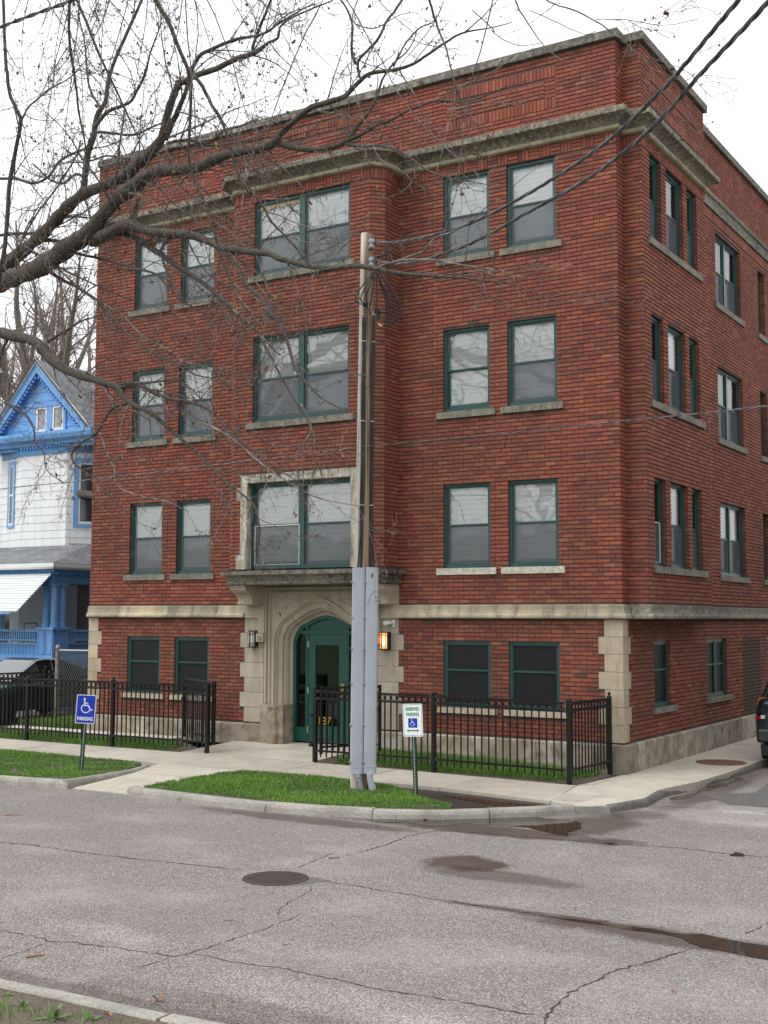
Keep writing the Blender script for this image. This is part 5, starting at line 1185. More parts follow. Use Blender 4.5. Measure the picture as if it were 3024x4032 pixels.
s2 = thing('parking_sign', 'white reserved parking sign with green lettering and small blue wheelchair square', 'sign', (-1.50, -4.12, 0.0), 0, local=True); s2.rotation_euler = (math.radians(-1), math.radians(-2.6), math.radians(6))
signpost(s2, 1.27)
m = MB(); plate(m, rrect(.152, .228, .02), -.012, -.008); pn = m.build('sign_panel', M['sign_white'], s2); pn.location = (0, 0, 1.07)
m = MB(); ringplate(m, .141, .217, .018, .0055, -.0125); q = m.build('green_border', M['sign_green'], s2); q.location = (0, 0, 1.07)
text(s2, 'RESERVED', .062, frame4((0, -.0130, 1.07+.152), (1, 0, 0), (0, 0, 1)), M['sign_green'], .0004, sx=.76, bold=.0024); text(s2, 'PARKING', .062, frame4((0, -.0130, 1.07+.078), (1, 0, 0), (0, 0, 1)), M['sign_green'], .0004, sx=.76, bold=.0024)
m = MB(); m.add([(-.070, -.0125, -.104), (.070, -.0125, -.104), (.070, -.0125, .026), (-.070, -.0125, .026)], [(0, 1, 2, 3)]); q = m.build('blue_square', M['sign_blue'], s2); q.location = (0, 0, 1.07)
m = MB(); wheelchair(m, (-.002, -.036), .100, -.0135); q = m.build('wheelchair_symbol', M['sign_white'], s2); q.location = (0, 0, 1.07)
m = MB(); z = -.145; y = -.0125; m.add([(-.07, y, z-.009), (.07, y, z-.009), (.07, y, z+.009), (-.07, y, z+.009), (-.066, y, z-.022), (-.066, y, z+.022), (-.098, y, z), (.066, y, z-.022), (.066, y, z+.022), (.098, y, z)], [(0, 1, 2, 3), (4, 5, 6), (7, 9, 8)]); q = m.build('double_arrow', M['sign_green'], s2); q.location = (0, 0, 1.07)
# soil mound round the first post
m = MB(); m.lathe([(.16, -.01), (.10, .018), (.04, .03), (.01, .03)], (-7.43, -4.62, .012), 16); struct('soil_mound', m.mesh('soil_mound', M['soil']))
# ------------------------------------------------------------------ utility pole and cables
up_ = thing('utility_pole', 'weathered wooden utility pole with grey cable guards in front of the building', 'utility pole', (-2.585, -3.85, 0))
def polec(z): return np.array([-2.592+.010*z, -3.85, z])
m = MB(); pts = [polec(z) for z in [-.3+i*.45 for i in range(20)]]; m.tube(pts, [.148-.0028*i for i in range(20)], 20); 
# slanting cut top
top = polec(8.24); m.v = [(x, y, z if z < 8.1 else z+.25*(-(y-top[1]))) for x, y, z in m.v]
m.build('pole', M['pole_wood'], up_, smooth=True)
DIRC = np.array([.535, -.845, 0])    # the pole's face towards the street corner
SIDE = np.array([.845, .535, 0])
def uguard(off, z0, z1):
    m = MB(); n = 14; vs = []; R1 = .096; c0 = np.array([-2.575, -3.85, 0])+DIRC*.135+SIDE*off
    prof = [(-1.0, -.03)]+[(-math.copysign(abs(math.cos(math.pi*i/n))**.6, math.cos(math.pi*i/n))*.97, .05+math.sin(math.pi*i/n)**.55*.42) for i in range(n+1)]+[(1.0, -.03)]
    for z in (z0, z0+.09, z0+.091, z0+.11, z0+.111, z1):
        k = 1.06 if z0+.05 < z < z0+.1105 and z > z0+.0905 else 1.0
        for a, b_ in prof: vs.append(c0+SIDE*a*R1*k+DIRC*b_*R1*1.2*k+np.array([0.0085*(z-1.7), 0, z]))
    p = len(prof); fs = [(i*p+j, i*p+j+1, (i+1)*p+j+1, (i+1)*p+j) for i in range(5) for j in range(p-1)]; m.add(vs, fs)
    # bolt flanges
    g = m.build('cable_guard', M['pvc'], up_)
    m = MB()
    for z in (.42, .95, 1.55, 2.05, 2.5, 3.02):
        for q in (-1,): c = c0+SIDE*q*R1*1.0+DIRC*.03+np.array([.0085*(z-1.7), 0, z]); m.tube([c, c+DIRC*.035], [.017, .012], 8)
    m.build('bolt', M['galv'], g)
uguard(-.055, .245, 3.23); uguard(.135, .255, 3.235)
for off in (-.045, .125):
    c0 = np.array([-2.575, -3.85, 0])+DIRC*.17+SIDE*off; m = MB(); q = SIDE*.055
    m.tube([c0+[0, 0, .26], c0+[0, 0, .18]+q*.1, c0+q*.5+[0, 0, .08], c0+q+[0, 0, -.08]], .046, 14); m.tube([c0+q*.55+[0, 0, .09], c0+q*.8+[0, 0, .02]], .053, 14); m.build('conduit', M['galv' if off < 0 else 'pvc'], up_)
m = MB(); c0 = np.array([-2.575, -3.85, 0])+DIRC*.14-SIDE*.045; m.tube([c0+[0, 0, .215]-SIDE*.055, c0+[0, 0, .215]+DIRC*.09, c0+[0, 0, .215]+SIDE*.05+DIRC*.06], .008, 6); m.build('conduit_strap', M['steel'], up_)
# black riser cables
for k, (a, b_) in enumerate(((-.045, .120), (-.025, .128), (-.008, .122), (.105, .09), (.120, .085), (.13, .07))):
    m = MB(); pts = []
    for i in range(26):
        z = 3.1+i*.155; cc = polec(z); w = (.0 if i > 4 else (4-i)*.010*(1 if k > 2 else -1)*(1 if k in (0, 5) else .3)); 
        if k < 3 and z > 7.05: break
        pts.append(cc+SIDE*(a+w+.004*math.sin(i*.7+k))+DIRC*(b_+.004*math.sin(i+k*2)))
    m.tube(pts, .0115, 6); m.build('riser_cable', M['cable'], up_)
for z in (4.15, 5.4, 6.6): m = MB(); m.tube([polec(z)+SIDE*-.07+DIRC*.125, polec(z)+SIDE*-.03+DIRC*.147, polec(z)+SIDE*.01+DIRC*.13], .008, 5); m.build('cable_clamp', M['galv'], up_); m = MB(); m.tube([polec(z)+SIDE*.09+DIRC*.10, polec(z)+SIDE*.12+DIRC*.105, polec(z)+SIDE*.145+DIRC*.08], .008, 5); m.build('cable_clamp', M['galv'], up_)
def insulator(z, off):
    c = polec(z)+DIRC*.12+SIDE*off; m = MB(); m.lathe([(.02, -.075), (.042, -.07), (.045, -.045), (.028, -.03), (.028, -.005), (.045, .01), (.045, .045), (.04, .06), (.02, .065)], tuple(c+DIRC*.05), 14); m.build('insulator', M['pvc'], up_)
    m = MB(); m.tube([c-DIRC*.25, c-DIRC*.0+[0, 0, .0]], .009, 6); m.box(c[0]-.03, c[0]+.03, c[1]-.045, c[1]+.02, z-.09, z-.078); m.box(c[0]-.03, c[0]+.03, c[1]-.045, c[1]+.02, z+.075, z+.085); m.build('bracket', M['iron_clip'], up_); return c+DIRC*.05
I1 = insulator(8.08, .07); I2 = insulator(7.80, .075)
# drooping loops with coloured tape at the splices
R_ = random.Random(5); drop = np.array([-2.30, -4.0, 7.72])
LOOPS = [(-.17, .44, 7.62, 'b'), (-.11, .40, 7.60, None), (-.02, .42, 7.63, 'r'), (.04, .50, 7.62, 'y'), (.08, .60, 7.60, 'w'), (.14, .66, 7.58, 'b'), (.20, .68, 7.58, 'r'), (.16, .74, 7.56, 'y'), (.02, .56, 7.62, None), (.10, .70, 7.6, None)]
for i, (dx, dz, zt, tp) in enumerate(LOOPS):
    s = np.array([-2.25+.012*(i-4), -4.02+.012*(i % 3), zt])
    if i < 5: e = polec(7.12)+SIDE*(-.05+.02*i)+DIRC*.15; dep = dz*.8; wid = -.16+.05*i
    else: e = polec(7.10)+SIDE*(.10+.012*i)+DIRC*.12; dep = dz*.85; wid = .13+.035*(i-5)
    P = []
    for k in range(25):
        t = k/24; sn = math.sin(math.pi*t); top = s*(1-t)+e*t
        P.append(np.array([top[0], top[1], 0])+SIDE*wid*1.25*math.sin(math.pi*min(1, t*1.35))**1.2*(1 if t < .74 else .6)+DIRC*.03*sn*math.sin(i)+np.array([0, 0, s[2]-(dep+.12)*math.sin(math.pi/2*min(1, t/.62))+(0 if t < .62 else (dep+.12-(s[2]-e[2]))*(1-math.cos(math.pi/2*(t-.62)/.38)))]))
    m = MB(); m.tube(P, .0105, 6); o = m.build('wire_loop', M['cable'], up_)
    if tp:
        k = 13+(i % 4); m = MB(); m.tube(P[k:k+3], .0125, 6); m.build('tape', M[{'r': 'red_tape', 'b': 'blue_tape', 'y': 'yellow_tape', 'w': 'white_plastic'}[tp]], o)
m = MB(); m.tube([I1+SIDE*.24+[0, 0, -.03], I1+SIDE*.20+[0, 0, -.18], np.array([-2.27, -4.0, 7.84]), np.array([-2.24, -4.02, 7.55])], .022, 8); m.build('splice_bundle', M['cable'], up_)
def twisted(name, pts, r, label, strands=3, pitch=.85, mats=('dark_cable', 'dark_cable', 'grey_cable'), cat='cable', sag=None):
    t = thing(name, label, cat, tuple(pts[0]))
    P = [np.array(p, float) for p in pts]; L = [0]
    for a, b_ in zip(P, P[1:]): L.append(L[-1]+np.linalg.norm(b_-a))
    for s in range(strands):
        m = MB(); q = []
        for a, b_, l0 in zip(P, P[1:], L):
            d = b_-a; n = max(2, int(np.linalg.norm(d)/(pitch/7))); d_ = d/np.linalg.norm(d); u = np.cross(d_, [0, 0, 1]); u /= np.linalg.norm(u); v = np.cross(u, d_)
            for i in range(n):
                x = l0+np.linalg.norm(d)*i/n; an = 2*math.pi*(x/pitch+s/strands); q.append(a+d*i/n+r*1.05*(u*math.cos(an)+v*math.sin(an)))
        m.tube(q, r, 6); m.build('strand', M[mats[s % len(mats)]], t)
    return t
def catenary(a, b_, sag, n=24):
    a = np.array(a, float); b_ = np.array(b_, float); return [a+(b_-a)*i/n-np.array([0, 0, sag*4*(i/n)*(1-i/n)]) for i in range(n+1)]
def thru(pa, pxs, n=5):
    """smooth chain of points of a hanging cable"""
    P = [np.array(pa, float)]+[at(x, y, d=d) for x, y, d in pxs]; out = []
    for i in range(len(P)-1):
        p0 = P[max(0, i-1)]; p1 = P[i]; p2 = P[i+1]; p3 = P[min(len(P)-1, i+2)]
        for k in range(n): t = k/n; out.append(.5*((2*p1)+(p2-p0)*t+(2*p0-5*p1+4*p2-p3)*t*t+(3*p1-p0-3*p2+p3)*t**3))
    return out+[P[-1]]
E1 = np.array([11.6, -18.6, 7.4])
C1 = thru(I1+SIDE*.05, [(1620, 945, 17.5), (1850, 880, 16.2), (2110, 745, 15.0), (2380, 565, 13.6), (2620, 340, 12.2), (2800, 130, 11.2), (2925, -20, 10.5)])+[E1]
C2 = thru(I2+SIDE*.05, [(1620, 1035, 17.5), (1850, 960, 16.2), (2080, 835, 15.0), (2320, 700, 13.9), (2560, 510, 12.6), (2760, 290, 11.4), (2930, 110, 10.6), (3050, -20, 10.0)])+[E1+[.3, 0, -.3]]
twisted('power_cable', C1, .0112, 'upper thick twisted power cable rising from the pole to the top right'); twisted('power_cable', C2, .0112, 'lower thick twisted power cable rising from the pole to the right edge')
p2 = thing('utility_pole', 'wooden utility pole holding the far ends of the two power cables', 'utility pole', (11.7, -18.8, 0)); m = MB(); m.tube([(11.75, -18.75, 0), (11.75, -18.75, 9)], [.15, .12], 14); m.build('pole', M['pole_wood'], p2, smooth=True)
tp = polec(5.02)+DIRC*.11-SIDE*.05
twisted('telephone_wire', [(-26, 3.0, 5.6)]+[np.array(p) for p in ()]+[at(0, 1925, y=-2.2), at(300, 1895, y=-2.5), at(620, 1858, y=-2.85), at(1000, 1812, y=-3.3), at(1250, 1782, y=-3.6), tp], .0052, 'thin telephone wire from the pole to the left past the blue house', 2, .4, ('dark_cable', 'alu_cable'))
twisted('telephone_wire', [tp, at(1700, 1735, y=-4.3), at(2100, 1695, y=-5.1), at(2480, 1655, y=-6.0), at(2750, 1630, y=-6.7), at(3030, 1598, y=-7.5), (16, -17.5, 4.9)], .0048, 'thin telephone wire from the pole to the right edge', 2, .4, ('grey_cable', 'dark_cable'))
m = MB(); m.tube([at(1790, 1727, y=-4.5), at(1850, 1752, y=-4.55), at(1920, 1780, y=-4.6), at(1965, 1785, y=-4.65), at(1985, 1760, y=-4.7), at(1998, 1712, y=-4.8)], .005, 5); m.build('hanging_loop', M['cable'], None, label='slack black loop hanging from the right telephone wire', cat='wire')
twisted('service_cable', [at(-400, 190, d=12), at(0, 108, d=11.5), at(120, 62, d=11), at(270, 8, d=10.4), at(420, -60, d=10)], .0085, 'black cable crossing the sky at the top left corner', 2, .5, ('dark_cable', 'cable'))
# ------------------------------------------------------------------ string lights round the side windows
def string_lights(pl, u0, u1, z0, z1, label, d=.05):
    t = thing('string_lights', label, 'string lights', P3(pl, u1, z0, d), group=None); m = MB(); b_ = MB(); n = int((z1-z0)/.05)
    for u in (u0+.012, u1-.012):
        pts = [P3(pl, u+.006*math.sin(i*1.3), z0+(z1-z0)*i/n, d+.008*math.sin(i*2.1)) for i in range(n+1)]; w = MB(); w.tube(pts, .003, 3); w.build('wire', M['cable'], t)
        for i, p in enumerate(pts): s = .0045; o_ = np.array(p); b_.add([o_+[0, 0, s*1.6], o_+[s, 0, 0], o_+[0, s, 0], o_-[s, 0, 0], o_-[0, s, 0], o_-[0, 0, s]], [(0, 1, 2), (0, 2, 3), (0, 3, 4), (0, 4, 1), (5, 2, 1), (5, 3, 2), (5, 4, 3), (5, 1, 4)])
    b_.build('bulbs', M['lamp_off'], t, kind='stuff')
FN = ['first', 'second', 'top']
for fi, (z0, z1) in enumerate(FLZ):
    for k, (a, b_) in enumerate(SWY): string_lights('side', a, b_, z0, z1, 'unlit string lights round the %s side bay window on the %s floor' % (['nearest narrow', 'wide middle', 'farther narrow'][k], FN[fi]))
    string_lights('rear', *DBY, z0, z1, 'unlit string lights round the double side window on the %s floor' % FN[fi]); string_lights('rear', *LSY, z0, z1, 'unlit string lights round the single side window on the %s floor' % FN[fi])
# ------------------------------------------------------------------ cars
def car(name, label, paint, L, Wd, H, loc, rz, suv=False, lamps=True):
    t = thing(name, label, 'car', loc, rz, local=True); hw = Wd/2
    # x forward, y left, z up; body lofted in cross-sections
    if suv: st = [(-L/2, .50, 1.20, .93), (-L/2+.04, .34, 1.27, .985), (-L/2+.35, .28, 1.27, 1.0), (-.9, .22, 1.10, 1), (.5, .22, 1.04, 1), (1.1, .22, 1.02, 1), (L/2-.5, .25, .92, .97), (L/2-.1, .32, .78, .88), (L/2, .42, .66, .78)]
    else: st = [(-L/2, .45, .72, .80), (-L/2+.12, .30, .92, .93), (-L/2+.6, .24, .96, .98), (-.9, .20, .93, 1), (.5, .20, .92, 1), (1.0, .20, .92, .99), (L/2-.6, .22, .82, .96), (L/2-.12, .28, .68, .86), (L/2, .38, .58, .72)]
    vs = []; n = 12
    for x, zb, zt, w in st:
        w *= hw; hgt = zt-zb
        sec = [(-w*.80, zb), (-w*.97, zb+hgt*.12), (-w, zb+hgt*.45), (-w*.985, zb+hgt*.75), (-w*.93, zb+hgt*.93), (-w*.80, zt), (w*.80, zt), (w*.93, zb+hgt*.93), (w*.985, zb+hgt*.75), (w, zb+hgt*.45), (w*.97, zb+hgt*.12), (w*.80, zb)]
        vs += [(x, y, z) for y, z in sec]
    fs = [(i*n+j, i*n+(j+1) % n, (i+1)*n+(j+1) % n, (i+1)*n+j) for i in range(len(st)-1) for j in range(n)]+[tuple(range(n-1, -1, -1)), tuple(range((len(st)-1)*n, len(st)*n))]
    m = MB(); m.add(vs, fs); body = m.build('body', M[paint], t, smooth=False)
    me = body.data; me.polygons.foreach_set('use_smooth', [True]*len(me.polygons))
    mod = body.modifiers.new('s', 'SUBSURF'); mod.levels = 2; mod.render_levels = 2
    # greenhouse
    if suv: g = [(-L/2+.16, 1.16, hw*.86, 1.12), (-L/2+.45, 1.58, hw*.74, 1.12), (-L/2+.62, H-.03, hw*.70, 1.05), (.3, H, hw*.72, 1.05), (.62, H-.05, hw*.72, 1.04), (1.35, 1.03, hw*.86, 1.02)]
    else: g = [(-L/2+.75, .94, hw*.84, .94), (-L/2+1.25, 1.24, hw*.70, .94), (-.55, H-.02, hw*.66, .93), (.0, H, hw*.67, .93), (.25, H-.03, hw*.68, .93), (1.15, .93, hw*.84, .92)]
    vs = []
    for x, z, w, zb in g: vs += [(x, -hw*.90, zb-.04), (x, -hw*.88, zb), (x, -w, max(z-.05, zb+.01)), (x, -w*.85, z), (x, w*.85, z), (x, w, max(z-.05, zb+.01)), (x, hw*.88, zb), (x, hw*.90, zb-.04)]
    k = 8; fs = [(i*k+j, i*k+(j+1), (i+1)*k+(j+1), (i+1)*k+j) for i in range(len(g)-1) for j in range(k-1)]
    m = MB(); m.add(vs, fs); m.m = [1 if f >= (len(g)-2)*(k-1) else 0 for f in range(len(fs))]; m.build('window_glass', [M['dark_glass'], M['windscreen']], t, smooth=False)
    # roof skin and pillars
    m = MB(); i0, i1 = (1, 4)
    vs = []
    for x, z, w, zb in g[i0:i1+1]: vs += [(x, -w-.006, z-.055), (x, -w*.86, z+.008), (x, w*.86, z+.008), (x, w+.006, z-.055)]
    m.add(vs, [(4*i+j, 4*i+j+1, 4*i+j+5, 4*i+j+4) for i in range(i1-i0) for j in range(3)]); m.build('roof', M[paint], t)
    for s in (-1, 1):
        m = MB()
        def q(i, up): x, z, w, zb = g[i]; return np.array([x, s*((w+.004) if up else hw*.885), (z-.04) if up else zb])
        m.tube([q(5, 0)+[0, 0, .0], q(4, 1)], .032, 6); m.tube([q(0, 0), q(1, 1)], .045, 6); m.tube([q(1, 1), q(2, 1)], .035, 6)
        m.tube([(-.15, s*hw*.885, .93), (-.18, s*(g[3][2]+.004), H-.05)], .032, 6)
        m.tube([q(1, 1), q(2, 1), q(3, 1), q(4, 1)], .022, 6); m.build('pillar', M[paint], t)
    wr = .36 if suv else .31
    for x in (-L/2+.85, L/2-.85):
        for s in (-1, 1):
            m = MB(); y = s*(hw-.10); pr = [(wr*.6, -.10), (wr*.96, -.10), (wr, -.07), (wr, .07), (wr*.96, .10), (wr*.6, .10)]
            def wheel(mm, pr, y=y, x=x):
                vs = []; nn = 24
                for r, o in pr:
                    for j in range(nn): a = 2*math.pi*j/nn; vs.append((x+r*math.cos(a), y+o, wr+r*math.sin(a)))
                mm.add(vs, [(i*nn+j, i*nn+(j+1) % nn, (i+1)*nn+(j+1) % nn, (i+1)*nn+j) for i in range(len(pr)-1) for j in range(nn)]+[tuple(range(nn)), tuple(range((len(pr)-1)*nn, len(pr)*nn))])
            wheel(m, pr); w_ = m.build('wheel', M['rubber'], t); m = MB(); wheel(m, [(wr*.62, s*.06), (wr*.6, s*.085), (wr*.2, s*.075), (.03, s*.09)]); m.build('hubcap', M['steel'], w_)
            m = MB(); wheel(m, [(wr*1.14, s*.06), (wr*1.14, s*.097)]); m.build('wheel_arch', M['black_plastic'], t)
    for s in (-1, 1):
        m = MB(); m.obox((.95, s*(hw+.06), 1.0), (1, 0, 0), (0, 1, 0), (0, 0, 1), .05, .09, .06); m.build('mirror', M[paint], t)
        m = MB(); m.obox((L/2-.10, s*hw*.62, .62 if not suv else .74), (1, 0, 0), (0, 1, 0), (0, 0, 1), .08, .17, .06); m.build('headlight', M['clear_lens'], t)
        for xx in (-.2, .1): m = MB(); m.obox((xx-.25, s*(hw+.002), .80), (1, 0, 0), (0, 1, 0), (0, 0, 1), .07, .012, .014); m.build('door_handle', M[paint], t)
        if suv:
            yb = s*(hw*.83)
            tl = None
            for nm, mm, za, zb in (('tail_light', 'red_lens', .86, 1.10), ('turn_signal', 'amber_lens', 1.10, 1.24)):
                m = MB(); o = -L/2
                m.add([(o-.012+(.10 if za > 1 else .0), s*hw*.78, za), (o+.02+(.10 if za > 1 else .0), s*hw*.97, za), (o+.30, s*(hw+.003), za+.02), (o+.24, s*(hw-.03), zb), (o+.09, s*hw*.90, zb), (o+.05, s*hw*.76, zb)], [(0, 1, 4, 5), (1, 2, 3, 4)])
                p_ = m.build(nm, M[mm], t)
                if nm == 'tail_light': m = MB(); m.obox((o-.012, s*hw*.80, .90), (1, 0, 0), (0, 1, 0), (0, 0, 1), .02, .035, .03); m.build('reverse_light', M['clear_lens'], p_)
        else:
            m = MB(); m.obox((-L/2+.06, s*hw*.70, .78), (1, 0, 0), (0, 1, 0), (0, 0, 1), .06, .16, .06); m.build('tail_light', M['red_lens'], t)
    m = MB(); m.obox((-L/2+.02, 0, .58 if suv else .5), (1, 0, 0), (0, 1, 0), (0, 0, 1), .10, hw*.93, .13); o = m.build('rear_bumper', M[paint], t); mod = o.modifiers.new('b', 'BEVEL'); mod.width = .05; mod.segments = 3
    m = MB(); m.obox((L/2-.06, 0, .42), (1, 0, 0), (0, 1, 0), (0, 0, 1), .10, hw*.88, .13); o = m.build('front_bumper', M[paint], t); mod = o.modifiers.new('b', 'BEVEL'); mod.width = .05; mod.segments = 3
    if suv:
        m = MB(); m.obox((-L/2-.005, 0, 1.0), (1, 0, 0), (0, 1, 0), (0, 0, 1), .006, hw*.60, .16); m.build('tailgate_panel', M['black_plastic'], t)
        m = MB(); m.obox((-L/2-.018, hw*.46, .92), (1, 0, 0), (0, 1, 0), (0, 0, 1), .003, .07, .012); m.obox((-L/2-.018, hw*.46, .88), (1, 0, 0), (0, 1, 0), (0, 0, 1), .003, .07, .008); m.build('badge_strip', M['chrome'], t)
        m = MB(); m.tube([(-L/2+.03, hw*.70, .84), (-L/2-.045, hw*.62, .72), (-L/2-.05, hw*.52, .66), (-L/2-.05, -hw*.52, .66), (-L/2-.045, -hw*.62, .72), (-L/2+.03, -hw*.70, .84)], .012, 6); m.build('bumper_trim', M['car_navy'], t)
        m = MB(); m.obox((-L/2-.0, 0, .33), (1, 0, 0), (0, 1, 0), (0, 0, 1), .10, hw*.80, .09); m.build('lower_bumper', M['black_plastic'], t)
    return t
car('parked_car', 'dark navy hatchback with red tail lights parked in the side street at the right edge', 'car_navy', 4.3, 1.74, 1.62, (2.15, 5.12, -.12), math.radians(90), suv=True)
gc = car('parked_car', 'dark green sedan parked behind the fence beside the blue house', 'car_green', 4.5, 1.74, 1.42, (-15.85, 1.9, .08), math.radians(-90))
m = MB(); m.obox((1.0, .35, 1.06), (.6, 0, -.5), (0, 1, 0), (.5, 0, .6), .05, .04, .002); m.build('windscreen_sticker', M['white_trim'], gc)
# ------------------------------------------------------------------ the blue and white house
M['house_pane'] = mat('far_window_glass', (.03, .035, .04), .05, spec=.8); M['gable_pane'] = mat('gable_window_glass', (.20, .19, .19), .08, var=(.40, .38, .37), vscale=3)
hs = thing('blue_house', 'white shingled house with bright blue gable and porch left of the brick building', 'house', (-19.5, 6, 0))
def hb(name, m, mt, par=None, **k): return m.build(name, M[mt], par or hs, **k)
HY = 6.0; FX0, FX1 = -20.72, -18.88; CXR = -17.9; CXL = -22.1
# bay walls
def wallq(m, a, b_, z0, z1): m.add([(a[0], a[1], z0), (b_[0], b_[1], z0), (b_[0], b_[1], z1), (a[0], a[1], z1)], [(0, 1, 2, 3)])
plan = [(-24.6, 7.1), (-23.4, 6.9), (CXL+.0, 6.5), (FX0, HY), (FX1, HY), (CXR, HY+1.0), (CXR, 15)]
m = MB()
for a, b_ in zip(plan, plan[1:]): wallq(m, a, b_, 1.3, 7.35)
m.add([(CXR, 15, 1.3), (-24, 15, 1.3), (-24, 15, 7.35), (CXR, 15, 7.35)], [(0, 1, 2, 3)]); m.add([(-24, 15, 0), (-24, 7.2, 0), (-24, 7.2, 7.35), (-24, 15, 7.35)], [(0, 1, 2, 3)])
hb('wall', m, 'siding')
# shingle siding: each big asbestos shingle a piece, laid on the visible walls
cnt = 0
for a, b_ in zip(plan[1:5], plan[2:6]):
    a = np.array(a); b_ = np.array(b_); L = np.linalg.norm(b_-a); d = (b_-a)/L; nn = np.array([d[1], -d[0]])
    for r in range(12):
        z0 = 4.3+r*.225; x = -.3*(r % 2)
        while x < L:
            x0, x1 = max(0, x), min(L, x+.61)
            if x1-x0 > .05:
                p0 = a+d*(x0+.003); p1 = a+d*(x1-.003); o0 = nn*.004; o1 = nn*.014; m = MB()
                m.add([(*(p0+o1), z0), (*(p1+o1), z0), (*(p1+o0), z0+.222), (*(p0+o0), z0+.222), (*p0, z0), (*p1, z0)], [(0, 1, 2, 3), (4, 5, 1, 0)])
                m.build('siding_shingle', M['siding'], hs); cnt += 1
            x += .61
# gable
AP = (-20.02, 9.93); GY = HY-.12; EL = (-22.0, 7.80); ER = (-17.85, 7.86)
m = MB(); m.add([(EL[0]+.1, HY, 7.35), (ER[0]-.0, HY, 7.35), (ER[0], HY, 7.9), (AP[0], HY, AP[1]-.05), (EL[0], HY, 7.9)], [(0, 1, 2, 3, 4)]); hb('gable_wall', m, 'blue')
m = MB()
for k in range(7):
    z = 7.95+k*.27; f = (9.85-z)/(9.85-7.86); xa = AP[0]-(AP[0]-EL[0])*f+.15; xb = AP[0]+(ER[0]-AP[0])*f-.15
    if xb-xa > .3: m.add([(xa, HY-.016, z), (xb, HY-.016, z), (xb, HY-.003, z+.26), (xa, HY-.003, z+.26), (xa, HY, z), (xb, HY, z)], [(0, 1, 2, 3), (4, 5, 1, 0)])
    for q in range(4): x = xa+(xb-xa)*((q+.5*(k % 2))/4+.1); m.box(x, x+.006, HY-.018, HY-.01, z, z+.26)
hb('gable_shingles', m, 'blue')
for s, E_ in ((-1, EL), (1, ER)):
    m = MB(); dv = np.array([E_[0]-AP[0], 0, E_[1]-AP[1]-.0]); 
    A0 = np.array([AP[0], 0, AP[1]]); E0 = A0+dv
    def ps(off, y): return [A0+np.array([0, y, -off]), E0+np.array([0, y, -off])]
    a0, e0 = ps(.0, GY-.10); a1, e1 = ps(.34, GY-.10); a2, e2 = ps(.34, GY-.02); 
    m.add([a0, e0, e1, a1, a2, e2], [(0, 1, 2, 3), (3, 2, 5, 4)]); a3, e3 = ps(.30, HY); m.add([a2, e2, e3, a3], [(0, 1, 2, 3)]); hb('bargeboard', m, 'blue')
    m = MB(); a4, e4 = ps(-.06, GY-.16); a5, e5 = ps(.06, GY-.16); a6, e6 = ps(.06, GY-.09); m.add([a4, e4, e5, a5, a6, e6], [(0, 1, 2, 3), (3, 2, 5, 4)]); hb('rake_trim', m, 'siding')
    m = MB()
    for k in range(22):
        f = (k+.8)/23; p = A0+dv*f+np.array([0, GY-.03, -.42]); m.obox(p, (1, 0, 0), (0, 1, 0), (0, 0, 1), .03, .05, .035)
    hb('dentil_row', m, 'deep_blue')
# gable window
m = MB(); m.box(-20.46, -18.94, HY-.07, HY-.01, 8.585, 8.72); m.box(-20.44, -18.96, HY-.07, HY-.01, 7.76, 7.86)
for x0_, x1_ in ((-20.42, -20.17), (-19.735, -19.515), (-19.05, -18.96)): m.box(x0_, x1_, HY-.055, HY-.01, 7.86, 8.585)
gw = hb('window_frame', m, 'blue')
for x in (-20.17, -19.50):
    m = MB()
    for a in ((x, x+.06, 7.87, 8.58), (x+.38, x+.44, 7.87, 8.58), (x+.06, x+.38, 7.87, 7.93), (x+.06, x+.38, 8.52, 8.58)): m.box(a[0], a[1], HY-.045, HY-.01, a[2], a[3])
    w_ = hb('sash', m, 'siding', gw) if False else hb('gable_window', m, 'siding'); m = MB(); m.add([(x+.04, HY-.02, 7.9), (x+.40, HY-.02, 7.9), (x+.40, HY-.02, 8.55), (x+.04, HY-.02, 8.55)], [(0, 1, 2, 3)]); hb('pane', m, 'gable_pane', w_)
# eaves cornice following the bay
ev = [(-24, 7.05), (-22.6, 7.05), (-22.3, HY-.05), (ER[0]+.0, HY-.05), (ER[0]+.05, 9)]
m = MB(); sweep(m, [(-22.4, HY-.02), (-17.7, HY-.02)], [(-.3, 7.45), (.10, 7.45), (.12, 7.52), (.26, 7.60), (.30, 7.72), (.30, 7.80), (-.3, 7.92)]); hb('eaves_cornice', m, 'blue')
m = MB(); sweep(m, plan[2:6], [(-.02, 7.20), (.04, 7.20), (.06, 7.33), (.10, 7.46), (-.02, 7.46)]); hb('frieze_band', m, 'deep_blue')
m = MB(); m.add([(-22.4, HY-.1, 7.455), (-17.7, HY-.1, 7.455), (-17.7, HY+1.6, 7.455), (-22.4, HY+1.6, 7.455)], [(0, 1, 2, 3)]); hb('eaves_soffit', m, 'deep_blue')
m = MB()
for a, b_ in zip(plan[2:5], plan[3:6]):
    a = np.array(a); b_ = np.array(b_); L = np.linalg.norm(b_-a); d = (b_-a)/L; nn = np.array([d[1], -d[0]])
    for k in range(int(L/.12)): p = a+d*(k+.5)*.12+nn*.08; m.obox((p[0], p[1], 7.40), (*d, 0), (*nn, 0), (0, 0, 1), .03, .05, .04)
hb('dentil_row', m, 'deep_blue')
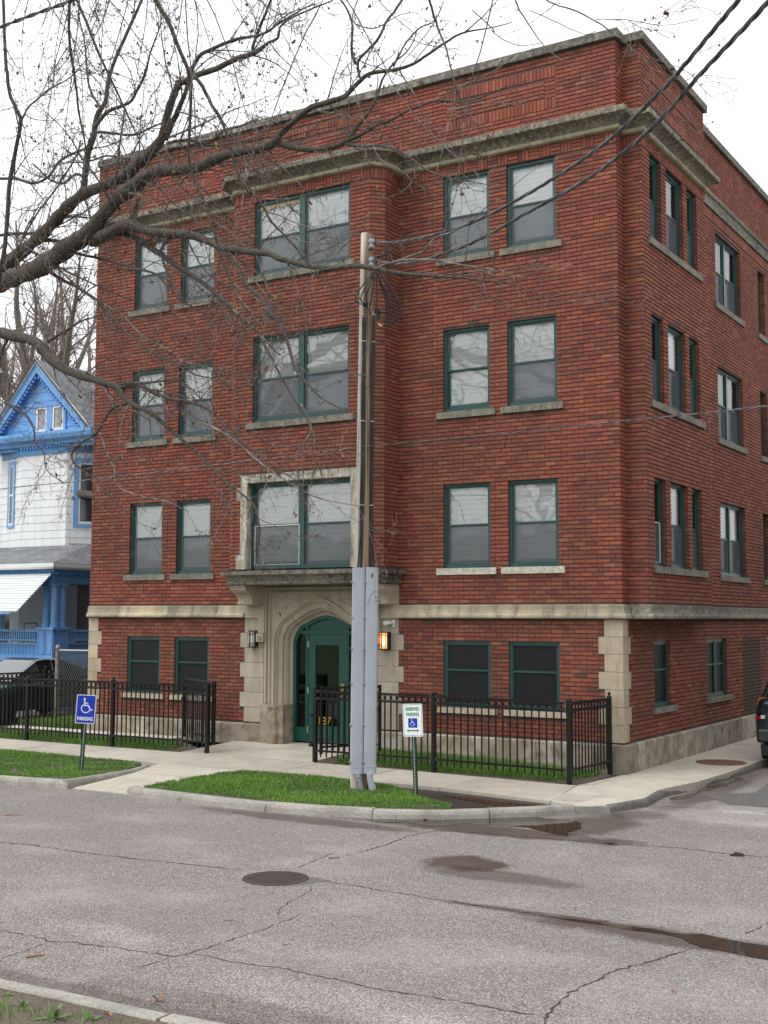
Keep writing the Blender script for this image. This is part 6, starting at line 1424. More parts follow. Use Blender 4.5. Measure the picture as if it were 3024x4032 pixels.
# bay windows
def hwin(a, b_, u0, u1, z0, z1, cas=.11, name='bay_window'):
    a = np.array(a); b_ = np.array(b_); d = (b_-a)/np.linalg.norm(b_-a); nn = np.array([d[1], -d[0]])
    def bx(m, x0, x1, za, zb, o0, o1): c = a+d*(x0+x1)/2+nn*(o0+o1)/2; m.obox((c[0], c[1], (za+zb)/2), (*d, 0), (*nn, 0), (0, 0, 1), (x1-x0)/2, (o1-o0)/2, (zb-za)/2)
    m = MB(); bx(m, u0-cas, u0, z0-cas*.7, z1+cas, .0, .04); bx(m, u1, u1+cas, z0-cas*.7, z1+cas, .0, .04); bx(m, u0, u1, z1, z1+cas, .0, .045); bx(m, u0, u1, z0-cas*.7, z0, .0, .045); w = hb(name, m, 'blue')
    m = MB(); zm = (z0+z1)/2
    for q in ((u0, u0+.05, z0, z1), (u1-.05, u1, z0, z1), (u0+.05, u1-.05, z0, z0+.06), (u0+.05, u1-.05, z1-.05, z1), (u0+.05, u1-.05, zm-.03, zm+.03)): bx(m, *q, .012, .03)
    hb('sash', m, 'siding', w); m = MB(); bx(m, u0+.03, u1-.03, z0+.03, z1-.03, .004, .014); hb('pane', m, 'house_pane', w)
hwin((CXL, 6.5), (FX0, HY), .56, .88, 5.20, 7.0, .10); hwin((FX1, HY), (CXR, HY+1.0), .32, 1.05, 5.15, 6.90, .14)
# roofs
def roofq(pts, name, par=None, th=.05):
    P = [np.array(p, float) for p in pts]; u = P[1]-P[0]; u /= np.linalg.norm(u); nrm = np.cross(P[1]-P[0], P[2]-P[0]); nrm /= np.linalg.norm(nrm); v = np.cross(nrm, u)
    me = bpy.data.meshes.new(name); n = len(P); q = [tuple(p) for p in P]+[tuple(p-nrm*th*np.sign(nrm[2])) for p in P]
    me.from_pydata(q, [], [tuple(range(n)), tuple(range(2*n-1, n-1, -1))]+[(i, n+i, n+(i+1) % n, (i+1) % n) for i in range(n)]); me.materials.append(M['shingle'])
    uv = me.uv_layers.new(name='UVMap')
    for lp in me.loops: p = np.array(q[lp.vertex_index])-P[0]; uv.data[lp.index].uv = (float(p@u), float(p@v))
    return link(name, me, par or hs)
Y9 = 12.0
roofq([(AP[0], GY-.18, AP[1]+.05), (ER[0]+.15, GY-.18, 7.72), (ER[0]+.15, Y9, 7.72), (AP[0], Y9, AP[1]+.05)], 'gable_roof'); roofq([(EL[0]-.15, GY-.18, 7.66), (AP[0], GY-.18, AP[1]+.05), (AP[0], Y9, AP[1]+.05), (EL[0]-.15, Y9, 7.66)], 'gable_roof')
roofq([(-24.5, 8.4, 7.6), (-15.5, 8.4, 7.6), (-18.5, 12.5, 12.4)], 'main_roof'); roofq([(-15.5, 8.4, 7.6), (-15.5, 17, 7.6), (-18.5, 12.5, 12.4)], 'main_roof'); roofq([(-24.5, 17, 7.6), (-24.5, 8.4, 7.6), (-18.5, 12.5, 12.4)], 'main_roof')
# porch
PXR, PYF = -16.98, 3.8
m = MB(); m.box(-24, PXR, PYF, 6.2, 1.25, 1.42); m.box(-24, PXR-.03, PYF+.05, 6.3, .0, 1.25); hb('porch_floor', m, 'blue')
roofq([(-24.5, PYF-.25, 3.90), (PXR+.2, PYF-.25, 3.90), (PXR-1.0, HY-.05, 4.52), (-24.5, HY-.05, 4.52)], 'porch_roof'); roofq([(PXR+.2, PYF-.25, 3.90), (PXR+.2, 9.0, 3.90), (CXR-.05, 9.0, 4.42), (CXR-.0, HY-.02+.8, 4.42), (PXR-1.0, HY-.05, 4.52)], 'porch_roof')
roofq([(PXR-1.02, HY-.06, 4.515), (CXR, HY+.9, 4.42), (CXR-.3, HY+1.2, 4.6), (FX1-.2, HY+.1, 4.62)], 'porch_roof')
m = MB(); sweep(m, [(-24.5, PYF-.12), (PXR+.08, PYF-.12), (PXR+.08, 9)], [(-.05, 3.74), (.10, 3.74), (.16, 3.79), (.17, 3.89), (-.05, 3.90)]); hb('gutter', m, 'sign_white')
m = MB(); sweep(m, [(-24.5, PYF+.05), (PXR-.08, PYF+.05), (PXR-.08, 9)], [(-.12, 3.36), (.04, 3.36), (.05, 3.44), (.04, 3.60), (.10, 3.66), (.12, 3.74), (-.12, 3.74)]); hb('porch_beam', m, 'deep_blue')
m = MB()
for k in range(58): x = PXR-.10-k*.12; m.box(x-.03, x+.03, PYF-.10, PYF-.03, 3.60, 3.67)
for k in range(20): y = PYF+.05+k*.12; m.box(PXR-.02, PXR+.06, y-.03, y+.03, 3.60, 3.67)
hb('dentil_row', m, 'deep_blue')
m = MB(); m.box(-24, PXR-.1, PYF+.1, 6, 3.38, 3.40); hb('porch_ceiling', m, 'beige')
ped = MB(); ped.box(-17.56, PXR, PYF-.02, PYF+.56, 1.42, 2.16); ped.box(-17.60, PXR+.04, PYF-.06, PYF+.60, 2.16, 2.22); ped.box(-17.60, PXR+.04, PYF-.06, PYF+.60, 1.36, 1.44); pd = hb('porch_pedestal', ped, 'blue')
for (a, b_) in ((-17.52, -17.28), (-17.25, -17.02)):
    m = MB(); 
    for q in ((a, a+.02, 1.52, 2.08), (b_-.02, b_, 1.52, 2.08), (a, b_, 1.52, 1.54), (a, b_, 2.06, 2.08)): m.box(q[0], q[1], PYF-.035, PYF-.02, q[2], q[3])
    hb('raised_panel', m, 'blue', pd)
m = MB()
for (a, b_) in ((PYF+.02, PYF+.26), (PYF+.29, PYF+.53)):
    for q in ((a, a+.02, 1.52, 2.08), (b_-.02, b_, 1.52, 2.08), (a, b_, 1.52, 1.54), (a, b_, 2.06, 2.08)): m.box(PXR, PXR+.015, q[0], q[1], q[2], q[3])
hb('raised_panel', m, 'blue', pd)
def column(x, y):
    m = MB(); n = 32; vs = []; prof_ = [(.115, 2.22), (.115, 2.26), (.10, 2.27), (.105, 2.30), (.088, 2.32), (.088, 2.6), (.084, 3.0), (.076, 3.22), (.085, 3.23), (.085, 3.26), (.10, 3.29), (.10, 3.31)]
    for r, z in prof_:
        for j in range(n): a = 2*math.pi*j/n; rr = r-(.006 if j % 2 and 2.33 > 0 and 2.31 < z < 3.21 else 0); vs.append((x+rr*math.cos(a), y+rr*math.sin(a), z))
    m.add(vs, [(i*n+j, i*n+(j+1) % n, (i+1)*n+(j+1) % n, (i+1)*n+j) for i in range(len(prof_)-1) for j in range(n)]); m.box(x-.115, x+.115, y-.115, y+.115, 3.31, 3.37); hb('porch_column', m, 'blue')
column(-17.42, PYF+.15); column(-17.12, PYF+.15); column(-17.12, PYF+.43)
def balustrade(a, b_):
    a = np.array(a, float); b_ = np.array(b_, float); L = np.linalg.norm(b_-a); d = (b_-a)/L; nn = np.array([d[1], -d[0]]); m = MB()
    def bx(mm, x0, x1, z0, z1, t): c = a+d*(x0+x1)/2; mm.obox((c[0], c[1], (z0+z1)/2), (*d, 0), (*nn, 0), (0, 0, 1), (x1-x0)/2, t, (z1-z0)/2)
    bx(m, 0, L, 2.10, 2.16, .06); bx(m, 0, L, 1.86, 1.90, .04); bx(m, 0, L, 1.76, 1.80, .05); bx(m, 0, L, 1.42, 1.50, .05); hb('balustrade_rail', m, 'blue')
    for k in range(int(L/.085)):
        x = (k+.5)*.085; m = MB(); bx(m, x-.016, x+.016, 1.90, 2.10, .016); hb('baluster', m, 'blue')
    m = MB(); n_ = int(L/.135)
    for k in range(n_): x = (k+.5)*.135; bx(m, x-.045, x+.045, 1.50, 1.76, .02)
    hb('apron_slats', m, 'deep_blue'); m = MB(); bx(m, 0, L, 1.50, 1.76, .008); hb('apron_board', m, 'blue')
balustrade((-20.6, PYF+.1), (-17.58, PYF+.1)); balustrade((PXR-.08, PYF+.58), (PXR-.08, 7.5))
# awning of long aluminium slats
for k in range(15):
    f = k/15; z0 = 3.62-f*1.0; y0 = PYF-.10-f*.62; xr = -16.98-f*.60; m = MB()
    m.add([(-24, y0, z0), (xr, y0, z0), (xr, y0-.062, z0-.030), (-24, y0-.062, z0-.030), (-24, y0-.040, z0-.070), (xr, y0-.040, z0-.070)], [(0, 1, 2, 3), (3, 2, 5, 4)]); hb('awning_slat', m, 'sign_white')
m = MB(); n = 54; vs = []
for k in range(n+1): x = -24+(6.20)*k/n; vs += [(x, PYF-.735, 2.62), (x, PYF-.735, 2.57-.012*(k % 2))]
m.add(vs, [(2*i, 2*i+2, 2*i+3, 2*i+1) for i in range(n)]); hb('awning_valance', m, 'blue')
# porch back wall with window and screen
m = MB(); m.add([(-24, 6.25, 1.4), (CXR, 6.25, 1.4), (CXR, 6.25, 4.0), (-24, 6.25, 4.0)], [(0, 1, 2, 3)]); hb('porch_wall', m, 'beige')
m = MB(); m.add([(CXR+.0, 5.0, 1.4), (CXR, 12, 1.4), (CXR, 12, 4.3), (CXR, 5.0, 4.3)], [(0, 1, 2, 3)]); 
def pwin(x0, x1, z0, z1, y):
    m = MB(); m.box(x0-.14, x0, y-.05, y, z0-.1, z1+.14); m.box(x1, x1+.14, y-.05, y, z0-.1, z1+.14); m.box(x0, x1, y-.05, y, z1, z1+.14); m.box(x0, x1, y-.05, y, z0-.1, z0); w = hb('porch_window', m, 'deep_blue')
    m = MB(); zm = z0+(z1-z0)*.5
    for q in ((x0, x0+.05, z0, z1), (x1-.05, x1, z0, z1), (x0+.05, x1-.05, z0, z0+.05), (x0+.05, x1-.05, z1-.05, z1), (x0+.05, x1-.05, zm-.025, zm+.025)): m.box(q[0], q[1], y-.03, y-.008, q[2], q[3])
    hb('sash', m, 'siding', w); m = MB(); m.box(x0+.03, x1-.03, y-.02, y-.01, z0+.03, z1-.03); hb('pane', m, 'house_pane', w)
pwin(-19.75, -18.85, 1.9, 3.2, 6.25); pwin(-21.6, -20.6, 1.9, 3.2, 6.25)
m = MB(); m.add([(-18.4, 6.2, 1.4), (-15.9, 6.2, 1.4), (-15.9, 6.2, 3.9), (-18.4, 6.2, 3.9)], [(0, 1, 2, 3)]); hb('porch_wall', m, 'beige'); pwin(-17.95, -16.9, 2.0, 3.5, 6.2)
# a chair on the porch
ch = thing('porch_chair', 'dark metal chair on the blue porch under the white awning', 'chair', (-19.3, 4.9, 1.42))
m = MB(); m.box(-19.55, -19.05, 4.7, 5.15, 1.82, 1.86); m.build('seat', M['iron'], ch)
for x, y in ((-19.55, 4.7), (-19.05, 4.7), (-19.55, 5.15), (-19.05, 5.15)): m = MB(); m.tube([(x, y, 1.42), (x, y, 1.84 if y < 5 else 2.32)], .014, 6); m.build('leg', M['iron'], ch)
m = MB(); m.tube([(-19.55, 5.15, 2.32), (-19.05, 5.15, 2.32)], .014, 6); m.tube([(-19.55, 5.15, 2.1), (-19.05, 5.15, 2.1)], .014, 6); m.build('backrest', M['iron'], ch)
# far neighbour roof on the left, building across the side street (seen only mirrored in the glass)
nb = thing('neighbour_house', 'grey shingled roof of a house behind the blue gable at the left edge', 'house', (-29, 14, 0)); m = MB(); m.box(-36, -25.5, 12, 20, 0, 8.2); m.build('wall', M['siding'], nb)
roofq([(-36.4, 11.6, 8.1), (-25.1, 11.6, 8.1), (-26.5, 16, 11.2), (-35, 16, 11.2)], 'roof', nb); roofq([(-25.1, 11.6, 8.1), (-25.1, 20.4, 8.1), (-26.5, 16, 11.2)], 'roof', nb)
ob = thing('pale_brick_building', 'pale brick building across the side street', 'building', (15, 6, 0)); m = MB(); m.box(10.5, 22, -4, 30, -.1, 9.0); m.build('wall', M['grey_brick_far'], ob)
for k in range(8):
    for z in (1.2, 4.2, 6.8): m = MB(); m.box(10.47, 10.5, -2.5+k*3.6, -1.2+k*3.6, z, z+1.5); m.build('window', M['house_pane'], ob)
# ------------------------------------------------------------------ trees
def tubes(P, R, n=3):
    """P (N,K,3), R (N,K) -> vertices, quads"""
    N_, K = R.shape; T = np.empty_like(P); T[:, 1:-1] = P[:, 2:]-P[:, :-2]; T[:, 0] = P[:, 1]-P[:, 0]; T[:, -1] = P[:, -1]-P[:, -2]
    T /= np.linalg.norm(T, axis=2, keepdims=True)+1e-9; ref = np.tile(np.array([.31, .17, .93]), (N_, K, 1)); ref[np.abs(T[..., 2]) > .85] = np.array([.9, .4, .1])
    A = np.cross(T, ref); A /= np.linalg.norm(A, axis=2, keepdims=True)+1e-9; B = np.cross(T, A)
    a = np.arange(n)*2*math.pi/n; V = P[:, :, None, :]+R[:, :, None, None]*(A[:, :, None, :]*np.cos(a)[None, None, :, None]+B[:, :, None, :]*np.sin(a)[None, None, :, None])
    V = V.reshape(-1, 3); i = np.arange(N_)[:, None, None]*K*n+np.arange(K-1)[None, :, None]*n; j = np.arange(n)[None, None, :]; j2 = (j+1) % n
    Q = np.stack([i+j, i+j2, i+n+j2, i+n+j], -1).reshape(-1, 4); return V, Q
def smooth_path(P, Rr, sub=4):
    P = np.array(P, float); out = []; ro = []
    for i in range(len(P)-1):
        p0 = P[max(0, i-1)]; p1 = P[i]; p2 = P[i+1]; p3 = P[min(len(P)-1, i+2)]
        for k in range(sub): t = k/sub; out.append(.5*((2*p1)+(p2-p0)*t+(2*p0-5*p1+4*p2-p3)*t*t+(3*p1-p0-3*p2+p3)*t**3)); ro.append(Rr[i]+(Rr[i+1]-Rr[i])*t)
    out.append(P[-1]); ro.append(Rr[-1]); return np.array(out), np.array(ro)
def samples(paths, per_m, rs, t0=.0):
    pos = []; dr = []; rad = []
    for P, R in paths:
        seg = np.linalg.norm(np.diff(P, axis=0), axis=1); L = np.concatenate([[0], np.cumsum(seg)]); n = rs.poisson(per_m*L[-1]*(1-t0))
        if n == 0: continue
        s = (t0+(1-t0)*rs.rand(n)**.85)*L[-1]; i = np.clip(np.searchsorted(L, s)-1, 0, len(seg)-1); f = (s-L[i])/(seg[i]+1e-9)
        pos.append(P[i]+(P[i+1]-P[i])*f[:, None]); dr.append((P[i+1]-P[i])/(seg[i][:, None]+1e-9)); rad.append(R[i]+(R[i+1]-R[i])*f)
    return (np.concatenate(pos), np.concatenate(dr), np.concatenate(rad)) if pos else (np.zeros((0, 3)),)*3
def sprout(pos, dr, rad, length, rs, K=8, ang=(.5, 1.2), wig=.16, grav=0., r0=None, rt=.0022, up=0., flat=(1, 1, 1)):
    n = len(pos); rv = rs.randn(n, 3)*np.array(flat); perp = rv-dr*(rv*dr).sum(1, keepdims=True); perp /= np.linalg.norm(perp, axis=1, keepdims=True)+1e-9
    a = (ang[0]+(ang[1]-ang[0])*rs.rand(n))[:, None]; d = dr*np.cos(a)+perp*np.sin(a); L = length(rs, n, rad); P = np.empty((n, K, 3)); P[:, 0] = pos; st = (L/(K-1))[:, None]
    bend = rs.randn(n, 3)*wig*.5
    for k in range(1, K):
        d = d+rs.randn(n, 3)*wig+bend+np.array([0, 0, grav+up*k/K]); d /= np.linalg.norm(d, axis=1, keepdims=True); P[:, k] = P[:, k-1]+d*st
    r0 = (np.minimum(rad*.55, r0(L)) if r0 else rad*.6); t = np.linspace(0, 1, K)[None]; R = r0[:, None]*(1-t)+rt*t*np.ones((n, 1)); return P, np.maximum(R, rt)*.88
CRP = {'A': (0, 0, .6631), 'B': (900, 0, .6631), 'C': (1900, 0, .6775), 'D': (0, 1200, .6631), 'E': (900, 1200, .6631), 'F': (1900, 1200, .6775), 'S': (0, 0, 1)}
def trace(spec):
    """spec: plane y at both ends, then crop letter followed by x,y points with radius in crop units"""
    ya, yb, pts = spec; P = []; R = []; n = len(pts)
    for i, (c, x, y, r) in enumerate(pts):
        ox, oy, s = CRP[c]; yy = ya+(yb-ya)*i/(n-1); p = at(ox+x*s, oy+y*s, y=yy); P.append(p); dist = np.dot(p-CAM, FW); R.append(max(.0035, r*s*dist/F_PX))
    return P, R
def tr(ya, yb, *runs):
    pts = []
    for c, seq in runs: pts += [(c, *q) for q in seq]
    return (ya, yb, pts)
TR = [
 tr(-5.2, -5.8, ('A', [(-60, 1700, 56), (80, 1650, 55), (250, 1580, 54), (400, 1470, 52), (520, 1390, 54), (600, 1290, 46), (700, 1180, 44), (800, 1100, 40), (900, 1030, 38), (1000, 1010, 32), (1150, 1000, 30), (1280, 945, 29), (1400, 905, 28), (1550, 885, 27)]), ('B', [(150, 890, 25), (260, 855, 24), (310, 800, 20), (380, 730, 19), (480, 650, 18), (600, 605, 17), (700, 570, 15), (780, 490, 13), (860, 430, 12), (1000, 410, 11), (1120, 370, 9), (1250, 280, 8), (1400, 190, 6), (1560, 160, 4), (1700, 120, 2.5)])),
 tr(-5.5, -5.2, ('B', [(300, 850, 20), (400, 880, 20), (500, 890, 18), (600, 880, 18), (690, 840, 16), (760, 740, 12), (850, 620, 9), (900, 480, 7), (960, 390, 6), (1060, 300, 4), (1120, 180, 3)])),
 tr(-5.4, -5.0, ('B', [(690, 845, 15), (800, 790, 13), (900, 730, 10), (990, 700, 9), (1100, 640, 8), (1250, 600, 7), (1400, 600, 6), (1500, 580, 5), (1659, 520, 3.5), (1800, 480, 2)])),
 tr(-5.4, -6.2, ('B', [(700, 855, 10), (800, 875, 8), (900, 870, 7.5), (1050, 920, 6), (1180, 1020, 5.5), (1300, 1060, 4.5), (1450, 1090, 3.5), (1600, 1125, 2)])),
 tr(-6.1, -6.4, ('B', [(700, 370, 3), (870, 890, 3), (1000, 990, 3), (1080, 1060, 2.5), (1040, 1120, 2.5), (930, 1160, 2)])),
 tr(-5.0, -6.0, ('A', [(-60, 1650, 42), (0, 1600, 42), (150, 1480, 40), (280, 1360, 38), (400, 1230, 36), (500, 1150, 34), (600, 1110, 30), (750, 1040, 32), (820, 970, 34), (900, 900, 36), (960, 820, 28), (990, 700, 25), (1010, 620, 22), (1060, 510, 20), (1110, 490, 17), (1190, 450, 18), (1300, 410, 17), (1420, 350, 16), (1520, 315, 16), (1600, 260, 9), (1659, 230, 8)]), ('B', [(330, 150, 6), (500, 60, 5), (640, 10, 4)])),
 tr(-5.1, -5.5, ('A', [(980, 830, 20), (1020, 730, 17), (1060, 660, 17), (1100, 560, 13), (1130, 450, 12), (1180, 340, 12), (1250, 290, 11), (1400, 220, 10), (1560, 180, 8), (1659, 120, 7), (1760, 60, 5), (1850, 10, 4)])),
 tr(-5.1, -5.5, ('A', [(1500, 310, 10), (1510, 240, 9), (1540, 160, 9), (1580, 60, 8), (1620, -30, 7)])),
 tr(-5.0, -5.0, ('A', [(490, 1165, 20), (505, 1050, 20), (520, 920, 19), (550, 810, 18), (570, 690, 16), (620, 600, 13), (645, 450, 11), (690, 330, 10), (745, 200, 10), (790, 90, 9), (840, -20, 8)])),
 tr(-5.0, -5.4, ('A', [(560, 760, 12), (640, 660, 11), (760, 610, 9), (810, 540, 8), (860, 430, 7), (900, 300, 5.5), (950, 180, 4), (980, 60, 3)])),
 tr(-5.0, -4.9, ('A', [(575, 785, 10), (700, 800, 8), (800, 805, 8), (900, 760, 6), (980, 730, 5)])),
 tr(-5.0, -4.8, ('A', [(600, 640, 8), (545, 560, 7), (510, 460, 6), (495, 300, 5), (470, 170, 4), (440, 60, 3)])),
 tr(-8.0, -7.4, ('A', [(10, -80, 9), (20, 150, 9), (30, 400, 10), (50, 560, 10), (90, 660, 11), (120, 720, 12), (110, 820, 11), (85, 950, 12), (60, 1100, 13), (45, 1300, 13), (20, 1500, 13), (-20, 1700, 13)])),
 tr(-7.6, -7.0, ('A', [(125, 720, 8), (180, 620, 6), (300, 520, 5), (420, 440, 3.5), (520, 330, 2.5)])),
 tr(-8.0, -7.0, ('A', [(415, -60, 9), (410, 250, 8), (440, 450, 7), (470, 650, 6), (500, 850, 5), (525, 1000, 3)])),
 tr(-8.0, -7.0, ('A', [(430, -60, 9), (540, 200, 8), (620, 400, 7), (700, 550, 6), (760, 680, 5), (820, 800, 4), (900, 960, 3), (980, 1120, 2)])),
 tr(-8.4, -7.0, ('A', [(890, -60, 14), (930, 20, 14), (1000, 130, 13), (1060, 280, 12), (1110, 400, 12), (1130, 520, 11), (1130, 700, 9), (1120, 900, 9), (1150, 1050, 8), (1220, 1220, 7.5), (1280, 1400, 7), (1310, 1520, 6), (1360, 1640, 6), (1450, 1800, 5), (1560, 1930, 4)]), ('E', [(230, 40, 3), (300, 160, 2)])),
 tr(-7.9, -6.8, ('A', [(1150, 450, 11), (1220, 540, 11), (1260, 620, 10), (1330, 750, 9), (1380, 900, 9), (1430, 1050, 9), (1500, 1140, 8)]), ('B', [(80, 1060, 8), (180, 1180, 8), (260, 1310, 7), (370, 1430, 6), (480, 1560, 5), (600, 1690, 4), (720, 1830, 3)])),
 tr(-7.2, -6.9, ('B', [(370, 1400, 5), (500, 1450, 4), (640, 1440, 3), (700, 1450, 2)])),
 tr(-7.8, -7.2, ('A', [(1160, 1010, 6), (1100, 1060, 5), (1010, 1180, 4), (950, 1300, 3)])),
 tr(-7.0, -6.8, ('A', [(740, 650, 6), (710, 850, 7), (690, 1000, 7), (675, 1130, 7)])),
 tr(-6.5, -6.5, ('A', [(480, 830, 6), (440, 950, 6), (340, 1110, 6), (250, 1230, 6), (190, 1330, 6), (120, 1470, 5), (20, 1590, 5)])),
 tr(-5.2, -6.6, ('A', [(540, 1430, 38), (650, 1385, 32), (760, 1330, 30), (880, 1375, 27), (1000, 1385, 26), (1150, 1400, 25), (1300, 1460, 22), (1450, 1500, 20), (1600, 1515, 19)]), ('B', [(300, 1545, 18), (450, 1580, 17), (600, 1595, 16), (780, 1585, 16), (950, 1620, 13), (1100, 1635, 11), (1300, 1650, 9), (1500, 1665, 6)]), ('C', [(150, 1650, 5), (300, 1700, 4), (420, 1745, 3), (560, 1770, 2)])),
 tr(-6.3, -6.8, ('B', [(880, 1600, 9), (1000, 1560, 8), (1200, 1550, 7), (1400, 1580, 6), (1600, 1610, 5)]), ('C', [(60, 1590, 4), (150, 1610, 3.5), (300, 1560, 3), (400, 1550, 2), (540, 1520, 1.5)])),
 tr(-6.3, -7.0, ('B', [(900, 1590, 7), (1050, 1540, 7), (1150, 1500, 6.5), (1230, 1420, 6), (1330, 1390, 5), (1450, 1310, 4), (1520, 1240, 3), (1600, 1200, 2.5)]), ('C', [(80, 1190, 2), (200, 1080, 2), (320, 1000, 2), (420, 965, 1.5)])),
 tr(-5.2, -5.0, ('A', [(750, 1340, 18), (800, 1270, 12), (820, 1190, 11), (850, 1110, 10), (900, 1040, 9)])),
 tr(-5.0, -5.9, ('A', [(560, 1440, 32), (620, 1400, 26), (700, 1375, 22), (800, 1410, 20), (900, 1470, 18), (1000, 1540, 17), (1100, 1610, 15), (1200, 1680, 14), (1300, 1760, 13), (1400, 1850, 12), (1480, 1920, 11)]), ('D', [(1560, 180, 9), (1600, 260, 8), (1640, 340, 7)]), ('E', [(330, 440, 6), (380, 530, 6), (430, 600, 5), (500, 700, 5), (540, 830, 4), (630, 920, 2.5)])),
 tr(-5.6, -6.4, ('A', [(1290, 1470, 14), (1390, 1560, 13), (1450, 1680, 12), (1560, 1800, 12), (1620, 1900, 11)]), ('E', [(210, 30, 11), (300, 120, 11), (350, 240, 10), (390, 380, 8), (480, 500, 7), (560, 585, 5), (700, 650, 3.5), (750, 690, 2)])),
 tr(-5.3, -5.6, ('A', [(1050, 1390, 14), (960, 1480, 9), (1010, 1640, 7), (1080, 1750, 5)])),
 tr(-6.0, -6.4, ('E', [(-160, 700, 7), (0, 770, 7), (100, 850, 6), (180, 920, 6), (300, 1010, 5), (400, 1070, 4.5), (500, 1120, 4), (640, 1160, 3), (780, 1185, 2)])),
 tr(-6.2, -6.4, ('E', [(430, 590, 5), (500, 740, 5), (460, 830, 6), (455, 960, 5), (465, 1060, 3)])),
 tr(-5.4, -5.6, ('A', [(740, 1600, 8), (900, 1620, 7), (1000, 1700, 6), (1090, 1800, 5), (1200, 1850, 4), (1330, 1960, 3)])),
 tr(-5.0, -5.2, ('A', [(280, 1600, 12), (360, 1650, 10), (470, 1700, 9), (600, 1780, 8), (700, 1900, 7)]), ('D', [(760, 150, 6), (900, 260, 5), (1060, 340, 5), (1180, 390, 4), (1330, 430, 3), (1500, 560, 2)])),
 tr(-5.0, -5.4, ('A', [(430, 1500, 9), (560, 1530, 8), (700, 1560, 7), (860, 1600, 5), (1000, 1660, 4), (1100, 1790, 3)])),
 tr(-5.0, -5.0, ('A', [(120, 1480, 12), (250, 1430, 12), (400, 1440, 9), (520, 1440, 7)])),
 tr(-5.0, -4.6, ('A', [(-40, 1400, 10), (90, 1390, 10), (220, 1380, 9), (330, 1300, 8), (430, 1290, 6), (540, 1300, 5)])),
 tr(-5.0, -5.4, ('A', [(500, 1050, 9), (450, 1030, 8), (380, 1080, 7), (300, 1060, 6), (240, 1010, 5), (200, 960, 4)])),
 tr(-5.0, -4.6, ('A', [(-20, 1060, 9), (90, 1060, 9), (200, 1090, 8), (280, 1050, 8), (340, 960, 8), (420, 905, 7), (520, 870, 6)])),
 tr(-5.1, -5.5, ('A', [(860, 940, 10), (760, 940, 7), (640, 920, 6), (520, 960, 5), (400, 965, 4)])),
 tr(-5.2, -5.6, ('A', [(990, 850, 10), (1100, 830, 10), (1230, 850, 8), (1330, 780, 6), (1440, 750, 5), (1550, 700, 3)])),
 tr(-5.2, -5.4, ('A', [(1000, 890, 9), (1150, 870, 9), (1300, 870, 8), (1450, 850, 7), (1600, 820, 6)]), ('B', [(330, 830, 5), (480, 790, 4), (640, 760, 3)])),
 tr(-5.3, -5.3, ('D', [(-60, 150, 31), (60, 180, 30), (200, 215, 30), (255, 265, 32), (320, 340, 29), (420, 400, 26), (530, 435, 25), (640, 470, 20), (710, 500, 20), (770, 570, 17), (900, 640, 13), (1000, 720, 12), (1130, 820, 10), (1250, 940, 8), (1350, 1050, 7), (1450, 1120, 6), (1520, 1180, 6)]), ('E', [(190, 1240, 5), (210, 1350, 5), (195, 1480, 4), (240, 1555, 2.5)])),
 tr(-5.3, -5.9, ('D', [(715, 490, 14), (820, 470, 13), (900, 520, 12), (1000, 560, 11), (1150, 590, 10), (1260, 650, 8), (1350, 760, 7), (1400, 820, 6), (1500, 880, 6), (1600, 990, 5)]), ('E', [(330, 1015, 4), (440, 1090, 3)])),
 tr(-5.3, -5.6, ('D', [(770, 580, 10), (680, 610, 10), (620, 690, 9), (590, 760, 9), (500, 820, 8), (440, 890, 7), (450, 950, 6), (530, 1010, 5), (640, 1080, 4), (700, 1170, 3), (790, 1300, 2)])),
 tr(-5.5, -5.8, ('D', [(592, 760, 7), (630, 860, 6), (680, 970, 5), (710, 1080, 5), (860, 1140, 4), (1000, 1170, 3), (1120, 1230, 2)])),
 tr(-5.3, -5.6, ('D', [(50, 200, 11), (20, 260, 10), (5, 340, 10), (10, 500, 9), (80, 600, 9), (160, 650, 8), (210, 740, 6), (220, 820, 5), (270, 870, 4), (290, 980, 3), (400, 1060, 2)])),
 tr(-5.3, -5.0, ('D', [(280, 220, 10), (330, 190, 9), (400, 150, 8), (480, 100, 6), (600, 60, 4), (700, -20, 3)])),
 tr(-5.3, -5.6, ('D', [(700, 480, 8), (760, 465, 8), (900, 465, 7), (1050, 460, 5), (1150, 520, 4), (1250, 620, 3)])),
 tr(-5.3, -5.5, ('D', [(530, 430, 7), (480, 440, 6), (455, 480, 5), (470, 530, 4), (490, 555, 3)])),
 tr(-5.5, -5.8, ('D', [(950, 540, 5), (1000, 640, 4), (900, 650, 4), (905, 780, 3), (935, 870, 2)])),
 tr(-5.5, -6.0, ('D', [(620, 0, 6), (740, 90, 6), (840, 190, 6), (980, 270, 5), (1090, 350, 5), (1180, 370, 4), (1300, 440, 3), (1440, 520, 2)])),
 tr(-6.2, -6.0, ('D', [(1380, 30, 7), (1480, 110, 7), (1560, 200, 6), (1659, 300, 6)])),
 tr(-6.5, -6.0, ('B', [(1050, -30, 8), (1010, 30, 8), (940, 110, 8), (890, 220, 9), (800, 320, 9), (765, 370, 9), (780, 460, 8)])),
 tr(-6.0, -5.9, ('B', [(640, -40, 6), (700, 50, 6), (740, 150, 7), (735, 300, 9), (765, 375, 9)])),
 tr(-6.0, -5.8, ('B', [(780, -30, 3), (740, 120, 4), (870, 160, 4), (1000, 90, 3), (1100, 60, 2)])),
 tr(-5.8, -5.6, ('B', [(980, 395, 7), (1060, 250, 6), (1130, 170, 5), (1220, 120, 4), (1270, 10, 3)])),
 tr(-6.0, -6.5, ('B', [(1400, 190, 5), (1500, 100, 4), (1580, 20, 3)])),
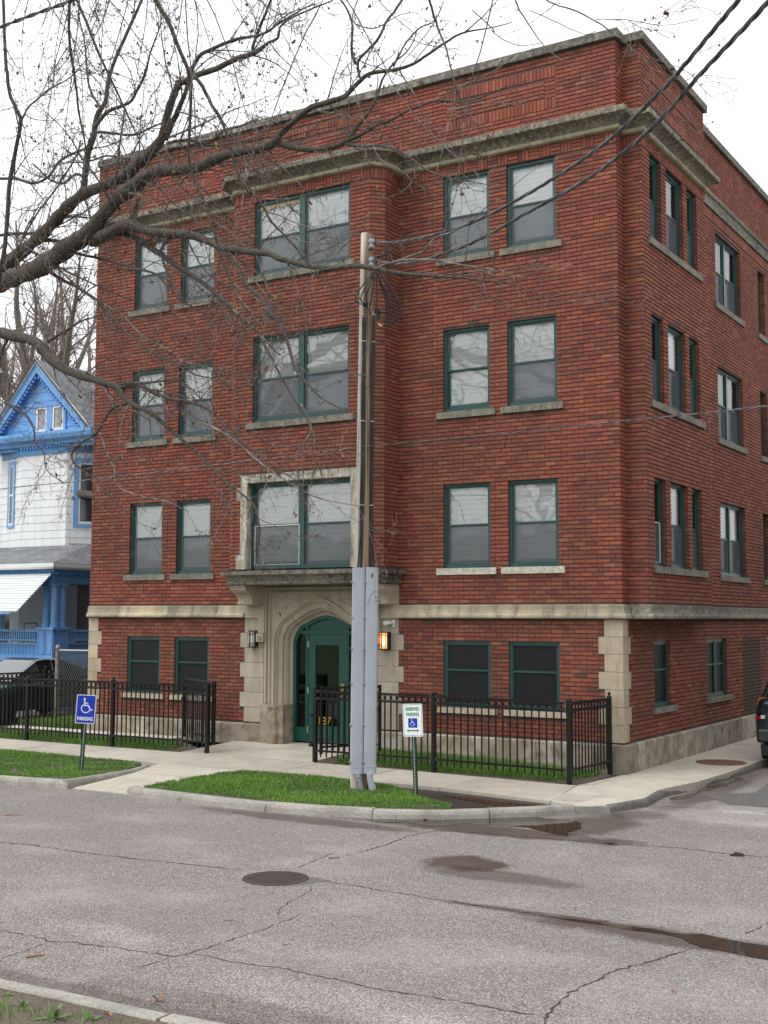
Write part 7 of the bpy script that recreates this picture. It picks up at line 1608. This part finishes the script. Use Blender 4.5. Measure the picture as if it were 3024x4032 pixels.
 tr(-9.0, -8.4, ('B', [(1180, -40, 8), (1210, 70, 8), (1240, 170, 7), (1280, 290, 6), (1330, 480, 5), (1370, 570, 4), (1450, 700, 3), (1500, 770, 2)])),
 tr(-9.0, -8.6, ('C', [(330, -30, 5), (420, 20, 5), (560, 75, 5), (700, 150, 4.5), (820, 240, 4), (930, 340, 3.5), (1000, 400, 3), (1100, 440, 2.5), (1200, 465, 2), (1270, 405, 2)])),
 tr(-8.9, -8.8, ('C', [(660, 120, 3), (750, 125, 3), (850, 125, 3), (1000, 155, 2.5), (1100, 160, 2), (1250, 133, 2)])), tr(-8.9, -8.8, ('C', [(850, 125, 2.5), (940, 160, 2.5), (1010, 180, 2), (1090, 220, 2)])),
 tr(-9.0, -8.6, ('C', [(180, -20, 5), (215, 60, 5), (260, 130, 4), (340, 240, 3.5), (430, 330, 3), (560, 420, 2.5), (635, 477, 2)])),
 tr(-8.4, -8.2, ('C', [(-60, 60, 4), (60, 170, 4), (50, 170, 3), (160, 240, 3), (260, 250, 2), (360, 230, 2)])),
 tr(-8.9, -8.8, ('C', [(270, 60, 3), (370, 100, 3), (480, 150, 3), (600, 190, 2), (660, 180, 2)])),
 tr(-6.1, -6.4, ('C', [(-250, 560, 5), (-100, 490, 4), (30, 430, 3.5), (150, 360, 3), (250, 330, 2), (300, 260, 2)])),
 tr(-6.1, -6.4, ('C', [(-200, 640, 5), (-60, 610, 4), (60, 590, 3.5), (180, 600, 3), (240, 590, 2)])),
 tr(-6.5, -6.8, ('C', [(100, 1570, 3.5), (220, 1620, 3), (340, 1570, 3), (460, 1560, 2.5), (560, 1530, 1.5)])), tr(-6.5, -6.8, ('C', [(400, 1730, 3), (520, 1700, 2.5), (600, 1720, 2), (700, 1735, 2), (800, 1690, 1.5), (880, 1645, 1.5)])),
]
for q in TR: pass
fg = thing('bare_tree', 'bare spreading street tree with budding twigs hanging in front of the brick building', 'tree', (-12.0, -5.2, 0))
paths = []
for i, s in enumerate(TR):
    P, R = trace(s); P, R = smooth_path(P, R); P = P+np.cumsum(NR.randn(*P.shape)*.004, axis=0)*(R[:, None] < .05); paths.append((P, R))
# trunk and the crown limbs above the frame that carry the hanging shoots
trunk = [(-12.0, -5.2, -.1), (-11.98, -5.2, 1.2), (-11.9, -5.2, 2.6), (-11.7, -5.2, 3.9), (-11.3, -5.2, 4.9)]
TP, TRr = smooth_path(trunk, [.42, .34, .31, .30, .28]); m = MB(); m.tube(TP, list(TRr), 16); m.build('trunk', M['bark'], fg, smooth=True)
l0 = paths[0][0][0]; l1 = paths[5][0][0]
dl = [i for i, s in enumerate(TR) if s[2][0][0] == 'D' and s[2][0][1] == -60][0]; l2 = paths[dl][0][0]
extra = [([trunk[4], (trunk[4]+l0)/2+[0, 0, .15] if False else tuple((np.array(trunk[4])+l0)/2+np.array([0, 0, .1])), tuple(l0)], [.24, .21, paths[0][1][0]]),
         ([trunk[4], tuple((np.array(trunk[4])+l1)/2+np.array([-.2, 0, .3])), tuple(l1)], [.22, .18, paths[5][1][0]]),
         ([trunk[3], tuple((np.array(trunk[3])+l2)/2+np.array([-.1, 0, .2])), tuple(l2)], [.20, .14, paths[dl][1][0]]),
         ([(-11.3, -5.2, 4.9), (-11.6, -6, 7.5), (-10.6, -7, 10.5), (-8.6, -7.6, 13.0), (-6.0, -8.2, 14.2), (-3.2, -8.8, 14.6), (-1, -9.2, 14.3), (1.2, -9.4, 13.4)], [.24, .2, .17, .13, .10, .075, .05, .03]),
         ([(-11.6, -5.2, 4.2), (-13.5, -5, 7.5), (-15, -4.6, 10.5), (-16, -4, 13)], [.22, .16, .11, .05])]
for P, R in extra: P, R = smooth_path(P, R, 5); paths.append((P, R))
rs = np.random.RandomState(21)
for P, R in paths:
    if R.max() > .02:
        m = MB(); n = 12 if R.max() > .06 else 8; R2 = R*(1+.10*rs.randn(len(R))*(R > .05)); m.tube(P, list(R2), n); m.build('branch', M['bark'], fg, smooth=True)
    else: m = MB(); m.tube(P, list(R), 5); m.build('branch', M['twig'], fg, smooth=True)
def L1(rs, n, rad): return np.clip((.4+1.3*rs.rand(n)**1.3)*(.6+rad*9), .25, 2.3)
def L2(rs, n, rad): return .12+.42*rs.rand(n)**1.3
def L3(rs, n, rad): return .03+.16*rs.rand(n)**1.6
far_r = set(i for i, q in enumerate(TR) if q[2][0][0] == 'C' or (q[2][0][0] == 'B' and q[2][-1][0] == 'C'))
vis_paths = [p for i, p in enumerate(paths[:len(TR)]) if i not in far_r]+[paths[len(TR)+3]]; rpaths = [p for i, p in enumerate(paths[:len(TR)]) if i in far_r]
small = [(P, R) for P, R in vis_paths if R.mean() < .022]; big = [(P, R) for P, R in vis_paths if R.mean() >= .022]
pa = samples(big, 6.2, rs, .05); pb = samples(small, 5.4, rs, .03); pc = samples(rpaths, 2.2, rs, .05); pos, dr, rad = [np.concatenate([a, b, c]) for a, b, c in zip(pa, pb, pc)]
kk = rs.rand(len(pos)) < np.where(pos[:, 0] > -1.2, .28, np.where(pos[:, 0] > -3.2, .6, 1.0)); pos, dr, rad = pos[kk], dr[kk], rad[kk]
A1, B1 = sprout(pos, dr, rad, L1, rs, 12, (.4, 1.15), .085, -.005, lambda L: .006+.0065*L, .0034, flat=(1, .45, 1))
# long weeping shoots from the crown above the frame
n_ = 42; hx = rs.rand(n_)*rs.rand(n_)*7; hp = np.array([at(60+x_*300, -60-120*rs.rand(), y=-6.6-1.6*rs.rand()) for x_ in hx]); hd = np.stack([.55*rs.randn(n_)+.2, .12*rs.randn(n_), -np.ones(n_)], 1); hd /= np.linalg.norm(hd, axis=1, keepdims=True)
H1, HB = sprout(hp, hd, np.full(n_, .02), lambda r, n, q: 1.2+3.4*r.rand(n)**1.5, rs, 14, (.0, .12), .07, -.05, lambda L: .005+.0018*L, .0032)
def keep(A, B): k = (A[:, :, 1].max(1) < -1.0); return A[k], B[k]
A1, B1 = keep(A1, B1)
s1 = [(a, b) for a, b in zip(A1, B1)]+[(a, b) for a, b in zip(H1, HB)]
pos, dr, rad = samples(s1, 4.6, rs, .15); A2, B2 = sprout(pos, dr, rad, L2, rs, 7, (.5, 1.1), .11, .0, lambda L: .0045+.004*L, .0030, flat=(1, .5, 1)); A2, B2 = keep(A2, B2)
pos, dr, rad = samples(s1+small+[(a, b) for a, b in zip(A2, B2)], 7.5, rs, .05); A3, B3 = sprout(pos, dr, rad, L3, rs, 4, (.6, 1.35), .2, .0, lambda L: .0036+0*L, .0028); A3, B3 = keep(A3, B3)
Vs = []; Qs = []; off = 0
for A, B, n in ((H1, HB, 4), (A1, B1, 4), (A2, B2, 3), (A3, B3, 3)):
    V, Q = tubes(A, B, n); Vs.append(V); Qs.append(Q+off); off += len(V)
me = fast_mesh('twigs', np.concatenate(Vs), np.concatenate(Qs), M['twig']); link('twigs', me, fg, kind='stuff')
# buds and old seed clusters
def octa(C, s, stretch=1.5):
    n = len(C); o = np.array([[1, 0, 0], [-1, 0, 0], [0, 1, 0], [0, -1, 0], [0, 0, stretch], [0, 0, -stretch]], float); V = C[:, None, :]+o[None]*s[:, None, None]*(1+.25*rs.randn(n, 6, 1)); f = np.array([[0, 2, 4], [2, 1, 4], [1, 3, 4], [3, 0, 4], [2, 0, 5], [1, 2, 5], [3, 1, 5], [0, 3, 5]])
    return V.reshape(-1, 3), (f[None]+np.arange(n)[:, None, None]*6).reshape(-1, 3)
tips = np.concatenate([A3[:, -1], A3[:, -1]+rs.randn(len(A3), 3)*.004]); k = rs.rand(len(tips)) < .30; C = tips[k]; V, T = octa(C, .005+.007*rs.rand(len(C))); link('bud_tips', fast_mesh('bud_tips', V, T, M['bud']), fg, kind='stuff')
C0 = A2[:, -1][rs.rand(len(A2)) < .16]; C = np.concatenate([C0+rs.randn(*C0.shape)*.012 for _ in range(4)]); V, T = octa(C, .008+.012*rs.rand(len(C)), 1.3); link('seed_clusters', fast_mesh('seed_clusters', V, T, M['bud']), fg, kind='stuff')
C0 = A2[:, -1][rs.rand(len(A2)) < .045]; C = np.concatenate([C0+rs.randn(*C0.shape)*.014 for _ in range(2)]); V, T = octa(C, .007+.008*rs.rand(len(C)), 2.2); link('leaf_buds', fast_mesh('leaf_buds', V, T, M['leaf_bud']), fg, kind='stuff')
def bare_tree(label, x, y, h, lean, seed, r0=.38, forks=3, group=None, spread=.5):
    t = thing('bare_tree', label, 'tree', (x, y, 0), group=group); rs = np.random.RandomState(seed)
    tp = [(x, y, -.2), (x+lean*.1, y, h*.12), (x+lean*.3, y, h*.25), (x+lean*.5, y, h*.36)]; P, R = smooth_path(tp, [r0*1.2, r0, r0*.9, r0*.8]); m = MB(); m.tube(P, list(R), 12); m.build('trunk', M['far_bark'], t, smooth=True)
    limbs = []
    for i in range(forks):
        a = 2*math.pi*i/forks+rs.rand()*1.2; d = np.array([math.cos(a)*spread, math.sin(a)*spread, 1.0]); p = np.array(tp[2+(i % 2)]); pts = [p]; L = h*(.55+.15*rs.rand())
        for k in range(7): d = d+rs.randn(3)*.13+np.array([0, 0, .05]); d /= np.linalg.norm(d); pts.append(pts[-1]+d*L/7)
        P, R = smooth_path(pts, list(np.linspace(r0*.62, .03, 8))); limbs.append((P, R)); m = MB(); m.tube(P, list(R), 8); m.build('limb', M['far_bark'], t, smooth=True)
    pos, dr, rad = samples(limbs, 1.7, rs, .12); A, B = sprout(pos, dr, rad, lambda r, n, q: 1.2+3.2*r.rand(n)*(.5+q*4), rs, 9, (.35, .9), .12, .02, lambda L: .02+.012*L, .012)
    l1 = [(a, b) for a, b in zip(A, B)]; pos, dr, rad = samples(l1, 1.7, rs, .1); A_, B_ = sprout(pos, dr, rad, lambda r, n, q: .5+1.5*r.rand(n), rs, 7, (.4, 1.0), .15, .01, lambda L: .012+.004*L, .007)
    l2 = [(a, b) for a, b in zip(A_, B_)]; pos, dr, rad = samples(l2, 1.9, rs, .1); A3_, B3_ = sprout(pos, dr, rad, lambda r, n, q: .25+.7*r.rand(n), rs, 5, (.4, 1.1), .18, .0, lambda L: .007+0*L, .005)
    V1, Q1 = tubes(A, B, 5); link('boughs', fast_mesh('boughs', V1, Q1, M['far_bark']), t, kind='stuff')
    V2, Q2 = tubes(A_, B_, 3); V3, Q3 = tubes(A3_, B3_, 3); link('twigs', fast_mesh('twigs', np.concatenate([V2, V3]), np.concatenate([Q2, Q3+len(V2)]), M['far_twig']), t, kind='stuff')
g_ = 'bare trees behind the blue house'
def bt(label, px, y, h, lean, seed, r0, forks, spread):
    p = at(px, 2300, y=y); bare_tree(label, p[0], p[1], h, lean, seed, r0, forks, g_, spread)
bt('thick forked bare tree rising right behind the blue gable', 265, 19, 20, .5, 5, .5, 5, .36)
bt('leaning bare tree behind the grey roof at the left edge', 30, 20, 20, -.6, 6, .5, 5, .42)
bt('slender bare tree between the gable and the brick building', 345, 27, 22, .4, 8, .4, 5, .34)
bt('bare tree with steep limbs left of the blue gable', 130, 26, 23, .4, 15, .5, 5, .38)
bt('hazy distant bare tree far behind the blue house', 60, 42, 28, 0, 9, .55, 5, .45)
bt('pale distant bare tree behind the forked bare tree', 230, 44, 28, 0, 12, .5, 5, .42)
# tree between the two buildings whose sawn branch shows beside the corner
st = thing('bare_tree', 'broken tree branch poking out beside the left edge of the brick building', 'tree', (-14.0, 6.5, 0)); m = MB(); m.tube([(-13.9, 6.5, 0), (-13.95, 6.5, 3), (-13.9, 6.5, 6.2)], [.2, .18, .14], 10); m.build('trunk', M['bark'], st, smooth=True)
a_ = at(470*.6631, 1200+1120*.6631, y=6.2); m = MB(); m.tube([(-13.9, 6.5, 5.2), tuple((np.array([-13.9, 6.5, 5.2])+a_)/2+[0, 0, .05]), tuple(a_)], [.13, .13, .11], 10); m.build('broken_branch', M['bark'], st, smooth=True)
# trees on the rise behind the photographer (mirrored in the panes)
g2 = 'bare trees behind the photographer'
for i, (x, y) in enumerate(((-14, -26), (-3, -33), (20, -30))): bare_tree(['bare tree on the grassy rise across the street to the left', 'bare tree on top of the grassy rise', 'bare tree on the grassy rise to the right'][i], x, y, 13, .5, 30+i, .35, 3, g2, .5)
# ------------------------------------------------------------------ the robin
rb = thing('robin', 'small robin with an orange breast perched on the branch', 'bird', (-5.72, -5.0, 8.30)); c = np.array([-5.735, -5.0, 8.345])
ax = np.array([.62, -.1, .78]); ax /= np.linalg.norm(ax); m = MB(); pr = [(-.105, .006), (-.085, .022), (-.05, .040), (-.01, .050), (.03, .047), (.055, .036), (.072, .030), (.09, .031), (.105, .024), (.116, .008)]
bodyp = [c+ax*s*.95 for s, r in pr]; m.tube(bodyp, [r for s, r in pr], 16); o = m.build('body', [M['robin_back'], M['robin_breast']], rb, smooth=True)
for p in o.data.polygons:
    q = np.array(p.center)-c; s = q@ax; per = q-ax*s
    if per@np.array([.75, -.35, -.55]) > .004 and s < .07: p.material_index = 1
m = MB(); h = c+ax*.092; m.tube([h+[.02, -.005, .002], h+[.045, -.012, -.004]], [.007, .001], 6); m.build('beak', M['brass'], rb)
m = MB(); t0 = c-ax*.085; m.add([t0+[-.0, .012, 0], t0+[0, -.012, 0], t0+[-.07, -.014, -.055], t0+[-.07, .014, -.055], t0+[-.003, 0, .008], t0+[-.072, 0, -.05]], [(0, 1, 2, 3), (0, 3, 5, 4), (1, 4, 5, 2)]); m.build('tail', M['robin_back'], rb)
for s in (-1, 1):
    m = MB(); w0 = c+ax*.03+np.array([-.012, s*.036, .012]); m.tube([w0, w0-ax*.05+[-.004, s*.004, 0], w0-ax*.11+[-.01, -s*.012, 0]], [.022, .024, .004], 8); m.build('wing', M['robin_back'], rb, smooth=True)
    m = MB(); m.tube([h+np.array([.008, s*.019-.004, .006]), h+np.array([.009, s*.024-.004, .006])], [.005, .003], 6); m.build('eye', M['rubber'], rb)
    m = MB(); m.tube([c+np.array([.0, s*.014, -.04]), c+np.array([.012, s*.014, -.065])], [.004, .003], 5); m.build('leg', M['bronze'], rb)
